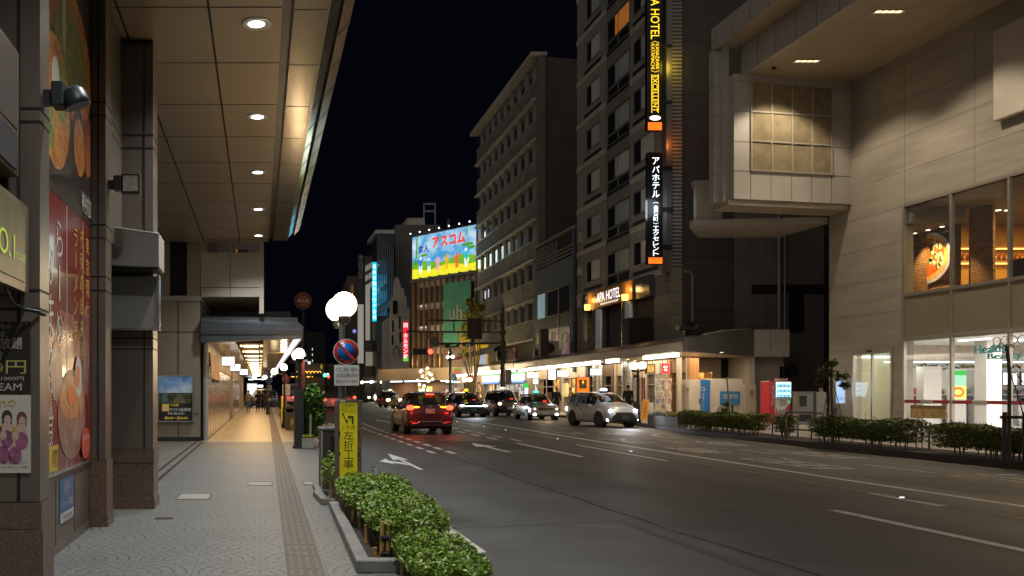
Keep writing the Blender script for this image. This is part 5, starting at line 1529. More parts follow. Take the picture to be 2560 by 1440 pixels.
def ac_unit(label, Y, z, d=-.7, s=1.0):
    x = hx(Y) + d
    t = Thing('outdoor_unit', label, 'air conditioner', (x, Y, z), 0, 'air conditioner units on the arcade roof')
    t.part('case', MB().box(x - .35 * s, x + .35 * s, Y - .15, Y + .15, z + .08, z + .78 * s), off_white, bevel=.02)
    t.part('fan_grille', MB().disc((x - .08 * s, Y - .155, z + .42 * s), (0, -1, 0), .24 * s, 20), dark_met)
    t.part('foot', MB().box(x - .3 * s, x - .22 * s, Y - .15, Y + .15, z, z + .08).box(x + .22 * s, x + .3 * s, Y - .15, Y + .15, z, z + .08), dark_met)
ac_unit('pale outdoor unit on the arcade roof before the slate grey building', 68, 4.2)
ac_unit('pale outdoor unit on the roof under the office block, beside an orange glow', 79, 4.4, -.6, 1.3)
ac_unit('taller grey outdoor unit before the sticker window', 64.6, 4.2, -.8, 1.5)
single('roof_cabinet', MB().box(20.4, 21.0, 64.0, 64.5, 4.2, 6.2), mat('umber_box', (.05, .035, .03), .5, 0, .1), 'narrow dark brown cabinet on the arcade roof by the sticker window', 'cabinet', (20.7, 64.2, 4.2))

# office block with ribbon windows
def ox(Y):
    return 21.3 + .0191 * Y
O = Thing('office_block', 'seven storey concrete office block with ribbon windows and pale ledges', 'building', (28, 82, .15))
YO0, YO1 = 71.5, 93.5
OT = 28.9
def obx(mb, ya, yb, z0, z1, d0, d1):
    return frontbox(mb, ya, yb, z0, z1, d0, d1, ox)
O.part('side_wall', MB().prism([(ox(YO0), YO0, 3.5), (33, 73.5, 3.5), (33, 93, 3.5), (ox(YO1) + .6, YO1, 3.5), (ox(YO1) + .6, YO0 + .2, 3.5), (ox(YO0), YO0 + .2, 3.5)], (0, 0, OT - 3.5)), mat('umber_concrete', (.13, .105, .085), .8, 0, .25, .6))
O.part('corner_pilaster', obx(MB(), YO0 - .1, YO0 + .5, 3.5, OT, -.1, .5), mat('pilaster_grey', (.16, .14, .12), .7, 0, .2, 1))
O.part('roof_edge', obx(MB(), YO0 - .2, YO1 + .4, OT, OT + .3, -.7, .6), cream)
floors = [(6.0 + 3.28 * k) for k in range(7)]
sp_, gl_, ld_, mu_ = MB(), MB(), MB(), MB()
for k, z in enumerate(floors):
    obx(sp_, YO0 + .5, YO1, z, z + 1.55, -.05, .4)
    obx(ld_, YO0 + .5, YO1, z - .16, z, -.32, .3)
    obx(gl_, YO0 + .5, YO1, z + 1.55, z + 3.12, .06, .1)
    n = 9
    for i in range(n):
        y = YO0 + .9 + i * (YO1 - YO0 - 1) / n
        for dy, wd in ((0, .07), (.34, .06), (.66, .07)):
            obx(mu_, y + dy, y + dy + wd, z + 1.55, z + 3.12, -.05, .06)
    obx(mu_, YO0 + .5, YO1, z + 1.55, z + 1.62, -.06, .06)
obx(sp_, YO0 + .5, YO1, floors[-1] + 3.28, OT, -.05, .4)
obx(ld_, YO0 + .5, YO1, floors[-1] + 3.28 - .16, floors[-1] + 3.28, -.35, .3)
O.part('spandrel', sp_, conc_r, kind='stuff')
O.part('ledge', ld_, cream, kind='stuff')
O.part('ribbon_window', gl_, bd_glass, kind='stuff')
O.part('mullion', mu_, mat('office_mullion', (.4, .37, .32), .5, .3, .1), kind='stuff')
mb = MB()
for y, z in ((90, floors[1] + 1.9), (88.6, floors[1] + 1.9), (91.3, floors[1] + 2.1)):
    obx(mb, y, y + .25, z, z + .8, .03, .055)
O.part('lit_pane', mb, glow('far_lamp', (.8, .9, 1), .9))
O.part('base_wall', obx(MB(), YO0, YO1, 3.5, 5.84, .2, .6), mat('brown_base', (.10, .075, .055), .7, 0, .4, 1.5))
mb = MB(); obx(mb, 79, 83.5, 4.0, 5.6, .12, .18)
O.part('lit_window', mb, interior('amber_window', (.03, .02, .015), (.08, .04, .02), (.5, .18, .05), 1.2, .5))
t = Thing('striped_awning', 'small awning striped red, white and green on the roof terrace of the office block', 'awning', (21.2, 92, 4.6))
for nm, a, b_, c in (('green_stripe', 5.5, 5.85, (.1, .4, .12)), ('white_stripe', 5.3, 5.5, (.6, .55, .5)), ('red_stripe', 4.95, 5.3, (.55, .05, .04))):
    t.part(nm, MB().prism([(21.0 - (5.85 - a) * .8, 88.8, a), (21.0 - (5.85 - a) * .8, 92.6, a), (21.0 - (5.85 - b_) * .8, 92.6, b_), (21.0 - (5.85 - b_) * .8, 88.8, b_)], (.05, 0, 0)), mat('awning_' + nm, c, .6, 0, .1))
single('dark_awning', MB().prism([(20.6, 77.5, 5.1), (20.6, 88.2, 5.0), (21.6, 88.2, 5.5), (21.6, 77.5, 5.6)], (0, 0, .35)), mat('awning_black', (.02, .02, .021), .7, 0, .1), 'long black awning above the arcade roof under the office block', 'awning', (21, 83, 5))
t = hung('small pale blue lit window sign on the office block roof terrace', P(1278, 864, 84), .9, 1.0, glow('blue_white_face', (.62, .8, 1), 1.3), '営', blue_ink)

# corner building with gold fins, green banner and the rooftop billboard
U = Thing('corner_fin_building', 'dark glass corner building with gold upright fins under the lit billboard', 'building', (20, 102, .15))
CB = Vector((P(1190, 0, 96).x, 96, 0)); CA = Vector((P(1031, 0, 104).x, 104, 0))
ud = (CB - CA); Lc = ud.length; ud = ud / Lc; un = Vector((ud.y, -ud.x, 0))
def cp(f, z, d=0):
    p = CA + ud * (Lc * f) + un * d
    return (p.x, p.y, z)
def cbox(mb, f0, f1, z0, z1, d0, d1):
    mb.prism([cp(f0, z0, d0), cp(f1, z0, d0), cp(f1, z0, d1), cp(f0, z0, d1)], (0, 0, z1 - z0)); return mb
UT = 14.6
U.part('wall', cbox(MB(), 0, 1, 3.4, UT, -8, -.3), mat('fin_backing', (.035, .03, .028), .5, 0, .2))
for k in range(4):
    U.part('window_band', cbox(MB(), .02, .98, 4.2 + 2.6 * k, 6.0 + 2.6 * k, -.3, -.26), bd_glass)
    U.part('curtain_band', cbox(MB(), .05, .98, 6.05 + 2.6 * k, 6.75 + 2.6 * k, -.3, -.27), curtain)
mb = MB()
for k in range(12):
    cbox(mb, .0 + k * .0895, .013 + k * .0895, 3.4, UT, -.3, .05)
U.part('fin', mb, mat('gold_fin', (.48, .28, .13), .3, .5, .1, 2), kind='stuff')
U.part('roof_edge', cbox(MB(), -.03, 1.02, UT, UT + .25, -8, .1), grey_met)
U.part('ground_band', cbox(MB(), -.55, 1.3, 3.0, 4.4, -2, .6), mat('beige_band', (.42, .33, .22), .6, 0, .1, 1))
U.part('ground_wall', cbox(MB(), -.55, 1.3, .15, 3.0, -2.2, -1.6), mat('brown_stone', (.20, .12, .07), .6, 0, .3, 1))
mb = MB()
for f in (-.35, -.1, .12, .5, .58):
    cbox(mb, f, f + .2, 2.86 - .12 * (f > .5), 2.94 - .12 * (f > .5), .2, .35)
U.part('tube_lamp', mb, glow('tube_lamp_white', (.9, .95, 1), 7))
U.part('painted_reflection', cbox(cbox(MB(), .1, .2, 11.6, 11.8, -.25, -.24), .1, .22, 9.1, 9.3, -.25, -.24), glow('painted_window_glint', (.7, .8, .9), .5))  # lamp reflections on the glass painted as faintly glowing strips
U.part('yellow_shop_window', cbox(MB(), -.05, .18, .5, 2.3, -1.5, -1.45), interior('yellow_poster', (.1, .2, .02), (.5, .5, .05), (.75, .7, .2), .9, .8))
U.part('shop_door', cbox(MB(), .4, .62, .2, 2.4, -1.5, -1.45), interior('shop_door_room', (.08, .07, .06), (.25, .22, .2), (.5, .48, .45), 1.2, .6))
for f in (-.3, .2, .7):
    U.lamp('band_light', 'AREA', cp(f, 2.8, .4), 130, (1, .72, .42), shape='RECTANGLE', size=2.5, size_y=1.5)
    U.lamp('band_light', 'POINT', cp(f, 5.2, 2.6), 120, (1, .7, .36), shadow_soft_size=.4)
U.part('wall_panel', cbox(MB(), .55, 1.15, 4.4, 6.6, .1, .5), mat('brown_board', (.17, .13, .10), .6, 0, .1, 1))
t = Thing('green_banner', 'long green cloth banner with two pale letters hung on the gold finned building', 'banner', cp(.68, 5, .3))
n = 12; vs = []
for i in range(n + 1):
    f = .525 + (.945 - .525) * i / n
    d = .25 + .05 * math.sin(i * 1.9)
    vs += [cp(f, 6.9 + .1 * math.sin(i), d), cp(f, 13.9, .22)]
t.part('cloth', MB().add(vs, [(2 * i, 2 * i + 2, 2 * i + 3, 2 * i + 1) for i in range(n)], True), mat('green_cloth', (.12, .42, .26), .8, 0, .12, 1, emit=(.07, .30, .18), es=0))
t.part('lettering', MB().text('uh', cp(.73, 10.55, .36), ud, UP, 1.9, 1.6, False), mat('banner_pale', (.6, .55, .48), .7, 0, 0))
# billboard
BD = Thing('billboard', 'bright lit rooftop billboard with red Japanese letters, sky and a row of dancing people', 'billboard', cp(.5, UT, 0))
zb0, zb1 = 14.95, 19.9
BD.part('case', cbox(MB(), -.02, 1.02, zb0 - .1, zb1 + .1, -.5, -.02), grey_met)
def bb_sky():
    m = bpy.data.materials.new('billboard_sky'); m.use_nodes = True
    g = NG(m); b = m.node_tree.nodes['Principled BSDF']
    co = g.n('ShaderNodeTexCoord').outputs['Object']
    sp = g.n('ShaderNodeSeparateXYZ'); g.l(co, sp.inputs[0])
    n1 = g.noise(co, .55, 3)
    f = g.m('MULTIPLY_ADD', n1, 1.6, -.35)
    r = g.n('ShaderNodeValToRGB'); e = r.color_ramp.elements
    e[0].position = .3; e[0].color = (.06, .36, .70, 1); e[1].position = .85; e[1].color = (.8, .95, 1, 1)
    g.l(f, r.inputs[0]); g.l(r.outputs[0], b.inputs['Base Color']); g.l(r.outputs[0], b.inputs['Emission Color']); b.inputs['Emission Strength'].default_value = .85
    return m
BD.part('sky_picture', cbox(MB(), 0, 1, zb0 + 1.5, zb1, -.02, 0), bb_sky())
def bmat(n_, c, es=.8):
    return glow(n_, c, es, .25, 1.2)
def hill(y0, amp, ph, top=False):
    pts = [cp(i / 20, zb0 + y0 + amp * math.sin(i * .5 + ph), .01 if not top else .02) for i in range(21)] + [cp(1, zb0, .01 if not top else .02), cp(0, zb0, .01 if not top else .02)]
    return MB().add(pts, [tuple(range(len(pts)))[::-1]])
BD.part('hill_picture', hill(1.75, .22, 0), bmat('billboard_green', (.18, .48, .03)))
BD.part('meadow_picture', hill(1.0, .18, 2, True), bmat('billboard_yellow', (.85, .78, .03), .95))
sprout = bmat('billboard_leaf', (.10, .42, .02), .7)
mb = MB()
mb.add([cp(.075, zb1, .03), cp(.095, zb1, .03), cp(.085, zb1 - 2.6, .03), cp(.055, zb1 - 2.6, .03)], [(0, 1, 2, 3)])
mb.add([cp(.87, zb1, .03), cp(.89, zb1, .03), cp(.87, zb1 - .8, .03), cp(.85, zb1 - .8, .03)], [(0, 1, 2, 3)])
for f, z, w, h in ((.2, 2.6, .06, .16), (.88, 3.0, .09, .18), (.94, 2.6, .05, .2), (.07, 1.9, .05, .3)):
    mb.add([cp(f + w * math.cos(i * math.pi / 6), zb0 + z + h * math.sin(i * math.pi / 6), .035) for i in range(12)], [tuple(range(12))[::-1]])
BD.part('leaf_picture', mb, sprout)
def bold(s_, f, z, w, h, o):
    mb = MB()
    for dx, dz in ((-o, 0), (o, 0), (0, o), (0, -o), (0, 0)):
        mb.text(s_, cp(f + dx / Lc, z + dz, .045 + .001 * len(mb.v) / 1000), ud, UP, w, h, False)
    return mb
BD.part('lettering', bold('求人', .19, zb0 + 3.32, 1.75, .85, .03), bmat('billboard_navy', (.05, .05, .35), .6))
BD.part('lettering', bold('アスコム', .59, zb0 + 3.85, 4.9, 1.15, .06), bmat('billboard_red', (.85, .05, .02), .9))
def bfig(f, top, bottom, s=1.0, lean=0):
    z = zb0 + .55
    a, b_ = MB(), MB()
    def el(mb, df, dz, w, h, ang=0):
        pts = []
        for i in range(14):
            c, q = w * math.cos(i * math.pi / 7), h * math.sin(i * math.pi / 7)
            pts.append(cp(f + (df + (c * math.cos(ang) - q * math.sin(ang))) * s / Lc, z + (dz + c * math.sin(ang) + q * math.cos(ang)) * s, .05 + len(mb.v) * .0001))
        mb.add(pts, [tuple(range(14))[::-1]])
    el(b_, -.14, .45, .12, .5, .1); el(b_, .16, .45, .12, .5, -.15 + lean)
    el(a, 0, 1.15, .24, .42, lean); el(a, -.32, 1.35, .09, .34, .8); el(a, .3, 1.5, .09, .34, -.9)
    el(b_, -.0 + lean * .2, 1.72, .16, .18)
    BD.part('figure_picture', a, bmat(*top)); BD.part('figure_picture', b_, bmat(*bottom))
cw = ('billboard_white', (.9, .9, .95), .9)
bfig(.14, ('billboard_blue', (.04, .2, .8), .9), cw)
bfig(.28, ('billboard_teal', (.1, .42, .6), .8), cw, .85)
bfig(.42, ('billboard_pink', (.9, .3, .45), .9), ('billboard_rose', (.85, .35, .45), .9), .85)
bfig(.565, ('billboard_gold', (.75, .45, .02), .9), ('billboard_gold2', (.7, .42, .02), .9), .95, .2)
bfig(.72, ('billboard_scarlet', (.8, .12, .03), .9), ('billboard_scarlet2', (.75, .1, .03), .9), .9)
bfig(.86, ('billboard_aqua', (.02, .5, .55), .9), cw, 1.1, -.25)
mb = MB(); gl2 = MB()
for k in range(7):
    f = .05 + k * .155
    a_ = Vector(cp(f, zb1 + .15, -.1)); c_ = Vector(cp(f, zb1 + .28, .8))
    mb.tube([a_, c_], .03, 6); gl2.ball(c_, .09, 6, 8)
BD.part('lamp_arm', mb, dark_met)
BD.part('lamp', gl2, glow('billboard_lamp', (1, 1, 1), 3))
mb = MB()
for k in range(7):
    f = .05 + k * .155
    mb.tube([cp(f, zb0 - .15, -.1), cp(f - .02, zb0 - .05, .7)], .06, 6)
BD.part('lower_arm', mb, dark_met)
BD.lamp('billboard_spill', 'AREA', cp(.5, 17.3, .6), 320, (.75, .9, .8), shape='RECTANGLE', size=7, size_y=4, aim=(un.x, un.y, -.25))

# buildings farther away along the street
def bldg(name, label, px0, px1, y_top, Y, depth, m, cat='building', base=.15):
    a, b_ = P(px0, y_top, Y), P(px1, y_top, Y)
    t = Thing(name, label, cat, ((a.x + b_.x) / 2, Y + depth / 2, base))
    t.part('wall', MB().prism([(a.x, Y, base), (b_.x, Y, base), (b_.x + depth * .13, Y + depth, base), (a.x + depth * .05, Y + depth, base)], (0, 0, a.z - base)), m)
    return t, a, b_
far_g = mat('far_grey', (.13, .12, .11), .7, 0, .2, .2)
far_b = mat('far_umber', (.11, .085, .06), .7, 0, .3, .2)
far_p = mat('far_pale', (.52, .48, .41), .7, 0, .25, .4)
t, a, b_ = bldg('grey_tower', 'plain grey tower standing behind the billboard with roof masts', 988, 1100, 562, 150, 20, far_g)
t.part('penthouse', MB().box(P(1018, 0, 152).x, P(1062, 0, 152).x, 152, 160, a.z, P(0, 545, 152).z), far_p)
t.part('mast', MB().tube([P(1060, 562, 153), P(1060, 508, 153)], .15).tube([P(1088, 562, 153), P(1088, 508, 153)], .15).box(P(1060, 0, 153).x, P(1088, 0, 153).x, 152.9, 153.1, P(0, 530, 153).z, P(0, 526, 153).z).box(P(1060, 0, 153).x, P(1088, 0, 153).x, 152.9, 153.1, P(0, 512, 153).z, P(0, 508, 153).z), grey_met)
t.part('panel', MB().box(P(1118, 0, 153).x, P(1124, 0, 153).x, 152.9, 153.1, P(0, 575, 153).z, P(0, 548, 153).z).box(P(1100, 0, 153).x, P(1180, 0, 153).x, 153, 160, .15, P(0, 572, 153).z), far_g)
# dark glass tower with cyan sign
t, a, b_ = bldg('fin_tower', 'dark tower with close upright fins and a cyan lit sign on its corner', 942, 985, 585, 140, 25, mat('tower_dark', (.05, .05, .055), .4, .2, .2, .3))
mb = MB()
for k in range(9):
    px = 944 + k * 4.7
    x = P(px, 0, 140).x
    mb.box(x - .07, x + .07, 139.5, 140, 8, a.z - .3 * k)
t.part('fin', mb, mat('tower_fin', (.16, .15, .14), .4, .4, .1))
t.part('lit_window_band', MB().box(P(942, 0, 140).x, P(966, 0, 140).x, 139.9, 139.95, P(0, 790, 140).z, P(0, 650, 140).z), interior('cyan_windows', (.01, .05, .09), (.02, .22, .4), (.15, .5, .6), .5, .7))
t.part('roof_edge', MB().box(a.x - .3, b_.x, 139.6, 150, a.z, a.z + .6), far_p)
t.part('entrance_canopy', MB().prism([(P(938, 0, 139).x, 138, P(0, 792, 139).z), (P(975, 0, 139).x, 138, P(0, 768, 139).z), (P(975, 0, 139).x, 139.9, P(0, 762, 139).z), (P(938, 0, 139).x, 139.9, P(0, 786, 139).z)], (0, 0, 1)), far_g)
def vsign(label, px, py0, py1, w, Y, facem, txt, inkm, casem=None, cols=1):
    p0, p1 = P(px, py0, Y), P(px, py1, Y)
    hw = w * Y / 2200 / 2
    t = Thing('vertical_sign', label, 'sign', (p0.x, Y, p1.z))
    t.part('case', MB().box(p0.x - hw, p0.x + hw, Y, Y + .3, p1.z, p0.z), casem or dark_met)
    t.part('face', MB().box(p0.x - hw * .9, p0.x + hw * .9, Y - .03, Y, p1.z + hw * .1, p0.z - hw * .1), facem)
    mb = MB(); n = len(txt)
    H_ = (p0.z - p1.z) * .94
    for i, ch in enumerate(txt):
        if ch == ' ':
            continue
        mb.text(ch if ch not in 'ー' else '｜', (p0.x, Y - .05, p0.z - H_ * .03 / .94 - H_ * (i + .5) / n), RT, UP, hw * 1.45 if ch not in 'ー' else hw * .2, H_ / n * .78, False)
    t.part('lettering', mb, inkm)
    return t
cy = glow('cyan_face', (.02, .5, .75), 1.1)
vs_ = vsign('tall cyan lit vertical sign with white characters on the finned tower', 936, 655, 804, 12, 136, cy, '香林坊観光サウナ会館', glow('cyan_white', (.75, .97, 1), 1.8))
vs_.lamp('cyan_spill', 'POINT', P(944, 730, 134), 500, (.1, .7, 1), shadow_soft_size=2)
vsign('slim red lit vertical sign with white letters and a green foot', 1014, 804, 900, 14, 106, glow('red_neon_face', (.8, .02, .05), 1.0), '回 ホルモン家', glow('neon_white', (.8, .92, 1), 1.5))
pz = P(1014, 900, 105.9)
single('lit_sign', MB().box(-.3, .0, -.1, .1, -.15, .2).box(0, .33, -.1, .1, -.15, .3), glow('foot_green', (.1, .6, .05), .7), 'green and yellow lit foot of the slim red vertical sign', 'sign', pz, local=True)
vsign('dark vertical building sign with pale katakana, left of the cyan sign', 902, 636, 700, 14, 128, mat('sign_slate', (.05, .055, .06), .5, 0, .1), 'オーロラビル', prnt_wht)
single('blank_vertical_sign', MB().box(P(895, 0, 128).x, P(909, 0, 128).x, 128, 128.4, P(0, 908, 128).z, P(0, 761, 128).z), mat('white_sign_blank', (.6, .58, .55), .5, 0, .05, emit=(.6, .57, .54), es=.33), 'blank whitish vertical sign under the dark katakana sign', 'sign', (P(902, 0, 128).x, 128, P(0, 908, 128).z))
single('sign_column', MB().box(P(895.5, 0, 128).x, P(908.5, 0, 128).x, 128.05, 128.35, P(0, 761, 128).z, P(0, 701, 128).z), mat('sign_slate', (.05, .055, .06), .5, 0, .1), 'dull sign frame joining the katakana sign and the blank white sign', 'sign frame', (P(902, 0, 128).x, 128, P(0, 761, 128).z))
t, a, b_ = bldg('ledge_building', 'building with small lit square windows behind the katakana sign', 912, 942, 640, 150, 18, far_b)
mb = MB()
for r_ in range(3):
    for c_ in range(5):
        p = P(915 + c_ * 4.6, 672 + r_ * 24 - c_ * 3, 149.9)
        mb.box(p.x - .09, p.x + .09, 149.8, 149.9, p.z - .5, p.z + .5)
t.part('lit_window', mb, glow('pale_window', (.55, .55, .5), .35))
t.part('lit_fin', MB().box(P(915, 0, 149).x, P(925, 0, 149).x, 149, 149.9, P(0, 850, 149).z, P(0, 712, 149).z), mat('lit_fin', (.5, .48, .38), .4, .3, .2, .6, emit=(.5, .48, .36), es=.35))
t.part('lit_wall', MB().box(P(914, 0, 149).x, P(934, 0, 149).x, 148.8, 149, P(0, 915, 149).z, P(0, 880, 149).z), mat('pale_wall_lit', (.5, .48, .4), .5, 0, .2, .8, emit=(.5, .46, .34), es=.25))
# gabled pale facade
t, a, b_ = bldg('gabled_building', 'pale rendered building with stepped curly gable', 974, 1024, 790, 118, 12, far_p)
gab = [(974, 790), (980, 742), (984, 740), (985, 708), (989, 692), (994, 692), (999, 703), (1003, 720), (1010, 722), (1011, 738), (1016, 742), (1017, 770), (1024, 772), (1024, 790)]
t.part('gable', MB().prism([tuple(P(x, y, 117.9)) for x, y in gab][::-1], (0, .6, 0)), far_p)
t.part('window', MB().box(P(982, 0, 117.8).x, P(993, 0, 117.8).x, 117.7, 117.85, P(0, 785, 118).z, P(0, 752, 118).z), dglass)
mb = MB()
for px, y0, y1 in ((982, 801, 830), (999, 792, 822), (981, 838, 862), (1000, 830, 856)):
    mb.box(P(px - 2, 0, 118).x, P(px + 2, 0, 118).x, 117.85, 117.95, P(0, y1, 118).z, P(0, y0, 118).z)
t.part('window', mb, dglass)
mb = MB()
for i in range(9):
    an = math.pi * i / 8; an2 = math.pi * (i + 1) / 8
    if i < 8:
        mb.tube([P(990 + 8 * math.cos(an), 890 - 24 * math.sin(an), 117), P(990 + 8 * math.cos(an2), 890 - 24 * math.sin(an2), 117)], .12, 6)
t.part('arch', mb, grey_met)
t, a, b_ = bldg('umber_building', 'dim brown building with small lamps far up the street', 868, 896, 690, 170, 20, far_b)
t.part('lit_sign', MB().disc(P(886, 828, 169.8), (0, -1, 0), .35), glow('violet_sign', (.25, .25, .8), 1))
t.part('lit_sign', MB().box(P(877, 0, 170).x, P(884, 0, 170).x, 169.9, 170, P(0, 735, 170).z, P(0, 712, 170).z), glow('orange_dim', (.5, .2, .04), .12))
# far arcade between: lower canopies with bright white strips
for k, (px0, px1, py, Y, lab) in enumerate(((905, 962, 942, 150, 'far white lit arcade edge below the katakana sign'), (962, 1006, 938, 125, 'far arcade edge with white tubes below the gabled building'))):
    t = Thing('far_canopy', lab, 'canopy', (P(px0, 0, Y).x, Y, 3.2), 0, 'arcade canopies across the road')
    x0, x1 = P(px0, 0, Y).x, P(px1, 0, Y - 8).x
    t.part('roof', MB().prism([(x0, Y, 3.5), (x1, Y - 8, 3.5), (x1 + 2.5, Y - 8, 3.7), (x0 + 2.5, Y, 3.7)], (0, 0, .7)), mat('far_roof', (.25, .22, .18), .6, 0, .2, 1))
    t.part('edge_lamp', MB().prism([(x0 + .3, Y - .2, 3.3), (x1 - .2, Y - 8.2, 3.3), (x1 - .2, Y - 8, 3.3), (x0 + .3, Y, 3.3)], (0, 0, .17)), glow('far_tube', (.9, .95, 1), 6))
    t.part('lit_shops', MB().prism([(x0 + 2.2, Y, .15), (x1 + 2.2, Y - 8, .15), (x1 + 2.4, Y - 8, .15), (x0 + 2.4, Y, .15)], (0, 0, 3.3)), interior('far_shops%d' % k, (.12, .07, .04), (.5, .36, .24), (.9, .75, .6), .8, 1.5))
# end of the street, left: low dark building with gold lights, and a tower with a few windows
t, a, b_ = bldg('gold_lit_building', 'dark low building at the street end trimmed with gold arched lights', 738, 812, 908, 230, 15, far_b)
mb = MB()
for k in range(7):
    for i in range(6):
        an, an2 = math.pi * i / 6, math.pi * (i + 1) / 6
        mb.tube([P(745 + k * 9 + 4 * math.cos(an), 933 - 5 * math.sin(an), 229), P(745 + k * 9 + 4 * math.cos(an2), 933 - 5 * math.sin(an2), 229)], .1, 4)
for k in range(6):
    p, q = P(728 + k * 13, 942, 228.5), P(736 + k * 13, 942, 228.5)
    mb.tube([p, q], .16, 4)
t.part('gold_lights', mb, glow('gold_lights', (1, .5, .06), 2.0))
t.part('yellow_box', MB().box(P(801, 0, 229).x, P(806, 0, 229).x, 228.9, 229, P(0, 922, 229).z, P(0, 912, 229).z), glow('dim_yellow', (.5, .35, .05), .5))
t.part('small_lamp', MB().ball(P(730, 906, 228), .28).ball(P(773, 907, 228), .33).ball(P(819, 936, 228), .33), glow('blue_lamp', (.7, .78, 1), 4))
t, a, b_ = bldg('far_tower', 'barely visible dark tower with three lit windows above the street end', 765, 812, 830, 300, 20, mat('far_black', (.012, .012, .014), .8, 0, 0))
mb = MB()
for px, py in ((781, 873), (781, 887), (781, 902), (764, 888), (767, 902), (762, 902)):
    p = P(px, py, 299.5); mb.box(p.x - .14, p.x + .14, 299.4, 299.5, p.z - .4, p.z + .4)
t.part('lit_window', mb, glow('far_window', (.8, .82, .7), .8))
t, a, b_ = bldg('far_block', 'dark low block at the bend of the street, beyond the green signal', 806, 880, 910, 240, 20, far_b)
t.part('lit_door', MB().box(P(803, 0, 239).x, P(807, 0, 239).x, 238.9, 239, P(0, 962, 239).z, P(0, 948, 239).z), glow('pale_lit', (.7, .6, .3), .5))

# ================================================================== left arcade beyond the alley
AR = Thing('sidewalk_arcade', 'slate grey arcade roof over the warmly lit sidewalk, with a white lamp edge', 'arcade', (-.3, 27.5, 3.1))
slate = mat('slate_metal', (.075, .085, .095), .35, .4, .15, 1)
slate2 = mat('slate_metal_top', (.12, .135, .145), .35, .4, .15, 1)
AE = 100.0
AR.part('front_fascia', MB().prism([(-1.86, 27.5, 3.12), (1.32, 27.5, 3.27), (1.35, 27.5, 3.62), (-1.86, 27.5, 3.78)], (0, .5, 0)), slate)
AR.part('front_band', MB().box(-1.86, 1.345, 27.47, 27.5, 3.38, 3.50), mat('slate_dark', (.05, .055, .06), .4, .3, .1))
AR.part('front_slope', MB().prism([(-1.86, 27.49, 3.785), (1.34, 27.49, 3.625), (1.1, 28.4, 3.98), (-1.86, 28.4, 4.02)], (0, .02, -.02)), slate2)
AR.part('fascia_joint', MB().box(-.93, -.92, 27.485, 27.5, 3.17, 3.74).box(.36, .37, 27.485, 27.5, 3.23, 3.68), black)
AR.part('roof', MB().box(-1.86, 1.2, 28.0, AE, 3.62, 3.95).box(-1.86, 1.15, 33, AE, 3.95, 4.6), slate)
AR.part('side_soffit', MB().box(-1.86, -.85, 28, AE, 3.30, 3.36), mat('silver_soffit', (.45, .44, .42), .25, .5, .1, 1))
AR.part('warm_soffit', MB().box(.12, 1.05, 28, AE, 3.28, 3.34), mat('amber_soffit', (.50, .42, .28), .2, .4, .15, .8))
AR.part('edge_trim', MB().box(1.30, 1.36, 28, AE, 3.22, 3.62), slate2)
mb = MB()
for k in range(28):
    y = 28.5 + k * 2.5
    mb.box(-.85, .12, y - .06, y + .06, 3.40, 3.58)
AR.part('rafter', mb, mat('rafter_bronze', (.22, .17, .11), .4, .4, .1), kind='stuff')
AR.part('rafter_back', MB().box(-.85, .12, 28, AE, 3.585, 3.61), mat('rafter_back', (.12, .10, .08), .5, .2, .1))
mb, wb = MB(), MB()
for k in range(14):
    y = 33.6 + k * 4.6
    for d in (-.12, .12):
        mb.box(-.62, -.06, y + d - .03, y + d + .03, 3.30, 3.36)
        wb.box(-.76, -.66, y + d - .03, y + d + .03, 3.31, 3.37).box(.0, .1, y + d - .03, y + d + .03, 3.31, 3.37)
AR.part('tube_lamp', mb, glow('peach_tube', (1, .78, .5), 6), kind='stuff')
AR.part('spot_lamp', wb, glow('amber_spot2', (1, .6, .25), 3), kind='stuff')
mb = MB()
for k in range(60):
    y = 28.2 + k * 1.2
    mb.box(1.08, 1.29, y, y + 1.12, 3.25, 3.29)
AR.part('edge_lamp', mb, glow('white_edge_lamp', (.92, .95, 1), .9, .3, 4), kind='stuff')
for y in (32, 40, 48, 56, 66, 78, 92):
    AR.lamp('arcade_light', 'AREA', (-.2, y, 3.25), 135, (1, .6, .25), shape='RECTANGLE', size=1.8, size_y=6)
AR.part('post', MB().cyl((-1.74, 28.15, .02), (-1.74, 28.15, 3.3), .09, n=14), mat('grey_post', (.40, .40, .40), .4, .3, .1))
AR.part('pier', MB().box(-1.85, -1.62, 52.6, 52.9, .02, 3.3), MATS['grey_post'])
AR.part('end_lamp', MB().box(-1.3, .9, 99.8, 100, 3.0, 3.12).box(-1.2, .4, 118, 118.2, 2.3, 2.6), glow('cool_end_lamp', (.85, .95, 1), 3))
shut = mat('shutter_steel', (.55, .47, .36), .16, .75, .14, 2, .12, 5, stretch=(1, 6, .3))
SH = Thing('shuttered_shop', 'row of closed pale metal shutters lining the arcade on the left', 'shop', (-1.9, 40, 0))
SH.part('wall', MB().box(-6, -1.86, 40, 100, 0, 4.5), tan)
mb = MB()
for k in range(24):
    y = 28.35 + k * 1.9
    mb.box(-1.80, -1.76, y, y + .9, .04, 2.5).box(-1.79, -1.755, y + .95, y + 1.85, .04, 2.5)
SH.part('shutter', mb, shut, kind='stuff')
SH.part('header', MB().box(-1.86, -1.70, 28.3, 75, 2.5, 3.3), tan)
SH.part('threshold', MB().box(-1.86, -1.68, 28.3, 75, .02, .06), dark_met)
pinkc = mat('pink_cloth', (.42, .30, .25), .85, 0, .15, 4)
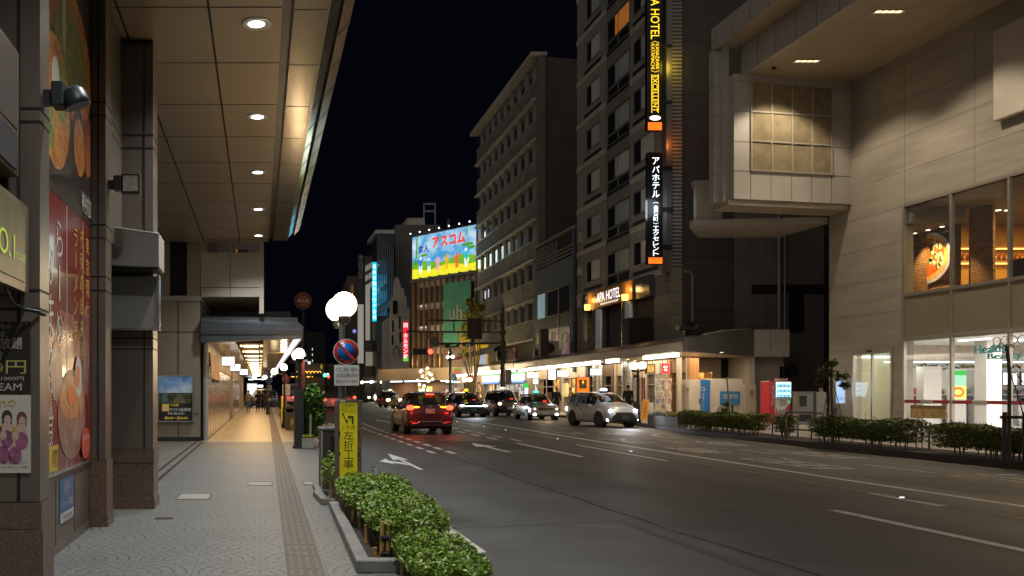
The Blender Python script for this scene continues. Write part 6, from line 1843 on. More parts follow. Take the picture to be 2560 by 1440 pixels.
for k, (ya, yb, lab) in enumerate(((29.2, 31.9, 'pale pink cloth curtain hanging over the first shutters of the arcade'), (32.2, 34.8, 'pinkish cloth curtain just past the first one in the arcade'))):
    mb = MB(); n = 14; vs = []
    for i in range(n + 1):
        y = ya + (yb - ya) * i / n
        vs += [(-1.60 + .05 * math.sin(i * 1.4), y, 2.02 - .12 * (i % 5 == 2)), (-1.66, y, 2.88 - .02 * i / n)]
    mb.add(vs, [(2 * i, 2 * i + 2, 2 * i + 3, 2 * i + 1) for i in range(n)], True)
    t = Thing('shop_curtain', lab, 'curtain', (-1.65, ya, 2.0), 0, 'cloth curtains in the arcade')
    t.part('cloth', mb, pinkc); t.part('rod', MB().cyl((-1.67, ya - .05, 2.88), (-1.67, yb + .05, 2.88), .015, n=8), dark_met)
for px, py, Y, w, lab in ((570.5, 903, 33, .46, 'nearest white lit hanging sign of the row of three in the arcade'), (588.5, 919, 38.5, .42, 'middle white lit hanging sign of the row of three in the arcade'), (609.5, 930, 48, .42, 'farthest white lit hanging sign of the row of three in the arcade')):
    hung(lab, P(px, py, Y), w, w * .68, w_face, '片町', blue_ink, fit=.62)
# things at the far end of the arcade
t = Thing('street_display', 'bright white display window at the far left end of the arcade', 'display', (-1.2, 110, 0))
t.part('face', MB().box(-1.6, -.4, 110, 110.3, .3, 2.7), glow('display_white', (.9, .85, .85), 1.1, .6, 1.5)); t.part('frame', MB().box(-1.7, -.3, 110.3, 110.5, .02, 2.9), dark_met)
t = Thing('round_road_sign', 'small round blue road sign at the far right end of the arcade', 'road sign', (.7, 74, 0))
t.part('pole', MB().cyl((.75, 74, .02), (.75, 74, 2.95), .04, n=8), grey_met); t.part('disc', MB().disc((.75, 73.95, 2.6), (0, -1, 0), .3), mat('sign_blue', (.02, .13, .42), .3, 0, 0)); t.part('plate', MB().box(.55, .98, 73.9, 73.95, 1.75, 2.2), prnt_wht)

# ================================================================== lamps
globe_m = glow('lamp_globe', (1, .80, .52), 5)
def street_lamp(label, loc, h, globes, group='twin globe street lamps', pole_m=None, rp=.055, rg=.155, power=40, finial=False):
    t = Thing('street_lamp', label, 'street lamp', loc, 0, group, True)
    t.part('base', MB().lathe((0, 0, 0), [(rp * 2.4, 0), (rp * 2.4, .12), (rp * 1.6, .3), (rp * 1.5, .85), (rp, .95)], n=14), pole_m or dark_met)
    t.part('pole', MB().cyl((0, 0, .9), (0, 0, h), rp, rp * .8, 12), pole_m or dark_met)
    arm = MB()
    for gx, gy, gz in globes:
        arm.tube([(0, 0, h - .12), (gx * .6, gy * .6, h - .06), (gx, gy, gz - rg)], rp * .5, 6)
        arm.lathe((gx, gy, gz - rg - .04), [(rp * 1.1, -.05), (rp * 1.6, 0), (rp * 1.6, .06)], n=12)
    if finial:
        arm.lathe((0, 0, h), [(rp, 0), (rp * 1.8, .1), (rp * .7, .25), (rp * 1.4, .5), (0, 1.5)], n=10)
    t.part('arm', arm, pole_m or dark_met)
    for gx, gy, gz in globes:
        t.part('globe', MB().ball((gx, gy, gz), rg, 14, 22), globe_m)
    if power:
        gx, gy, gz = globes[0]
        t.lamp('globe_light', 'POINT', (gx, gy - rg * 0, gz + rg + .25), power, (1, .74, .42), shadow_soft_size=.12)
    return t
gp = mat('grey_green_pole', (.13, .14, .13), .4, .3, .15, 3)
street_lamp('nearest twin globe street lamp, its bright globes over the no parking sign', (1.175, 12.6, .02), 2.55, [(.03, 0, 2.79), (-.01, .5, 2.77)], pole_m=gp, rp=.055, rg=.185, power=70)
street_lamp('street lamp rising behind the potted tree, second on the left kerb', (1.10, 24.6, .02), 2.42, [(.0, 0, 2.62), (-.04, .5, 2.60)], rp=.07)
street_lamp('third street lamp on the left kerb, small beside the arcade edge', (1.05, 37.9, .02), 2.42, [(-.02, 0, 2.62), (-.42, .5, 2.45)])
street_lamp('distant street lamp at the far end of the left kerb', (.55, 62, .02), 2.5, [(-.2, 0, 2.62), (-.95, .5, 2.62)], power=0)
street_lamp('twin globe street lamp on the far kerb, beside the noodle shop banners', (17.22, 40.1, .15), 2.45, [(-.2, 0, 2.62), (.2, 0, 2.64)], rg=.175, rp=.06, power=80)
street_lamp('tall dark finial lamp with twin globes before the beige corner band', (17.3, 80, .15), 4.4, [(-.18, .1, 4.62), (.18, -.1, 4.66)], rp=.14, rg=.17, finial=True, power=160)
street_lamp('short twin globe lamp left of the convenience store sign', (18.6, 79, .15), 2.4, [(-.25, 0, 2.55), (.25, 0, 2.57)], rg=.2, power=110)
street_lamp('single globe lamp over the striped canopy', (22.6, 99, 4.2), 1.0, [(0, 0, 1.15)], rg=.2, power=90, group='small globe lamps')
for px, py, Y, lab in ((905, 956, 140, 'left of the oncoming car'), (928, 955, 140, 'over the oncoming car'), (954, 955, 135, 'just left of the yellow lit car'), (975, 952, 130, 'over the yellow lit car')):
    p = P(px, py, Y)
    street_lamp('small far globe street lamp %s' % lab, (p.x, p.y, .15), p.z - .5, [(0, 0, p.z - .15)], rg=.24, power=90, group='small globe lamps')
t = Thing('lamp_cluster', 'decorative lamp tree of a dozen warm globes at the far crossing', 'street lamp', (18.3, 97, .15), 0, None, True)
t.part('pole', MB().cyl((0, 0, 0), (0, 0, 4.6), .08, n=10), brown_post)
arm = MB(); random.seed(8)
for dx, dz in ((-.95, 2.75), (-.6, 3.75), (-.4, 3.2), (.05, 3.0), (.25, 2.7), (.35, 3.55), (.55, 3.4), (.15, 4.1), (.75, 2.9), (-.7, 2.3), (-.2, 2.15), (.15, 1.7), (-.3, 1.75), (-.5, 3.85)):
    arm.tube([(0, 0, max(1.4, dz - .5)), (dx, .1, dz - .15)], .025, 5)
    t.part('globe', MB().ball((dx, .1 * math.sin(dz * 9), dz), .15, 8, 12), globe_m)
t.part('arm', arm, brown_post)
t.lamp('globe_light', 'POINT', (0, -.6, 3.6), 700, (1, .72, .4), shadow_soft_size=.8)

# ================================================================== kerbside things on the left
t = Thing('no_parking_sign', 'round blue and red no parking sign with a white text plate below it', 'road sign', (1.2, 12.5, 1.6))
sc = (1.217, 12.42, 2.13)
sred, sblue, swht = mat('sign_red', (.45, .03, .02), .35, 0, .06), mat('sign_blue2', (.01, .12, .40), .35, 0, .06), mat('sign_white', (.62, .60, .55), .4, 0, .08, 6)
def ring_at(c, r, d, mb=None):
    return (mb or MB()).lathe((c[0], c[1], c[2]), [(0, d), (r, d), (r, d - .004)], axis=(0, -1, 0), n=36)
t.part('rim', MB().cyl((sc[0], sc[1] + .012, sc[2]), (sc[0], sc[1], sc[2]), .183, n=36), swht)
t.part('red_ring', ring_at(sc, .174, .002), sred)
t.part('blue_field', ring_at(sc, .125, .004), sblue)
t.part('red_bar', MB().obox((sc[0], sc[1] - .006, sc[2]), Vector((.115, 0, -.115)) * 1.08, (0, .001, 0), Vector((.012, 0, .012))), sred)
t.part('plate', MB().box(1.047, 1.40, 12.41, 12.42, 1.65, 1.94), swht, bevel=.004)
t.part('lettering', MB().text('ただし国道一般7は', (1.223, 12.407, 1.878), RT, UP, .30, .06, False).text('法定禁止場所以外の', (1.223, 12.407, 1.795), RT, UP, .30, .06, False).text('客待ちタクシーを除く', (1.223, 12.407, 1.712), RT, UP, .30, .06, False), ink)
t.part('clamp', MB().box(1.11, 1.24, 12.43, 12.55, 2.08, 2.16).box(1.11, 1.24, 12.43, 12.55, 1.74, 1.82), grey_met)

t = Thing('roadworks_sign', 'tall yellow roadworks board in a brown metal frame behind the hedge', 'sign', (1.17, 11.75, .05))
ybd = mat('roadworks_yellow', (.85, .70, .012), .45, 0, .06, 3, emit=(.7, .58, .01), es=.05)  # weak emission stands in for light the board reflects
t.part('board', MB().box(1.055, 1.29, 11.66, 11.68, .17, 1.42), ybd)
t.part('frame', MB().box(.995, 1.05, 11.65, 11.73, .05, 1.45).box(1.295, 1.345, 11.65, 11.73, .05, 1.45).box(1.05, 1.295, 11.655, 11.725, 1.42, 1.46), mat('frame_brown', (.16, .11, .09), .5, .3, .2, 6), bevel=.006)
t.part('sticker', MB().box(1.06, 1.13, 11.648, 11.652, 1.425, 1.455), prnt_wht)
t.part('clip', MB().box(1.04, 1.062, 11.64, 11.65, .98, 1.04).box(1.29, 1.312, 11.64, 11.65, .98, 1.04).box(1.04, 1.062, 11.64, 11.65, .72, .76).box(1.29, 1.312, 11.64, 11.65, .72, .76), dark_met)
yi = mat('roadworks_ink', (.05, .055, .01), .5, 0, 0)
bx0, bx1 = 1.172, 11.658
mb = MB()
mb.text('ご迷惑を', (1.172, 11.656, 1.375), RT, UP, .165, .036, False).text('おかけします', (1.172, 11.656, 1.328), RT, UP, .165, .036, False)
for a in ((1.075, 1.27, 1.40, 1.403), (1.075, 1.27, 1.298, 1.301), (1.075, 1.078, 1.301, 1.40), (1.267, 1.27, 1.301, 1.40)):
    mb.box(a[0], a[1], 11.657, 11.66, a[2], a[3])
mb.text('この先', (1.172, 11.656, 1.095), RT, UP, .175, .052, False)
for i, ch in enumerate('左折工事'):
    mb.text(ch, (1.172, 11.656, .99 - i * .128), RT, UP, .138, .112, False)
t.part('lettering', mb, yi)
mb = MB()
mb.obox((1.12, 11.657, 1.225), Vector((.022, 0, -.045)), (0, .002, 0), Vector((.006, 0, .003)))
mb.add([(1.133, 11.655, 1.185), (1.158, 11.655, 1.197), (1.166, 11.655, 1.16), (1.155, 11.655, 1.145), (1.137, 11.655, 1.155)], [(0, 1, 2, 3, 4)])
mb.obox((1.098, 11.657, 1.27), Vector((.012, 0, .006)), (0, .002, 0), Vector((.003, 0, -.006)))
mb.box(1.215, 1.24, 11.655, 11.66, 1.14, 1.243).box(1.19, 1.215, 11.655, 11.66, 1.215, 1.243)
mb.add([(1.19, 11.655, 1.262), (1.19, 11.655, 1.195), (1.155, 11.655, 1.229)], [(0, 1, 2)])
t.part('pictogram', mb, yi)

t = Thing('utility_cabinet', 'dark grey louvred roadside utility cabinet left of the yellow roadworks board', 'cabinet', (1.05, 13.5, .05))
cab = mat('cabinet_grey', (.05, .048, .045), .45, .3, .2, 4)
t.part('base_slab', MB().box(.84, 1.24, 13.15, 14.1, .02, .09), kerb_stone, bevel=.01)
t.part('body', MB().box(.93, 1.22, 13.3, 13.95, .09, .98), cab, bevel=.012)
t.part('lid', MB().box(.91, 1.24, 13.28, 13.97, .98, 1.02), mat('cabinet_light', (.14, .14, .13), .5, .2, .1), bevel=.01)
mb = MB()
for k in range(9):
    mb.box(1.06, 1.20, 13.285, 13.30, .62 + k * .032, .635 + k * .032)
t.part('louvre', mb, black)
t.part('edge_strip', MB().box(.925, .945, 13.29, 13.30, .09, .98), off_white)

# kerb stones round the left planting strip and its soil
mb = MB()
for y0, y1, x0, x1 in ((7.6, 9.6, .88, .925), (9.62, 11.55, .925, .965)):
    mb.prism([(x0 - .06, y0, .02), (x0 + .06, y0, .02), (x1 + .06, y1, .02), (x1 - .06, y1, .02)], (0, 0, .11))
mb.box(.82, 1.35, 7.46, 7.6, .02, .13)
mb.prism([(.83, 12.0, .02), (.95, 12.0, .02), (.9, 13.0, .02), (.78, 13.0, .02)], (0, 0, .09)); mb.box(.95, 1.1, 11.9, 12.02, .02, .11)
link('planting_kerb', mb, kerb_stone, kind='structure', bevel=.012)
link('planting_bed', MB().quad((.95, 7.6, .06), (1.74, 7.6, .06), (1.74, 13, .06), (1.0, 13, .06)).quad((1.3, 5, .058), (1.74, 5, .058), (1.74, 7.6, .058), (1.3, 7.6, .058)), soil, kind='structure')
def leaf_mat(n_, c, c2, sc=15):
    m = mat(n_, c, .42, 0, 0, spec=.4)
    g = NG(m); b = m.node_tree.nodes['Principled BSDF']
    co = g.n('ShaderNodeTexCoord').outputs['Object']
    f = g.m('MULTIPLY_ADD', g.noise(co, sc, 4), 2.4, -.7)
    cl = g.n('ShaderNodeClamp'); g.l(f, cl.inputs[0])
    g.l(g.mix(cl.outputs[0], c, c2), b.inputs['Base Color'])
    b.inputs['Subsurface Weight'].default_value = 0
    b.inputs['Transmission Weight'].default_value = 0
    return m
lf1 = leaf_mat('hedge_leaf', (.07, .15, .010), (.25, .35, .035))
lf2 = leaf_mat('dark_hedge_leaf', (.075, .115, .014), (.21, .26, .045))
lf3 = leaf_mat('pot_tree_leaf', (.05, .13, .02), (.16, .32, .05))
stem_m = mat('shrub_stem', (.12, .08, .045), .8, 0, .3, 9)
def bush(name, label, cat, c, r, n, size, lm, group=None, stems=7, hollow=.45, sprigs=0, z0=.06):
    """leafy shrub: leaf-sized faces through an uneven volume, on a few stems"""
    t = Thing(name, label, cat, (c[0], c[1], z0), 0, group)
    pts = []
    ph = [random.uniform(0, 6) for _ in range(4)]
    while len(pts) < n:
        x, y = random.uniform(-1, 1), random.uniform(-1, 1)
        e = x * x * x * x + y * y * y * y
        if e > 1:
            continue
        top = (1 - .45 * e) * (1 + .13 * math.sin(5 * y + ph[0]) + .12 * math.sin(6 * x + ph[1]) + .10 * math.sin(13 * y + 7 * x + ph[2]) + .07 * math.sin(21 * y - 11 * x + ph[3]))
        z = top * (1 - 1.45 * random.random() ** 1.5)
        s_ = 1 - .42 * max(0, -z)
        p = (c[0] + x * r[0] * s_ * 1.05, c[1] + y * r[1] * s_, c[2] + z * r[2])
        if p[2] > z0 + .06:
            pts.append(p)
    mb = MB().leaves(pts, size)
    sp_ = MB()
    for k in range(sprigs):
        x, y = c[0] + random.uniform(-.8, .8) * r[0], c[1] + random.uniform(-.9, .9) * r[1]
        z = c[2] + r[2] * .75
        h = random.uniform(.05, .16)
        sp_.tube([(x, y, z - .1), (x + random.uniform(-.05, .05), y, z + h)], .004, 4)
        mb.leaves([(x + random.gauss(0, .03), y + random.gauss(0, .03), z + h * random.random()) for _ in range(7)], size * .8)
    t.part('foliage', mb, lm)
    sm = sp_
    for k in range(stems):
        x, y = c[0] + random.uniform(-.6, .6) * r[0], c[1] + random.uniform(-.85, .85) * r[1]
        sm.tube([(x, y, z0 - .02), (x + random.uniform(-.1, .1), y + random.uniform(-.1, .1), c[2]), (x + random.uniform(-.2, .2) * r[0], y + random.uniform(-.2, .2), c[2] + r[2] * .5)], .009, 5)
    t.part('stem', sm, stem_m)
    return t
random.seed(11)
GH = 'clipped shrubs in the left planting strip'
bush('shrub', 'leafy green shrub farthest back in the left planting strip, at the yellow board', 'shrub', (1.36, 10.5, .33), (.40, 1.1, .20), 9000, .045, lf1, GH, sprigs=10)
bush('shrub', 'leafy green shrub in the middle of the left planting strip, tied with paired bamboo', 'shrub', (1.40, 8.75, .30), (.36, .95, .20), 9500, .042, lf1, GH, sprigs=10)
bush('shrub', 'lowest leafy green shrub at the bottom edge, nearest in the left planting strip', 'shrub', (1.38, 6.85, .23), (.27, .85, .17), 9000, .038, lf1, GH, sprigs=14)
bush('shrub', 'small sprouting shrub between the cabinet and the yellow board', 'shrub', (1.0, 12.3, .38), (.14, .3, .3), 420, .06, lf1, GH, stems=4)
bam = mat('bamboo', (.48, .29, .10), .45, 0, .25, 7, stretch=(1, 1, .4))
def stake(label, px, py0, py1, Y, lean=0):
    a, b_ = P(px, py1, Y), P(px + lean, py0, Y)
    a.z = min(a.z, .06)
    t = Thing('bamboo_stake', label, 'stake', (a.x, a.y, .05), 0, 'bamboo stakes in the left planting strip')
    mb = MB().cyl(a, b_, .02, .019, 10)
    d = b_ - a
    for f in (.3, .62, .93):
        q = a + d * f
        mb.cyl(q - d.normalized() * .005, q + d.normalized() * .005, .0225, .0225, 10)
    t.part('cane', mb, bam)
for px, y0, y1, Y, le, lab in ((827, 1172, 1250, 12.2, 0, 'by the cabinet corner'), (843, 1182, 1262, 11.9, 0, 'at the left leg of the yellow board'), (857, 1232, 1292, 11.0, 2, 'in front of the yellow board'),
                               (878, 1268, 1320, 10.2, 6, 'leaning, behind the kerb bend'), (897, 1240, 1330, 9.8, 1, 'in the gap between the back and middle shrub'), (916, 1310, 1375, 8.7, 0, 'at the left flank of the middle shrub'),
                               (953, 1304, 1418, 7.9, 3, 'left one of the tied pair'), (968, 1302, 1420, 7.9, 3, 'right one of the tied pair'), (937, 1368, 1412, 7.95, 0, 'short, beside the tied pair'),
                               (1005, 1362, 1440, 7.45, 4, 'tall and leaning, before the nearest shrub'), (1049, 1378, 1445, 7.2, 0, 'short, inside the nearest shrub'), (1092, 1425, 1460, 6.9, 0, 'lowest at the bottom edge')):
    stake('bamboo stake ' + lab, px, y0, y1, Y, le)
t = Thing('bamboo_rail', 'short bamboo crosspiece lying across the nearest shrub stakes', 'stake', P(1035, 1405, 7.3))
t.part('cane', MB().cyl(P(1012, 1392, 7.4), P(1048, 1422, 7.2), .018, n=10), bam)
t.part('tie', MB().cyl(P(951, 1345, 7.88), P(972, 1345, 7.88), .024, n=10).cyl(P(951, 1385, 7.88), P(972, 1385, 7.88), .024, n=10), black)

# potted tree, planter, dark pillar, marker posts along the left kerb
t = Thing('planter_box', 'square grey concrete planter with yellow flowers at the kerb by the lamp', 'planter', (1.32, 24.3, .02))
t.part('tub', MB().prism([(1.15, 24.1, .02), (1.47, 24.1, .02), (1.47, 24.5, .02), (1.15, 24.5, .02)], (0, 0, .29)), mat('tub_concrete', (.33, .32, .28), .8, 0, .2, 6, .2), bevel=.015)
random.seed(2)
t.part('flowers', MB().leaves([(random.uniform(1.17, 1.45), random.uniform(24.1, 24.4), random.uniform(.31, .40)) for _ in range(160)], .05), mat('yellow_petal', (.55, .42, .03), .5, 0, .4, 20))
t.part('flower_leaves', MB().leaves([(random.uniform(1.12, 1.5), random.uniform(24.1, 24.5), random.uniform(.3, .38)) for _ in range(160)], .06), lf3)
t = Thing('potted_tree', 'small glossy leaved tree growing beside the concrete planter, with a pale support post', 'tree', (1.4, 24.7, .02))
pts = []
lob = [(1.42, 24.7, 1.35, .36), (1.58, 24.7, 1.0, .30), (1.25, 24.7, 1.05, .28), (1.45, 24.8, 1.62, .22), (1.62, 24.6, 1.45, .22), (1.24, 24.6, 1.38, .2), (1.6, 24.7, .75, .2), (1.35, 24.7, .7, .22), (1.22, 24.7, .45, .18), (1.5, 24.7, .42, .16)]
for cx, cy, cz, r in lob:
    for _ in range(int(1500 * r)):
        v = Vector((random.gauss(0, 1), random.gauss(0, 1), random.gauss(0, 1))).normalized() * r * random.uniform(.3, 1)
        pts.append((cx + v.x, cy + v.y, cz + v.z))
t.part('crown', MB().leaves(pts, .13, .8), lf3)
t.part('trunk', MB().tube([(1.30, 24.7, .05), (1.36, 24.7, .6), (1.44, 24.7, 1.3)], .03).tube([(1.36, 24.7, .6), (1.58, 24.7, 1.1)], .02).tube([(1.34, 24.7, .5), (1.24, 24.6, 1.1)], .02), stem_m)
t.part('support', MB().cyl((1.40, 24.45, .05), (1.41, 24.45, .95), .035, n=8), off_white)
single('kerb_pillar', MB().prism([(.94, 24.2, .02), (1.20, 24.2, .02), (1.20, 24.45, .02), (.94, 24.45, .02)], (0, 0, 1.62)).box(.90, 1.24, 24.15, 24.5, .02, .1), mat('pillar_black', (.03, .03, .032), .35, .2, .15), 'dark square kerbside pillar in front of the second lamp', 'pillar', (1.07, 24.3, .02))
single('striped_pole', MB().cyl((1.24, 25.2, .02), (1.24, 25.2, 2.5), .045, n=10), mat('red_pole', (.35, .08, .06), .4, 0, .1), 'slim reddish pole behind the dark kerb pillar', 'pole', (1.24, 25.2, .02))
t = Thing('hydrant_sign', 'round red fire hydrant sign on a dark pole above the arcade roof', 'sign', (1.45, 29.5, 0))
t.part('pole', MB().cyl((1.45, 29.9, .02), (1.45, 29.9, 4.2), .05, n=10).tube([(1.45, 29.9, 4.2), (1.45, 29.9, 4.75), (1.45, 29.6, 4.85)], .03), dark_met)
hc = (1.44, 29.5, 4.64)
t.part('rim', MB().cyl((hc[0], hc[1] + .05, hc[2]), (hc[0], hc[1] + .01, hc[2]), .30, n=32), mat('rim_black', (.05, .02, .02), .4, 0, 0))
t.part('disc', ring_at(hc, .235, .0), mat('hydrant_red', (.30, .03, .03), .4, 0, .06))
t.part('lettering', MB().text('消火栓', (hc[0], hc[1] - .006, hc[2]), RT, UP, .4, .14, False).text('FIRE HYDRANT', (hc[0], hc[1] - .006, hc[2] + .14), RT, UP, .24, .03, False).text('金沢市消防局', (hc[0], hc[1] - .006, hc[2] - .14), RT, UP, .24, .04, False), swht)
t = Thing('no_stopping_sign', 'small round blue and red crossed sign with a text plate, far up the left kerb', 'road sign', (1.25, 42, .02))
t.part('pole', MB().cyl((1.25, 42.1, .02), (1.25, 42.1, 2.45), .03, n=8), grey_met)
t.part('red_ring', ring_at((1.25, 42, 2.2), .19, .0), sred); t.part('blue_field', ring_at((1.25, 42, 2.2), .14, .006), sblue)
t.part('red_bar', MB().obox((1.25, 41.99, 2.2), (.11, 0, .11), (0, .002, 0), (.012, 0, -.012)).obox((1.25, 41.988, 2.2), (.11, 0, -.11), (0, .002, 0), (.012, 0, .012)), sred)
t.part('plate', MB().box(1.07, 1.43, 41.97, 42, 1.43, 1.95), swht)
t.part('lettering', MB().text('ただし\n駐車場に\n出入りする\n車を除く', (1.25, 41.965, 1.7), RT, UP, .28, .38, False), ink)
t = Thing('marker_board', 'narrow yellow board standing far up the left kerb beside a rounded grey cabinet', 'sign', (1.1, 41, .02))
t.part('board', MB().box(.99, 1.12, 41, 41.05, .1, 1.35), ybd)
t.part('frame', MB().box(.97, .99, 41, 41.05, .02, 1.38).box(1.12, 1.14, 41, 41.05, .02, 1.38), dark_met)
single('grey_cabinet', MB().box(1.05, 1.38, 36.0, 36.4, .02, .9).cyl((1.215, 36.0, .9), (1.215, 36.4, .9), .165, n=20), mat('cabinet_umber', (.10, .09, .085), .5, .2, .15), 'rounded top grey cabinet far up the left kerb', 'cabinet', (1.2, 36.2, .02))
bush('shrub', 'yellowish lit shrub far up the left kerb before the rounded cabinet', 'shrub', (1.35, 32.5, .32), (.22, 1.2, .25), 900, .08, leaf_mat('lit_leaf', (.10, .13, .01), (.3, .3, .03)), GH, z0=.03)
bush('shrub', 'small yellowish shrub farthest up the left kerb', 'shrub', (1.25, 46, .32), (.22, 1.6, .3), 500, .1, MATS['lit_leaf'], GH, z0=.03)

# ================================================================== the far kerb: hedges, trees, railing, machines
random.seed(17)
GR = 'low hedges along the far kerb'
def hedge(label, pts, h, w, n, lm=lf2, sz=.062):
    c = (Vector(pts[0]) + Vector(pts[1])) / 2
    t = Thing('hedge', label, 'hedge', (c.x, c.y, .16), 0, GR)
    (x0, y0), (x1, y1) = pts
    d = Vector((x1 - x0, y1 - y0)); L = d.length; d /= L; s = Vector((-d.y, d.x))
    P_ = []; lo = []
    for _ in range(n):
        a, b_ = random.uniform(0, L), random.uniform(-1, 1)
        top = h * (1 + .05 * math.sin(a * 2.3 + b_) + .03 * math.sin(a * 7) - .12 * abs(b_) ** 4)
        z = .16 + top * (1 - (random.random() ** 1.5) * .78)
        bb = b_ * w * .5 * (1 - .25 * (z < .16 + h * .4))
        P_.append((x0 + d.x * a + s.x * bb, y0 + d.y * a + s.y * bb, z))
    mb = MB().leaves(P_, sz)
    sm = MB()
    for k in range(int(L * 7)):
        a = random.uniform(0, L); bb = random.uniform(-.45, .45) * w
        x, y = x0 + d.x * a + s.x * bb, y0 + d.y * a + s.y * bb
        sm.tube([(x, y, .14), (x + random.uniform(-.06, .06), y + random.uniform(-.06, .06), .16 + h * .55)], random.uniform(.008, .018), 5)
    for k in range(int(L * 6)):
        a = random.uniform(0, L); bb = random.uniform(-.5, .5) * w; hh = random.uniform(.04, .15)
        x, y = x0 + d.x * a + s.x * bb, y0 + d.y * a + s.y * bb
        sm.tube([(x, y, .16 + h * .9), (x + random.uniform(-.04, .04), y, .16 + h + hh)], .004, 4)
        mb.leaves([(x, y, .16 + h + hh * random.random()) for _ in range(4)], sz * .7)
    t.part('foliage', mb, lm); t.part('stem', sm, stem_m)
    st = MB()
    for k in range(max(2, int(L / .9))):
        a = .15 + k * (L - .3) / max(1, int(L / .9) - 1)
        st.cyl((x0 + d.x * a + s.x * .0 + s.x * w * .5, y0 + d.y * a + s.y * w * .5, .14), (x0 + d.x * a + s.x * w * .5, y0 + d.y * a + s.y * w * .5, .16 + h * .6), .022, n=7)
    t.part('stake', st, mat('dull_stake', (.10, .075, .05), .7, 0, .2), kind='stuff')
    return t
hedge('long low hedge along the far kerb before the white storage panels', [(16.6, 34.4), (16.35, 28.6)], .68, .75, 24000)
hedge('very short hedge stub by the railing, right of the red vending machine', [(16.5, 28.0), (16.45, 27.2)], .66, .5, 3200)
hedge('hedge right of the railing, before the sliding door', [(16.05, 25.2), (15.95, 21.4)], .70, .85, 18000)
hedge('hedge nearest the right edge, before the bright shop window', [(15.95, 20.6), (15.85, 17.7)], .66, .8, 16000)
bush('weed_tuft', 'bright green weeds at the kerb below the flower troughs', 'plant', (16.75, 33.6, .2), (.2, .7, .12), 260, .08, leaf_mat('weed_leaf', (.05, .14, .03), (.15, .3, .08)), None, z0=.15)
# flower troughs
pet = [mat('white_petal', (.55, .52, .48), .5, 0, .1), mat('violet_petal', (.2, .14, .4), .5, 0, .3, 20), mat('yellow_petal2', (.5, .38, .03), .5, 0, .3, 20)]
for k, (x, y, lab) in enumerate(((17.75, 39.3, 'grey trough of white flowers by the lamp pole'), (17.3, 37.6, 'grey trough of violet flowers, middle of the row of three'), (17.0, 36.0, 'grey trough of yellow flowers at the hedge end'))):
    t = Thing('flower_trough', lab, 'planter', (x, y, .15), 0, 'flower troughs on the far kerb')
    t.part('trough', MB().prism([(x - .18, y - .62, .15), (x + .22, y - .62, .15), (x + .22, y + .62, .15), (x - .18, y + .62, .15)], (0, 0, .42)), mat('trough_grey', (.17, .16, .15), .8, 0, .2, 6), bevel=.02)
    t.part('flowers', MB().leaves([(x + random.uniform(-.2, .22), y + random.uniform(-.65, .65), random.uniform(.58, .76)) for _ in range(300)], .07), pet[k])
    t.part('leaves', MB().leaves([(x + random.uniform(-.2, .22), y + random.uniform(-.65, .65), random.uniform(.55, .68)) for _ in range(250)], .08), lf2)
# bent pipe railing
t = Thing('pipe_railing', 'brown bent pipe railing at the kerb between two hedges', 'railing', (16.2, 26.2, .15))
rl = MB()
a, b_ = Vector((16.25, 27.2, .15)), Vector((16.0, 25.0, .15))
u_ = (b_ - a).normalized()
rl.tube([a, a + Vector((0, 0, .72)), a + Vector((0, 0, .82)) + u_ * .1, b_ + Vector((0, 0, .82)) - u_ * .1, b_ + Vector((0, 0, .72)), b_ + Vector((-.02, 0, .38)), b_ + Vector((-.1, -.25, .0))], .032, 10)
rl.tube([a + Vector((0, 0, .30)), b_ + Vector((0, 0, .30))], .024, 8)
rl.tube([a + Vector((0, 0, .40)), a + Vector((-.1, -.28, .02))], .03, 8)
t.part('pipe', rl, mat('railing_brown', (.14, .095, .065), .35, .4, .15))
t.part('yellow_band', MB().cyl(a + Vector((0, 0, .5)), a + Vector((0, 0, .58)), .036, n=12).cyl(b_ + Vector((0, 0, .5)), b_ + Vector((0, 0, .58)), .036, n=12), mat('band_yellow', (.42, .22, .02), .4, 0, .1))
# young street trees
def young_tree(label, loc, tops, trunk, n, size, props=None, group='young street trees'):
    t = Thing('young_tree', label, 'tree', loc, 0, group)
    t.part('trunk', MB().tube(trunk, .03), mat('young_bark', (.10, .075, .055), .8, 0, .3, 9))
    br = MB()
    base = Vector(trunk[-2])
    for c in tops:
        br.tube([base, (base + Vector(c[:3])) / 2 + Vector((0, 0, .05)), c[:3]], .01, 5)
    t.part('branch', br, stem_m)
    pts = []
    for cx, cy, cz, r in tops:
        for _ in range(n):
            v = Vector((random.gauss(0, 1), random.gauss(0, 1), random.gauss(0, .5))).normalized() * r * random.uniform(.1, 1)
            pts.append((cx + v.x, cy + v.y, cz + v.z))
    t.part('crown', MB().leaves(pts, size, .3), lf2 if 'bare' in label else leaf_mat('young_leaf', (.06, .10, .012), (.16, .2, .03)))
    if props:
        t.part('support', props, brown_post)
    return t
young_tree('young leafy tree with drooping top beside the wall screen', (15.62, 24.0, .15), [(15.45, 24, 2.15, .22), (15.85, 24, 2.0, .2), (15.6, 24, 2.35, .16), (15.95, 24, 1.75, .14), (15.3, 24, 1.85, .12), (15.5, 24, .85, .3), (15.9, 24, .75, .26), (15.35, 24.1, .55, .2)],
           [(15.62, 24, .15), (15.6, 24, 1.2), (15.58, 24, 2.0), (15.6, 24, 2.3)], 190, .10)
pr = MB()
for x, y in ((15.02, 17.75), (15.42, 17.75)):
    pr.cyl((x, y, .15), (x, y, 1.16), .04, n=8)
pr.tube([(14.9, 17.7, 1.06), (15.55, 17.7, 1.06)], .032, 8)
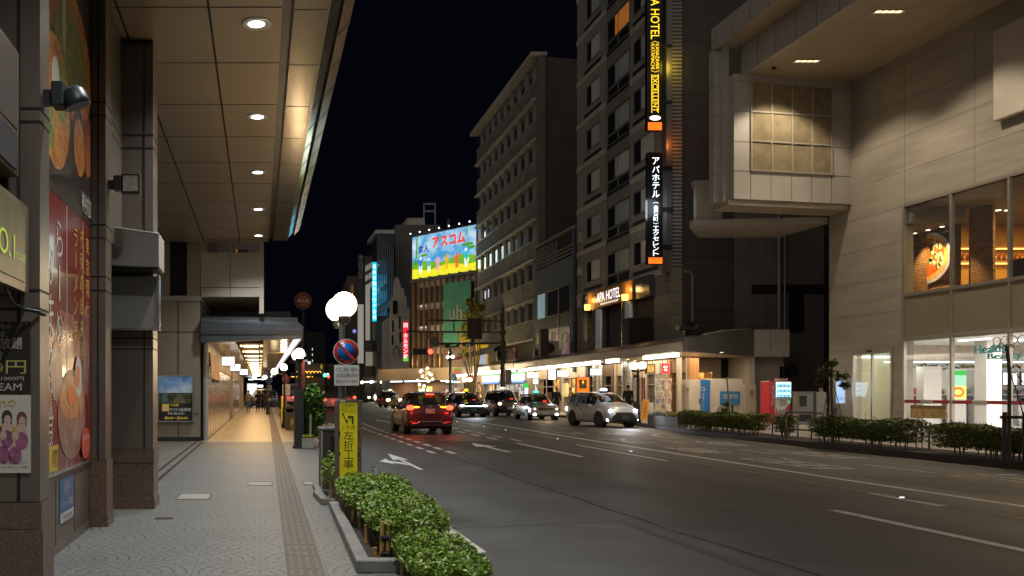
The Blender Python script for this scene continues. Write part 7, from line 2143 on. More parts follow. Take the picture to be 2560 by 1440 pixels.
yt = young_tree('bare young tree tied between brown support posts at the right edge', (15.2, 17.85, .15), [(15.1, 17.8, 2.5, .25), (15.35, 17.8, 2.1, .2), (15.45, 17.8, 1.75, .2), (15.5, 17.8, .9, .2)],
           [(15.2, 17.85, .15), (15.2, 17.85, 1.2), (15.2, 17.85, 2.0), (15.15, 17.85, 2.5)], 26, .07, pr)
young_tree('thin sapling with a tie post before the white storage panels', (16.55, 31.2, .15), [(16.45, 31.2, .95, .2), (16.7, 31.2, .8, .2), (16.55, 31.2, 1.15, .14)],
           [(16.55, 31.2, .15), (16.55, 31.2, .6), (16.55, 31.2, .8), (16.55, 31.2, 1.1)], 150, .09, MB().cyl((16.75, 31.2, .15), (16.75, 31.2, 1.15), .035, n=8).tube([(16.6, 31.2, 1.05), (16.78, 31.2, 1.05)], .02, 6))
single('leaning_post', MB().cyl((16.6, 30.95, .15), (16.42, 30.95, 2.1), .03, n=8), grey_met, 'slim dark leaning post by the sapling', 'post', (16.6, 30.95, .15))

# vending machine
VM = Thing('vending_machine', 'red and white drinks vending machine with glowing shelves of bottles', 'vending machine', (24.1, 41.2, .15))
vred = mat('vending_red', (.42, .012, .015), .3, 0, .06, coat=.3)
vwht = mat('vending_white', (.55, .54, .52), .35, 0, .05)
vx0, vx1, vy = 23.72, 24.72, 41.0
VM.part('case', MB().box(vx0 + .02, vx1, vy, vy + .75, .15, 2.1), vred, bevel=.02)
VM.part('front', MB().box(vx0 + .28, vx1 - .01, vy - .03, vy, .2, 1.28), vwht)
VM.part('red_swoosh', MB().add([(vx0 + .3, vy - .034, .22), (vx0 + .52, vy - .034, .22), (vx0 + .3, vy - .034, .9)], [(0, 1, 2)]).add([(vx1 - .01, vy - .034, .22), (vx1 - .01, vy - .034, 1.1), (vx1 - .5, vy - .034, .55), (vx1 - .3, vy - .034, .22)], [(0, 3, 2, 1)]), vred)
VM.part('display_frame', MB().box(vx0 + .26, vx1 + .01, vy - .06, vy, 1.28, 2.08), vwht)
VM.part('display', MB().box(vx0 + .3, vx1 - .03, vy - .07, vy - .06, 1.32, 2.04), glow('vending_glow', (.35, .75, 1), 2.8, .35, 6))
sh = MB()
for z in (1.32, 1.56, 1.80):
    sh.box(vx0 + .3, vx1 - .03, vy - .12, vy - .07, z, z + .03)
VM.part('shelf', sh, mat('shelf_dark', (.04, .05, .08), .4, 0, 0))
cols = [mat('bottle_dark', (.04, .05, .06), .3, 0, 0), mat('bottle_red', (.4, .03, .04), .3, 0, 0), mat('bottle_teal', (.05, .3, .4), .3, 0, 0), mat('bottle_green', (.2, .4, .05), .3, 0, 0)]
bt = [MB() for _ in cols]
random.seed(3)
for z in (1.35, 1.59, 1.83):
    for k in range(10):
        x = vx0 + .345 + k * .063
        i = 1 if (z > 1.8 and 3 < k < 8) else random.choice((0, 0, 2, 2, 3))
        bt[i].lathe((x, vy - .095, z), [(.02, 0), (.022, .1), (.009, .13), (.009, .155), (0, .157)], n=8)
for m_, b2 in zip(cols, bt):
    VM.part('bottle', b2, m_, kind='stuff')
VM.part('lettering', MB().text('Coca-Cola', (vx0 + .015, vy + .38, 1.45), (0, 0, 1), (0, -1, 0) if False else (0, 1, 0), 1.05, .3, False), mat('vending_cream', (.5, .42, .4), .4, 0, 0)) if False else None
VM.part('lettering', MB().text('Coca-Cola', (vx0 + .15, vy - .012, 1.45), (0, 0, 1), (-1, 0, 0), .95, .16, False), mat('vending_cream', (.55, .5, .48), .4, 0, 0))
VM.part('coin_panel', MB().box(vx0 + .48, vx0 + .78, vy - .036, vy - .03, .95, 1.22), mat('coin_print', (.35, .3, .3), .4, 0, .6, 14))
VM.part('slot', MB().box(vx0 + .42, vx1 - .12, vy - .05, vy - .03, .55, .75), grey_met)
VM.part('button', MB().ball((vx1 - .1, vy - .04, 1.13), .05), glow('button_green', (.05, .7, .15), .8))
VM.part('topper', MB().box(vx0 + .42, vx1 - .15, vy - .05, vy + .3, 2.1, 2.22), mat('topper_pink', (.4, .25, .22), .5, 0, .3, 9))
VM.lamp('vending_spill', 'AREA', (24.2, vy - .2, 1.7), 9, (.55, .8, 1), shape='RECTANGLE', size=.7, size_y=.7, aim=(0, -1, -.3))
# grey machine boxes right of it
GM = Thing('grey_machine', 'grey metal machine cabinet with a dark grille, right of the red vending machine', 'cabinet', (23, 38, .15))
gmc = mat('machine_grey', (.17, .16, .15), .5, .2, .12)
GM.part('case', MB().box(23.6, 24.3, 38.6, 39.0, .15, 1.55).box(23.57, 24.33, 38.57, 39.03, 1.55, 1.6), gmc, bevel=.015)
GM.part('side_case', MB().box(24.34, 24.78, 38.5, 39.3, .15, 1.58), mat('machine_grey2', (.21, .20, .185), .5, .2, .12), bevel=.015)
GM.part('grille', MB().box(23.66, 23.98, 38.59, 38.6, .95, 1.42).box(23.66, 24.2, 38.59, 38.6, .3, .6), black)
GM.part('post', MB().box(24.9, 25.05, 38.2, 38.3, .15, .9), dark_met)
# storage panels
SB = Thing('storage_shed', 'white storage shed with blue stripe and a blue managed land sign', 'shed', (22.5, 44, .15))
SB.part('case', MB().box(21.45, 22.55, 44.0, 45.2, .15, 2.2).box(22.56, 24.15, 44.02, 45.2, .15, 2.25), mat('shed_white', (.50, .47, .42), .5, .1, .1, 2), bevel=.01)
SB.part('stripe', MB().box(22.02, 22.5, 43.99, 44.0, .15, 2.2), mat('shed_blue', (.02, .14, .42), .45, 0, .1))
SB.part('lettering', MB().text('G', (22.15, 43.985, 1.75), RT, UP, .2, .22, False).text('加\n瀬\nの\nレ\nン\nタ\nル', (22.15, 43.985, 1.0), RT, UP, .12, 1.1, False), prnt_wht)
SB.part('sign', MB().box(23.0, 24.0, 43.98, 44.02, .92, 1.62), mat('managed_blue', (.03, .18, .42), .4, 0, .05))
SB.part('lettering', MB().text('管理地', (23.5, 43.97, 1.37), RT, UP, .74, .26, False).text('加賀不動産管理センター', (23.5, 43.97, 1.0), RT, UP, .8, .06, False), prnt_wht)
SB.part('lettering', MB().text('● ㈱ケイユー商事\n☎ 076-223-3333', (23.55, 44.01, .7), RT, UP, .8, .3, False), mat('shed_ink', (.25, .25, .26), .5, 0, 0))
SB.part('handle', MB().box(21.95, 21.99, 43.96, 44.0, 1.0, 1.25), dark_met)
LW = Thing('panel_fence', 'low pale panelled fence left of the storage shed', 'fence', (20.9, 44.5, .15))
LW.part('panel', MB().box(21.25, 21.43, 44.5, 44.6, .15, 2.0), mat('fence_pale', (.40, .36, .30), .5, 0, .1, 1))
LW.part('end_panel', MB().box(24.17, 24.75, 43.9, 44.0, .15, 1.95), MATS['fence_pale'])
LW.part('joint', MB().box(21.25, 21.43, 44.49, 44.5, 1.05, 1.07), joint_b)
LW.part('paper_notice', MB().box(24.45, 24.6, 43.88, 43.9, 1.35, 1.7), mat('paper_notice', (.3, .15, .12), .6, 0, .6, 12))
LW.part('panel', MB().box(22.0, 24.2, 46.2, 46.3, .15, 3.35), mat('back_umber', (.16, .13, .10), .6, 0, .15, 1))
ac = Thing('wall_unit', 'dark outdoor fan unit on the wall above the grey machine', 'air conditioner', (28.4, 46, 2.3))
ac.part('case', MB().box(27.6, 28.5, 46.5, 46.9, 2.2, 3.25), mat('unit_dark', (.05, .048, .045), .6, 0, .1), bevel=.02); ac.part('fan_grille', MB().disc((28.05, 46.49, 2.72), (0, -1, 0), .36, 24), black)

# ================================================================== traffic signal gantry and signals
GA = Thing('signal_gantry', 'brown finial pole with long arms carrying a big sign back over the road', 'signal pole', (19.3, 70, .15))
br = brown_post
GA.part('pole', MB().cyl((19.3, 70, .15), (19.3, 70, 7.6), .19, .14, 14).lathe((19.3, 70, 7.6), [(.14, 0), (.22, .12), (.10, .3), (.16, .5), (.0, 1.15)], n=12), br)
mb = MB()
mb.tube([(19.3, 69.9, 7.22), (13.25, 69.9, 7.32)], .07, 8).tube([(19.3, 69.9, 6.35), (11.6, 69.9, 6.42)], .07, 8).tube([(19.3, 69.9, 5.48), (13.6, 69.9, 5.45)], .09, 8)
for x in (13.3, 15.4, 18.1):
    mb.tube([(x, 69.9, 7.28), (x, 69.9, 6.38)], .05, 6)
GA.part('arm', mb, br)
GA.part('collar', MB().cyl((19.3, 70, 5.3), (19.3, 70, 5.65), .26, n=14).cyl((19.3, 70, 6.2), (19.3, 70, 6.5), .24, n=14).cyl((19.3, 70, 7.1), (19.3, 70, 7.35), .22, n=14), br)
GA.part('sign_back', MB().box(16.45, 17.6, 69.7, 69.85, 5.8, 7.45).box(16.6, 16.75, 69.6, 69.7, 5.9, 7.4).box(17.3, 17.45, 69.6, 69.7, 5.9, 7.4), mat('sign_back_brown', (.04, .027, .022), .5, .3, .15), bevel=.03)
GA.part('round_sign_back', MB().cyl((13.8, 69.7, 5.6), (13.8, 69.75, 5.6), .38, n=24), mat('sign_back_grey', (.12, .09, .08), .5, .3, .1))
GA.part('control_box', MB().box(19.5, 19.95, 69.8, 70.2, 2.2, 3.4), br)
red_s = glow('signal_red', (1, .04, .02), 9); grn_s = glow('signal_green', (.05, 1, .55), 5)
def signal(label, c, r, col, horiz=True, lit=2, pole=None):
    t = Thing('traffic_signal', label, 'traffic signal', c, 0, None, True)
    w = r * 1.25
    dx, dz = (1, 0) if horiz else (0, 1)
    t.part('housing', MB().box(-w * (1 + 2.2 * dx), w * (1 + 2.2 * dx), 0, r, -w * (1 + 2.2 * dz), w * (1 + 2.2 * dz)), dark_met, bevel=.02)
    for i in (-1, 0, 1):
        q = (i * 2.2 * w * dx, -.01, i * 2.2 * w * dz)
        l = t.part('lens', MB().disc(q, (0, -1, 0), r, 18), col if i == lit - 1 else mat('dead_lens', (.03, .02, .02), .3, 0, 0))
        t.part('visor', MB().lathe((q[0], 0, q[2]), [(r * 1.08, 0), (r * 1.08, r * 1.1)], axis=(0, -1, 0), n=16), dark_met, parent=l)
    if pole:
        t.part('bracket', MB().tube(pole, .05, 8), br)
    t.lamp('signal_glow', 'POINT', (c[0], c[1] - 1.0, c[2]), 14 if col == red_s else 6, (1, .05, .03) if col == red_s else (.1, 1, .6), shadow_soft_size=.1) if False else None
    return t
signal('horizontal traffic signal showing red, hung from the gantry arm over the road', P(1058, 879, 69.8), .2, red_s, True, 2, [(.3, .1, .2), (.3, .1, .8), (.6, .1, 1.65)])
signal('far traffic signal showing green at the street end', P(800, 938, 150), .3, grn_s, True, 2)
signal('far traffic signal showing red beside the green one, lower and right', P(821, 951, 140), .22, red_s, False, 2)
signal('small green signal seen just left of the second lamp pole', P(738, 934, 150), .2, grn_s, True, 2)
signal('small red signal directly under the second lamp globe', P(737, 904, 120), .2, red_s, True, 2)
signal('pedestrian signal showing red near the convenience store entrance', P(1184, 953, 92), .14, red_s, False, 2)
signal('pedestrian signal showing red below the lamp tree', P(1061, 957, 110), .16, red_s, False, 2)
t = Thing('blue_round_sign', 'round blue arrow sign left of the short twin globe lamp', 'road sign', P(1134, 944, 84)); c = P(1134, 944, 84)
t.part('disc', MB().disc(c, (0, -1, 0), .33), mat('sign_blue', (.02, .13, .42), .3, 0, 0)); t.part('arrow', MB().text('↓', (c.x, c.y - .02, c.z), (.8, 0, -.5), (.5, 0, .8), .2, .4, False), swht)
t.part('pole', MB().cyl((c.x, c.y + .1, .15), (c.x, c.y + .1, c.z + .4), .05, n=8), grey_met)
t = Thing('round_sign_board', 'white board with a red emblem on the brown wall of the corner building', 'sign', P(1146, 963, 92)); c = P(1146, 963, 92)
t.part('board', MB().box(c.x - .55, c.x + .55, c.y, c.y + .08, c.z - .33, c.z + .33), swht); t.part('emblem', MB().lathe((c.x - .25, c.y, c.z), [(.07, .01), (.16, .01)], axis=(0, -1, 0), n=20), sred)
t.part('lettering', MB().text('金沢', (c.x + .2, c.y - .01, c.z), RT, UP, .4, .18, False), ink)
# street tree beside the gantry
t = Thing('street_tree', 'upright street tree with yellow lit trunks and feathery leaves behind the sign back', 'tree', (19.8, 82, .15))
mb = MB(); random.seed(31)
for k in range(7):
    a = k * .9
    mb.tube([(19.8 + .1 * math.cos(a), 82 + .1 * math.sin(a), .15), (19.8 + .35 * math.cos(a), 82 + .3 * math.sin(a), 3), (19.6 + .9 * math.cos(a), 82 + .6 * math.sin(a), 5.4), (19.4 + 1.0 * math.cos(a), 82 + .8 * math.sin(a), 7.6)], .07, 6)
t.part('trunk', mb, mat('lit_bark', (.16, .11, .05), .8, 0, .3, 5))
pts = []
for cx, cz, r in ((18.9, 8.6, .75), (19.5, 9.3, .7), (18.6, 7.6, .5), (19.9, 8.2, .6), (18.5, 6.6, .45), (19.0, 10.0, .4), (18.5, 5.4, .4), (20.1, 9.4, .4)):
    for _ in range(560):
        v = Vector((random.gauss(0, 1), random.gauss(0, 1), random.gauss(0, 1))).normalized() * r * random.random() ** .4
        pts.append((cx + .55 + v.x, 82 + v.y, cz + v.z))
t.part('crown', MB().leaves(pts, .22), leaf_mat('tree_leaf', (.14, .13, .02), (.4, .32, .06)))
t.lamp('tree_uplight', 'POINT', (18.3, 80.2, 6.4), 230, (1, .84, .38), shadow_soft_size=.3)
t = Thing('lit_shop_board', 'yellow and pale blue shop board behind the street tree', 'sign', P(1203, 885, 86)); c = P(1203, 885, 86)
t.part('board', MB().box(c.x - .6, c.x + .7, c.y, c.y + .1, c.z - 1, c.z + 1), glow('board_amber', (.75, .45, .02), .55, .3, 2)); t.part('pale_panel', MB().box(c.x - .2, c.x + .5, c.y - .03, c.y, c.z - 1, c.z + .4), glow('board_pale', (.6, .65, .8), .6))

# ================================================================== vehicles
def cr(a, b, c, d, t):
    return .5 * (2 * b + (c - a) * t + (2 * a - 5 * b + 4 * c - d) * t * t + (3 * b - a - 3 * c + d) * t ** 3)
tyre_m = mat('tyre', (.018, .018, .018), .8, 0, .1, 6)
rim_m = mat('wheel_rim', (.45, .45, .46), .25, .85, .1, 5)
carglass = glass('car_glass', (.012, .014, .016), .05, .42)
plate_w = mat('plate_white', (.55, .56, .52), .4, 0, .05)
plate_g = mat('plate_green', (.12, .26, .16), .4, 0, .05)
trim_m = mat('car_black_trim', (.015, .015, .016), .45, 0, .1)
chrome = mat('chrome', (.6, .6, .62), .1, 1, 0)
h_white = glow('headlamp_white', (.85, .93, 1), 14)
h_warm = glow('headlamp_warm', (1, .78, .5), 12)
t_red = glow('tail_red', (1, .05, .02), 7)
t_amb = glow('tail_amber', (1, .35, .02), 4)
t_dim = mat('reflector_red', (.3, .01, .01), .2, 0, 0, emit=(.6, .02, .01), es=.5)  # for bumper reflectors: returned light put in as weak emission
meter_red = glow('meter_red', (1, .03, .02), 2.5)
def car(label, loc, heading, paint, L=4.4, Wd=1.72, Hh=1.55, kind='suv', group='vehicles on the road', cat='car', name='car'):
    """body lofted through smooth cross-sections (front at +y), glazing cut from the same loft"""
    t = Thing(name, label, cat, loc, heading, group, True)
    # stations: fraction along the length from the tail, half width, bottom, belt, top, half width at the roof
    S_ = {
        'suv': [(0, .86, .42, .72, .80, .74), (.02, .96, .30, .98, 1.10, .80), (.07, .99, .22, .98, .95 * Hh, .70), (.13, 1, .2, .99, .985 * Hh, .70), (.30, 1, .2, .97, Hh, .72), (.48, 1, .2, .95, Hh * .985, .71), (.58, 1, .2, .95, Hh * .92, .68), (.70, 1, .2, .93, 1.06, .74), (.80, .99, .2, .90, 1.0, .76), (.95, .95, .24, .74, .86, .74), (.99, .88, .30, .62, .72, .66), (1, .80, .36, .56, .62, .60)],
        'sedan': [(0, .84, .42, .72, .78, .74), (.02, .95, .28, .86, .94, .8), (.10, .99, .22, .90, 1.0, .8), (.20, 1, .2, .90, 1.03, .76), (.30, 1, .2, .90, Hh * .95, .68), (.42, 1, .2, .90, Hh, .69), (.55, 1, .2, .89, Hh * .985, .68), (.68, 1, .2, .88, 1.0, .76), (.80, .99, .2, .86, .93, .80), (.96, .95, .24, .74, .84, .80), (.99, .93, .30, .66, .76, .78), (1, .88, .34, .58, .68, .72)],
        'van': [(0, .86, .42, .72, 1.0, .72), (.015, .96, .26, .98, Hh * .86, .74), (.05, .99, .2, 1.02, Hh * .97, .74), (.2, 1, .18, 1.0, Hh, .75), (.45, 1, .18, .97, Hh, .75), (.60, 1, .18, .95, Hh * .96, .72), (.78, 1, .18, .94, 1.13, .72), (.88, .98, .2, .88, 1.0, .74), (.96, .93, .22, .74, .88, .68), (.99, .86, .26, .58, .74, .58), (1, .78, .30, .52, .66, .5)],
    }[kind]
    N, K = 52, 26
    def station(u):
        i = 0
        while i < len(S_) - 2 and u > S_[i + 1][0]:
            i += 1
        a, b_ = S_[i], S_[i + 1]
        f = min(1, max(0, (u - a[0]) / (b_[0] - a[0])))
        f = f if i in (0,) else f
        pa, pd = S_[max(0, i - 1)], S_[min(len(S_) - 1, i + 2)]
        return [a[j] + (b_[j] - a[j]) * f * .35 + .65 * (cr(pa[j], a[j], b_[j], pd[j], f) - a[j]) for j in range(1, 6)]
    def ring(u):
        w, zb, zl, zt, wr = station(u)
        w *= Wd / 2; wr *= Wd / 2
        zl = min(zl, zt - .05)
        key = [(0, zb), (w * .80, zb), (w * .97, zb + .10), (w, zb + (zl - zb) * .45), (w * .985, zl - .05), (w * .955, zl), (wr * 1.02 + (w * .955 - wr * 1.02) * .12, zl + (zt - zl) * .80), (wr * .86, zt - .02), (wr * .5, zt), (0, zt + .01)]
        pts = []
        M_ = len(key) - 1
        for k in range(K + 1):
            q = k / K * M_; i = min(M_ - 1, int(q)); f = q - i
            p = [key[max(0, i - 1)], key[i], key[i + 1], key[min(M_, i + 2)]]
            pts.append(tuple(p[1][j] + (p[2][j] - p[1][j]) * f * .5 + .5 * (cr(p[0][j], p[1][j], p[2][j], p[3][j], f) - p[1][j]) for j in (0, 1)))
        return pts, zl, zt
    us = sorted(set([i / N for i in range(N + 1)] + [.01, .015, .985, .993]))
    body, gl = MB(), MB()
    rings = [ring(u) for u in us]
    vs = []
    for u, (pts, zl, zt) in zip(us, rings):
        y = (u - .5) * L
        rr = pts + [(-x, z) for x, z in pts[-2:0:-1]]
        vs += [(x, y, z) for x, z in rr]
    n = 2 * K
    ws0, ws1 = {'suv': (.585, .70), 'sedan': (.555, .68), 'van': (.615, .785)}[kind]
    rw0, rw1 = {'suv': (.022, .075), 'sedan': (.20, .30), 'van': (.02, .055)}[kind]
    side = {'suv': (.10, .60), 'sedan': (.27, .60), 'van': (.07, .70)}[kind]
    gaps = {'suv': (.145, .34, .36), 'sedan': (.42,), 'van': (.25, .47)}[kind]
    fb, fg = [], []
    for i in range(len(us) - 1):
        um = (us[i] + us[i + 1]) / 2
        for k in range(n):
            kk = min(k, n - 1 - k) / K * 9
            g_ = False
            if 5.15 < kk < 6.6 and side[0] < um < side[1] and all(abs(um - q) > .012 for q in gaps):
                g_ = True
            if kk > 6.2 and (ws0 < um < ws1):
                g_ = True
            if kk > 5.6 and rw0 < um < rw1 and kind != 'sedan':
                g_ = True
            if kk > 6.4 and rw0 < um < rw1 and kind == 'sedan':
                g_ = True
            q = (i * n + k, i * n + (k + 1) % n, (i + 1) * n + (k + 1) % n, (i + 1) * n + k)
            (fg if g_ else fb).append(q)
    body.add(vs, fb, True)
    body.add(vs[:n], [tuple(range(n))], False); body.add(vs[-n:], [tuple(range(n))[::-1]], False)
    gl.add(vs, fg, True)
    t.part('body', body, paint)
    t.part('glazing', gl, carglass)
    st = MB()
    for s in (-1, 1):
        for q in (.36, .52):
            y = L * q - L / 2; zs = Hh * .78
            st.obox((s * .36, y, zs - .28), (.22, 0, 0), (0, .07, 0), (0, -.06, .26)).obox((s * .36, y - .05, zs + .06), (.12, 0, 0), (0, .05, 0), (0, 0, .09))
    t.part('seats', st, trim_m, bevel=.03)
    # wheels
    rw = .33 if kind != 'sedan' else .31
    wy = (.185 * L - L / 2, .80 * L - L / 2)
    for y in wy:
        for s in (-1, 1):
            t.part('wheel_arch', MB().cyl((s * (Wd / 2 - .25), y, rw + .03), (s * (Wd / 2 + .004), y, rw + .03), rw + .055, n=24), trim_m)
            w_ = t.part('wheel', MB().lathe((s * (Wd / 2 - .2), y, rw), [(.2, .0), (rw - .02, -.0), (rw, .03), (rw, .17), (rw - .02, .205), (rw * .68, .21)], axis=(s, 0, 0), n=24), tyre_m)
            r_ = MB().lathe((s * (Wd / 2 - .2), y, rw), [(rw * .70, .20), (rw * .64, .185), (rw * .6, .16)], axis=(s, 0, 0), n=24)
            for a in range(5):
                an = a * 2 * math.pi / 5
                d_ = Vector((0, math.cos(an), math.sin(an)))
                r_.obox(Vector((s * (Wd / 2 - .012), y, rw)) + d_ * rw * .33, (.008, 0, 0), d_ * rw * .34, Vector((0, -d_.z, d_.y)) * .028)
            r_.disc((s * (Wd / 2 - .06), y, rw), (s, 0, 0), rw * .66, 20)
            t.part('rim', r_, rim_m, parent=w_)
    for s in (-1, 1):
        ym = L * (.60 if kind != 'van' else .645) - L / 2
        t.part('mirror', MB().obox((s * (Wd / 2 + .09), ym, .98), (.085, 0, 0), (0, .05, 0), (0, 0, .06)).tube([(s * (Wd / 2 - .06), ym, .93), (s * (Wd / 2 + .06), ym, .95)], .025, 6), trim_m if kind != 'van' else paint, bevel=.02)
    t.part('bumper', MB().box(-Wd * .40, Wd * .40, L / 2 - .10, L / 2 - .02, .22, .34), trim_m, bevel=.02)
    t.part('bumper', MB().box(-Wd * .42, Wd * .42, -L / 2 + .0, -L / 2 + .08, .30, .40), trim_m, bevel=.02)
    return t
def plate(t, y, z, front=True, m_=plate_w, txt='12-34', w=.33):
    s = 1 if front else -1
    p = t.part('number_plate', MB().box(-w / 2, w / 2, y - .012, y + .012, z - .083, z + .083), m_)
    t.part('plate_lettering', MB().text(txt, (0, y + s * .014, z - .015), (-s, 0, 0), UP, w * .8, .09, False).text('石川 500', (0, y + s * .014, z + .055), (-s, 0, 0), UP, w * .5, .035, False), ink, parent=p)
def headlamps(t, L, z, x, m_, rx=.14, rz=.07, beam=0, col=(1, 1, 1)):
    for s in (-1, 1):
        t.part('headlight', MB().ball((s * x, L / 2 - .10, z), 1, 8, 14, rx, .09, rz), m_)
    if beam:
        t.lamp('beam', 'SPOT', (0, L / 2 + .12, z), beam, col, spot_size=R(95), spot_blend=.8, shadow_soft_size=.5, aim=(0, 1, -.16))
def roof_lamp(t, Hh, m_, w=.2, y=.25, m2=None):
    q = t.part('roof_sign_foot', MB().box(-w * .8, w * .8, y - .07, y + .07, Hh - .03, Hh + .05), trim_m)
    t.part('roof_sign', MB().ball((0, y, Hh + .11), 1, 10, 16, w, .09, .09), m_)
    if m2:
        t.part('roof_sign_half', MB().ball((-w * .55, y, Hh + .10), 1, 10, 16, w * .6, .095, .08), m2)
def meter(t, L, x=-.42, u=.60, z=1.03):
    t.part('meter_display', MB().box(x - .11, x + .11, u * L - L / 2, u * L - L / 2 + .02, z - .05, z + .07), meter_red)

def paint(n_, c, metal=.3, rough=.25):
    return mat(n_, c, rough, metal, .05, 1, coat=1)
# dark red-black crossover seen from behind
c1 = car('dark maroon crossover driving away, brake lamps glowing, in the middle lane', (6.28, 34.6, 0), 0, paint('maroon_paint', (.04, .001, .005), .0), 4.3, 1.77, 1.58, 'suv')
Lh = 4.3 / 2
for s in (-1, 1):
    q = c1.part('taillight', MB().ball((s * .72, -Lh + .08, 1.0), 1, 8, 14, .15, .09, .095), t_red)
    c1.part('tail_strip', MB().ball((s * .50, -Lh + .09, 1.02), 1, 8, 12, .14, .07, .035), t_amb, parent=q)
    c1.part('reflector', MB().ball((s * .62, -Lh + .02, .47), 1, 6, 10, .16, .03, .035), t_dim)
c1.part('high_brake_light', MB().box(-.14, .16, -Lh + .16, -Lh + .2, 1.475, 1.515), t_red)
c1.part('spoiler', MB().prism([(-.62, -Lh + .12, 1.51), (.62, -Lh + .12, 1.51), (.55, -Lh + .55, 1.575), (-.55, -Lh + .55, 1.575)], (0, 0, .03)), MATS['maroon_paint'], bevel=.015)
c1.part('chrome_strip', MB().tube([(-.66, -Lh + .0, .40), (-.46, -Lh - .02, .43), (-.40, -Lh - .02, .49), (.40, -Lh - .02, .49), (.46, -Lh - .02, .43), (.66, -Lh, .40)], .018, 6), chrome)
plate(c1, -Lh - .005, .88, False, plate_w, '31-75'); c1.part('emblem', MB().lathe((0, -Lh + .0, 1.04), [(.03, .0), (.055, .0)], axis=(0, -1, 0), n=14), chrome)
c1.lamp('tail_glow', 'POINT', (-.7, -Lh - .35, .9), 14, (1, .05, .02), shadow_soft_size=.15); c1.lamp('tail_glow', 'POINT', (.7, -Lh - .35, .9), 14, (1, .05, .02), shadow_soft_size=.15)
# white taxi van turning from the stand
c2 = car('white taxi van with small red star stickers pulling out from the far kerb', (15.9, 41.0, 0), math.pi + .14, paint('pearl_white', (.62, .68, .78), .1), 3.9, 1.62, 1.58, 'van', name='taxi_van', cat='taxi')
Lh = 3.9 / 2
headlamps(c2, 3.9, .76, .58, h_white, .10, .06, 220, (.85, .92, 1))
for s in (-1, 1):
    c2.part('fog_light', MB().ball((s * .68, Lh - .16, .36), .075, 8, 12), h_white)
c2.part('grille', MB().prism([(-.50, Lh - .05, .27), (.50, Lh - .05, .27), (.60, Lh - .06, .42), (.36, Lh - .08, .68), (-.36, Lh - .08, .68), (-.60, Lh - .06, .42)], (0, .11, 0)), trim_m, bevel=.015)
plate(c2, Lh + .07, .46, True, mat('plate_dim', (.06, .12, .08), .4, 0, 0), '18-92')
roof_lamp(c2, 1.58, glow('roof_lamp_lilac', (.7, .75, 1), 1.6), .2, .2); meter(c2, 3.9, -.38, .70, 1.06)
star_m = mat('star_sticker', (.40, .03, .08), .4, 0, 0)
mb = MB()
for y, z, r in ((-.75, 1.0, .13), (-.55, .86, .09), (-.35, .78, .12), (-.12, .58, .11), (.2, .84, .06), (-1.1, .92, .1)):
    mb.add([(.818, y + (r if i % 2 == 0 else r * .38) * math.sin(i * math.pi / 5), z + (r if i % 2 == 0 else r * .38) * math.cos(i * math.pi / 5)) for i in range(10)], [tuple(range(10))])
c2.part('star_stickers', mb, star_m)
c2.part('rear_lamp_glint', MB().ball((.80, -Lh + .16, .78), 1, 8, 10, .06, .1, .12), glow('painted_side_glint', (.9, .95, 1), 3))  # white glint on the rear corner painted as a glowing ball
# silver-white older taxi
c3 = car('boxy silver white sedan taxi with a teal roof lamp waiting at the far kerb', (16.05, 51.3, 0), math.pi - .06, paint('silver_white', (.40, .40, .37), .3), 4.65, 1.69, 1.50, 'sedan', name='taxi_sedan', cat='taxi', group='taxis waiting at the far kerb')
Lh = 4.65 / 2
c3.part('grille', MB().box(-.42, .42, Lh - .06, Lh + .0, .56, .72), mat('brown_grille', (.10, .06, .04), .4, .4, .2), bevel=.01)
for s in (-1, 1):
    c3.part('headlight', MB().box(s * .62 - .17, s * .62 + .17, Lh - .09, Lh + .0, .56, .73), mat('headlamp_unlit', (.40, .28, .22), .15, .3, .2), bevel=.015)
    c3.part('corner_light', MB().ball((s * .60, Lh - .0, .65), .045, 8, 10), h_warm)
    c3.part('fog_light', MB().ball((s * .60, Lh - .02, .35), 1, 8, 12, .10, .05, .07), glow('fog_warm', (1, .85, .7), 12))
plate(c3, Lh + .01, .42, True, plate_w, '41-07'); roof_lamp(c3, 1.49, glow('roof_lamp_teal', (.1, .75, .7), 1.6), .15, .1); meter(c3, 4.65, -.42, .60, 1.04)
c3.lamp('fog_glow', 'SPOT', (0, Lh + .1, .4), 60, (1, .7, .4), spot_size=R(120), spot_blend=.8, aim=(0, 1, -.3))
# black high-roofed taxi
c4 = car('black high roofed taxi with a white and amber roof lamp behind the silver taxi', (16.35, 59.4, 0), math.pi - .05, paint('black_paint', (.012, .012, .014), .2), 4.4, 1.69, 1.75, 'van', name='taxi_van', cat='taxi', group='taxis waiting at the far kerb')
Lh = 2.2
headlamps(c4, 4.4, .84, .62, glow('headlamp_peach', (1, .62, .4), 3), .13, .10)
c4.part('grille', MB().box(-.46, .46, Lh - .06, Lh + .0, .70, .92), mat('pin_grille', (.15, .13, .11), .3, .6, .3, 30), bevel=.01)
plate(c4, Lh + .02, .56, True, plate_w, '22-58'); roof_lamp(c4, 1.74, glow('roof_lamp_white', (.75, .88, 1), 1.8), .2, .1, glow('roof_lamp_amber', (1, .5, .02), 1.4)); meter(c4, 4.4, -.4, .70, 1.12)
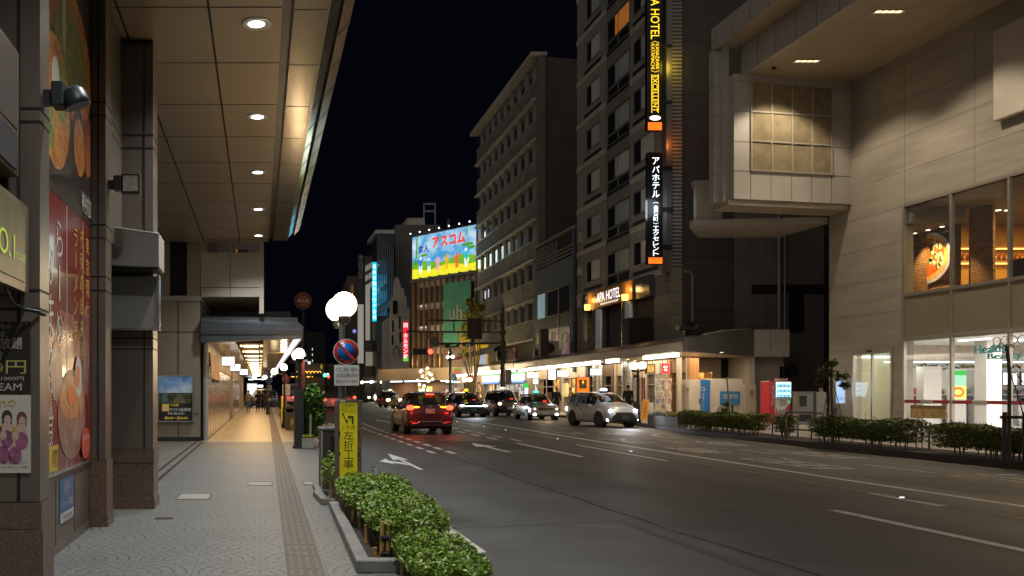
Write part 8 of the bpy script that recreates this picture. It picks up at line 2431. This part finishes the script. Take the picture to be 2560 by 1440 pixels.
# dark electric taxi with the light bar
c5 = car('dark hatchback taxi with a full width white light bar and a yellow roof lamp', (13.45, 57.6, 0), math.pi, paint('slate_paint', (.03, .04, .042), .4), 4.55, 1.80, 1.60, 'suv', name='taxi', cat='taxi', group='vehicles on the road')
Lh = 4.55 / 2
headlamps(c5, 4.55, .74, .70, h_white, .17, .05, 160, (.8, .9, 1))
c5.part('light_bar', MB().tube([(-.75, Lh - .06, .74), (-.4, Lh + .0, .715), (.4, Lh + .0, .715), (.75, Lh - .06, .74)], .016, 6), glow('light_bar', (.8, .9, 1), 9))
plate(c5, Lh + .02, .48, True, plate_g, '80-11'); roof_lamp(c5, 1.60, glow('roof_lamp_yellow', (1, .7, .03), 2.2), .13, .2); meter(c5, 4.55, -.42, .62, 1.06)
c5.part('chrome_strip', MB().tube([(-.72, Lh - .02, .36), (0, Lh + .02, .30), (.72, Lh - .02, .36)], .014, 6), chrome)
# yellow-roofed taxi hidden behind the maroon crossover
c6 = car('yellow green taxi mostly hidden behind the maroon crossover', (9.0, 49, 0), math.pi, paint('olive_yellow', (.40, .36, .04), .2), 4.5, 1.72, 1.56, 'sedan', name='taxi', cat='taxi')
headlamps(c6, 4.5, .7, .62, h_warm, .12, .07, 80, (1, .8, .55)); roof_lamp(c6, 1.55, glow('roof_lamp_white', (.75, .88, 1), 1.8), .17, .1, MATS['roof_lamp_amber']); plate(c6, 2.26, .45)
# yellow-lit taxi farther off
c7 = car('amber tinted oncoming taxi with bright warm headlamps, left of the crossover', (13.9, 94, 0), math.pi + .05, paint('amber_brown', (.22, .16, .05), .2), 4.6, 1.75, 1.75, 'van', name='taxi', cat='taxi')
headlamps(c7, 4.6, .80, .64, h_warm, .20, .14, 260, (1, .82, .55)); roof_lamp(c7, 1.74, glow('roof_lamp_white', (.75, .88, 1), 1.8), .22, .1, MATS['roof_lamp_amber'])
c8 = car('pale oncoming car with two warm headlamps, farther than the amber taxi', (18.6, 148, 0), math.pi + .05, paint('pale_grey', (.35, .34, .33), .3), 4.5, 1.75, 1.55, 'suv')
headlamps(c8, 4.5, .78, .64, h_warm, .22, .16, 200, (1, .82, .55))
def tail_car(label, loc, h, pm, kind, L, W_, Hh, z=.9, sz=.12):
    c_ = car(label, loc, h, pm, L, W_, Hh, kind)
    for s in (-1, 1):
        c_.part('taillight', MB().ball((s * W_ * .42, -L / 2 + .08, z), 1, 8, 12, sz, .09, sz * .8), t_red)
    plate(c_, -L / 2 - .0, .6, False)
    c_.lamp('tail_glow', 'POINT', (0, -L / 2 - .5, z), 14, (1, .05, .02), shadow_soft_size=.3)
    return c_
tail_car('pale car with glowing red tail lamps in the left lane, right of the potted tree', (6.3, 76, 0), -.06, MATS['pale_grey'], 'suv', 4.1, 1.7, 1.6, .98, .13)
tail_car('dark red car with red tail lamps just right of the sign pole', (11.2, 112, 0), -.06, paint('dark_red_paint', (.10, .012, .015)), 'suv', 4.3, 1.75, 1.55, .98, .2)
tail_car('white hatchback with red tail lamps beyond the text plate, far up the left lane', (3.75, 118, 0), -.02, MATS['pearl_white'], 'suv', 4.0, 1.7, 1.55, .95, .17)
# bus and blue van far up the road
t = Thing('bus', 'pinkish white bus far up the left lane, above the white hatchback', 'bus', (5.6, 150, 0), 0, None, True)
t.part('body', MB().box(-1.25, 1.25, 0, 10, .35, 3.1), mat('bus_body', (.40, .32, .30), .4, 0, .1, 1), bevel=.15)
t.part('rear_window', MB().box(-1.1, 1.1, -.03, 0, 1.9, 2.8), carglass); t.part('stripe', MB().box(-1.25, 1.25, -.02, 0, 1.5, 1.75), mat('bus_blue', (.1, .25, .4), .4, 0, 0))
t.part('taillight', MB().box(-1.2, -1.0, -.06, 0, .8, 1.1).box(1.0, 1.2, -.06, 0, .8, 1.1), t_red)
t.part('wheel', MB().cyl((-1.2, 2, .48), (1.2, 2, .48), .48, n=16).cyl((-1.2, 8, .48), (1.2, 8, .48), .48, n=16), tyre_m)
cv = car('small dark blue van parked across the far end of the arcade', (.15, 92, 0), 2.4, paint('blue_paint', (.02, .05, .16)), 3.6, 1.6, 1.95, 'van', name='van', cat='van')
headlamps(cv, 3.6, .8, .55, mat('headlamp_unlit', (.40, .28, .22), .15, .3, .2)); plate(cv, 1.8, .5)

# ================================================================== people
skin_m = mat('skin', (.42, .26, .18), .55, 0, .08, 9)
hair_m = mat('black_hair', (.018, .014, .012), .5, 0, .3, 30)
hair_bl = mat('brown_hair', (.16, .08, .03), .5, 0, .3, 30)
def skinned(name, pts, edges, radii, m, parent, sub=2):
    me = bpy.data.meshes.new(name)
    me.from_pydata(pts, edges, [])
    o = bpy.data.objects.new(name, me); COL.objects.link(o); o.parent = parent
    s = o.modifiers.new('skin', 'SKIN'); s.use_smooth_shade = True
    for i, r in enumerate(radii):
        v = me.skin_vertices[0].data[i]
        v.radius = r if isinstance(r, tuple) else (r, r)
    me.skin_vertices[0].data[0].use_root = True
    sd = o.modifiers.new('subdivision', 'SUBSURF'); sd.levels = sub; sd.render_levels = sub
    me.materials.append(m)
    return o
def person(label, loc, heading, coat, legs, hairm=hair_m, h=1.68, step=.18, arms=('down', 'down'), long_coat=False, group=None, extra=None):
    """faces +y before turning; step is half the stride"""
    t = Thing('person', label, 'person', loc, heading, group, True)
    k = h / 1.70
    def S(p):
        return tuple(c * k for c in p)
    hipz, shz = .90, 1.40
    kn = [(-.09, step * .35, .48), (.09, -step * .15, .48)]
    an = [(-.09, step, .09), (.09, -step, .11)]
    toe = [(-.10, step + .17, .035), (.10, -step + .16, .04)]
    J = [(0, 0, hipz), (0, 0, 1.12), (0, .0, 1.30), (0, 0, 1.45), (0, .01, 1.53), (0, .02, 1.62)]
    E = [(0, 1), (1, 2), (2, 3), (3, 4), (4, 5)]
    Rr = [(.125, .10), (.115, .09), (.13, .095), (.055, .055), (.085, .095), (.078, .092)]
    def add(p, par, r):
        J.append(p); E.append((par, len(J) - 1)); Rr.append(r); return len(J) - 1
    armpts = []
    for s, mode in zip((-1, 1), arms):
        sh = (s * .17, 0, 1.38)
        if mode == 'down':
            el, wr = (s * .23, -.03 - .06 * s, 1.12), (s * .24, .06 + .05 * s, .88)
        else:
            el, wr = (s * .24, .02, 1.12), (s * .10, .30, 1.12)
        a = add(sh, 2, .055); b_ = add(el, a, .042); c_ = add(wr, b_, .03)
        hd = Vector(wr) + (Vector(wr) - Vector(el)).normalized() * .07
        d_ = add(tuple(hd), c_, (.036, .022))
        dirv = (Vector(wr) - Vector(el)).normalized(); sd = Vector((0, 1, 0)) if mode == 'down' else Vector((s, 0, .2))
        for f in range(4):
            add(tuple(hd + dirv * (.075 - .008 * abs(f - 1.4)) + sd * (f - 1.5) * .019), d_, .009)
        add(tuple(hd - dirv * .01 + sd * .055), d_, .010)
        armpts.append((sh, el, wr))
    for i in (0, 1):
        hp = add((-.09 + .18 * i, 0, .86), 0, .085)
        q = add(kn[i], hp, .058); q2 = add(an[i], q, .042); add(toe[i], q2, (.042, .032))
    skinned('body', [S(p) for p in J], E, [tuple(x * k for x in r) if isinstance(r, tuple) else r * k for r in Rr], skin_m, t.o)
    # coat: torso and sleeves a little wider than the body
    J2 = [(0, 0, .80 if not long_coat else .60), (0, 0, 1.10), (0, 0, 1.30), (0, 0, 1.43)]
    E2 = [(0, 1), (1, 2), (2, 3)]; R2_ = [(.165, .13), (.15, .12), (.165, .12), (.075, .075)]
    for sh, el, wr in armpts:
        o_ = len(J2); J2 += [sh, el, wr]; E2 += [(2, o_), (o_, o_ + 1), (o_ + 1, o_ + 2)]; R2_ += [.075, .06, .048]
    skinned('jacket', [S(p) for p in J2], E2, [tuple(x * k for x in r) if isinstance(r, tuple) else r * k for r in R2_], coat, t.o)
    J3 = [(0, 0, .92), (-.09, 0, .84), kn[0], (an[0][0], an[0][1], .12), (.09, 0, .84), kn[1], (an[1][0], an[1][1], .13)]
    skinned('trousers', [S(p) for p in J3], [(0, 1), (1, 2), (2, 3), (0, 4), (4, 5), (5, 6)], [(.135 * k, .11 * k)] + [r * k for r in (.095, .07, .055, .095, .07, .055)], legs, t.o)
    t.part('shoes', MB().ball(S((an[0][0], step + .07, .045)), 1, 8, 10, .05 * k, .13 * k, .045 * k).ball(S((an[1][0], -step + .07, .045)), 1, 8, 10, .05 * k, .13 * k, .045 * k), trim_m)
    t.part('hair', MB().ball(S((0, -.012, 1.635)), 1, 10, 14, .093 * k, .105 * k, .088 * k), hairm)
    f_ = MB().ball(S((0, .128, 1.575)), .014 * k, 6, 8)
    t.part('nose', f_, skin_m)
    t.part('eyes', MB().ball(S((-.034, .105, 1.60)), .011 * k, 6, 8).ball(S((.034, .105, 1.60)), .011 * k, 6, 8), hair_m)
    t.part('mouth', MB().ball(S((0, .112, 1.535)), 1, 6, 8, .022 * k, .006 * k, .006 * k), mat('lips', (.3, .12, .10), .5, 0, 0))
    return t
def cloth(n_, c):
    return mat('cloth_' + n_, c, .85, 0, .15, 5)
GP = 'pedestrians walking in the arcade'
person('person walking in tan jacket and blue jeans, leftmost of four in the arcade', (-.93, 70, .02), 0, cloth('tan', (.22, .17, .10)), cloth('jean', (.10, .16, .28)), group=GP, h=1.70)
person('person walking in a long black coat, second of four in the arcade', (-.18, 73, .02), 0, cloth('black', (.012, .012, .014)), cloth('black', (.012, .012, .014)), group=GP, h=1.68, long_coat=True)
person('person in brown walking away, third of the four in the arcade', (.28, 75, .02), .1, cloth('brown', (.10, .06, .03)), cloth('dark', (.02, .02, .022)), group=GP, h=1.70)
p4 = person('person walking with a pale shoulder bag, rightmost of four in the arcade', (.62, 70.5, .02), 0, cloth('charcoal', (.05, .05, .05)), cloth('black', (.012, .012, .014)), hair_bl, group=GP, h=1.66)
t = Thing('shoulder_bag', 'cream shoulder bag hung across the back of the rightmost walker in the arcade', 'bag', (.66, 70.32, 1.0), 0, None, True)
t.part('pouch', MB().ball((.05, -.02, 0), 1, 10, 14, .19, .09, .14), cloth('cream', (.5, .46, .38))); t.part('strap', MB().tube([(-.06, 0, .1), (-.14, .05, .42), (-.1, .12, .46)], .018, 6), cloth('cream', (.5, .46, .38)))
person('person in a yellow green hooded coat walking on the far pavement by the lantern', (19.35, 55, .15), -.3, cloth('mustard', (.24, .20, .04)), cloth('jean2', (.14, .17, .20)), hair_bl, h=1.72, group=None, step=.14)
person('person in a black jacket standing at the bar front, seen from behind', (19.5, 46.6, .15), -.5, cloth('black', (.012, .012, .014)), cloth('dark', (.02, .02, .022)), h=1.80, arms=('fwd', 'fwd'), step=.04)
person('person in a dark grey coat facing the standing customer at the bar front', (19.95, 46.7, .15), 1.9, cloth('slate', (.05, .05, .07)), cloth('khaki', (.22, .20, .14)), hair_bl, h=1.66, arms=('fwd', 'down'), step=.05)
person('person with short dark hair behind the white taxi van roof', (18.2, 54, .15), 2.6, cloth('dark', (.02, .02, .022)), cloth('dark', (.02, .02, .022)), h=1.72)
person('person in an apron working by the red curtain of the bar', (21.1, 46.5, .15), 2.8, cloth('umber', (.12, .08, .05)), cloth('dark', (.02, .02, .022)), h=1.64, arms=('fwd', 'fwd'), step=.03)
person('person in dark clothes with light brown hair behind the grey machine cabinet', (25.5, 40.0, .15), 2.4, cloth('ink', (.03, .03, .04)), cloth('dark', (.02, .02, .022)), hair_bl, h=1.62, step=.05)
person('person in a brown coat waiting near the tall finial lamp', (20.6, 99, .15), 2.8, cloth('brown', (.10, .06, .03)), cloth('dark', (.02, .02, .022)), h=1.70, step=.06)
person('person in a dark suit beside the brown coated one near the finial lamp', (21.3, 99.5, .15), 3.0, cloth('ink', (.03, .03, .04)), cloth('ink', (.03, .03, .04)), h=1.76, step=.06)
person('person in a cream top on the far pavement behind the amber taxi', (19.5, 130, .15), 3.0, cloth('cream', (.5, .46, .38)), cloth('dark', (.02, .02, .022)), h=1.70)
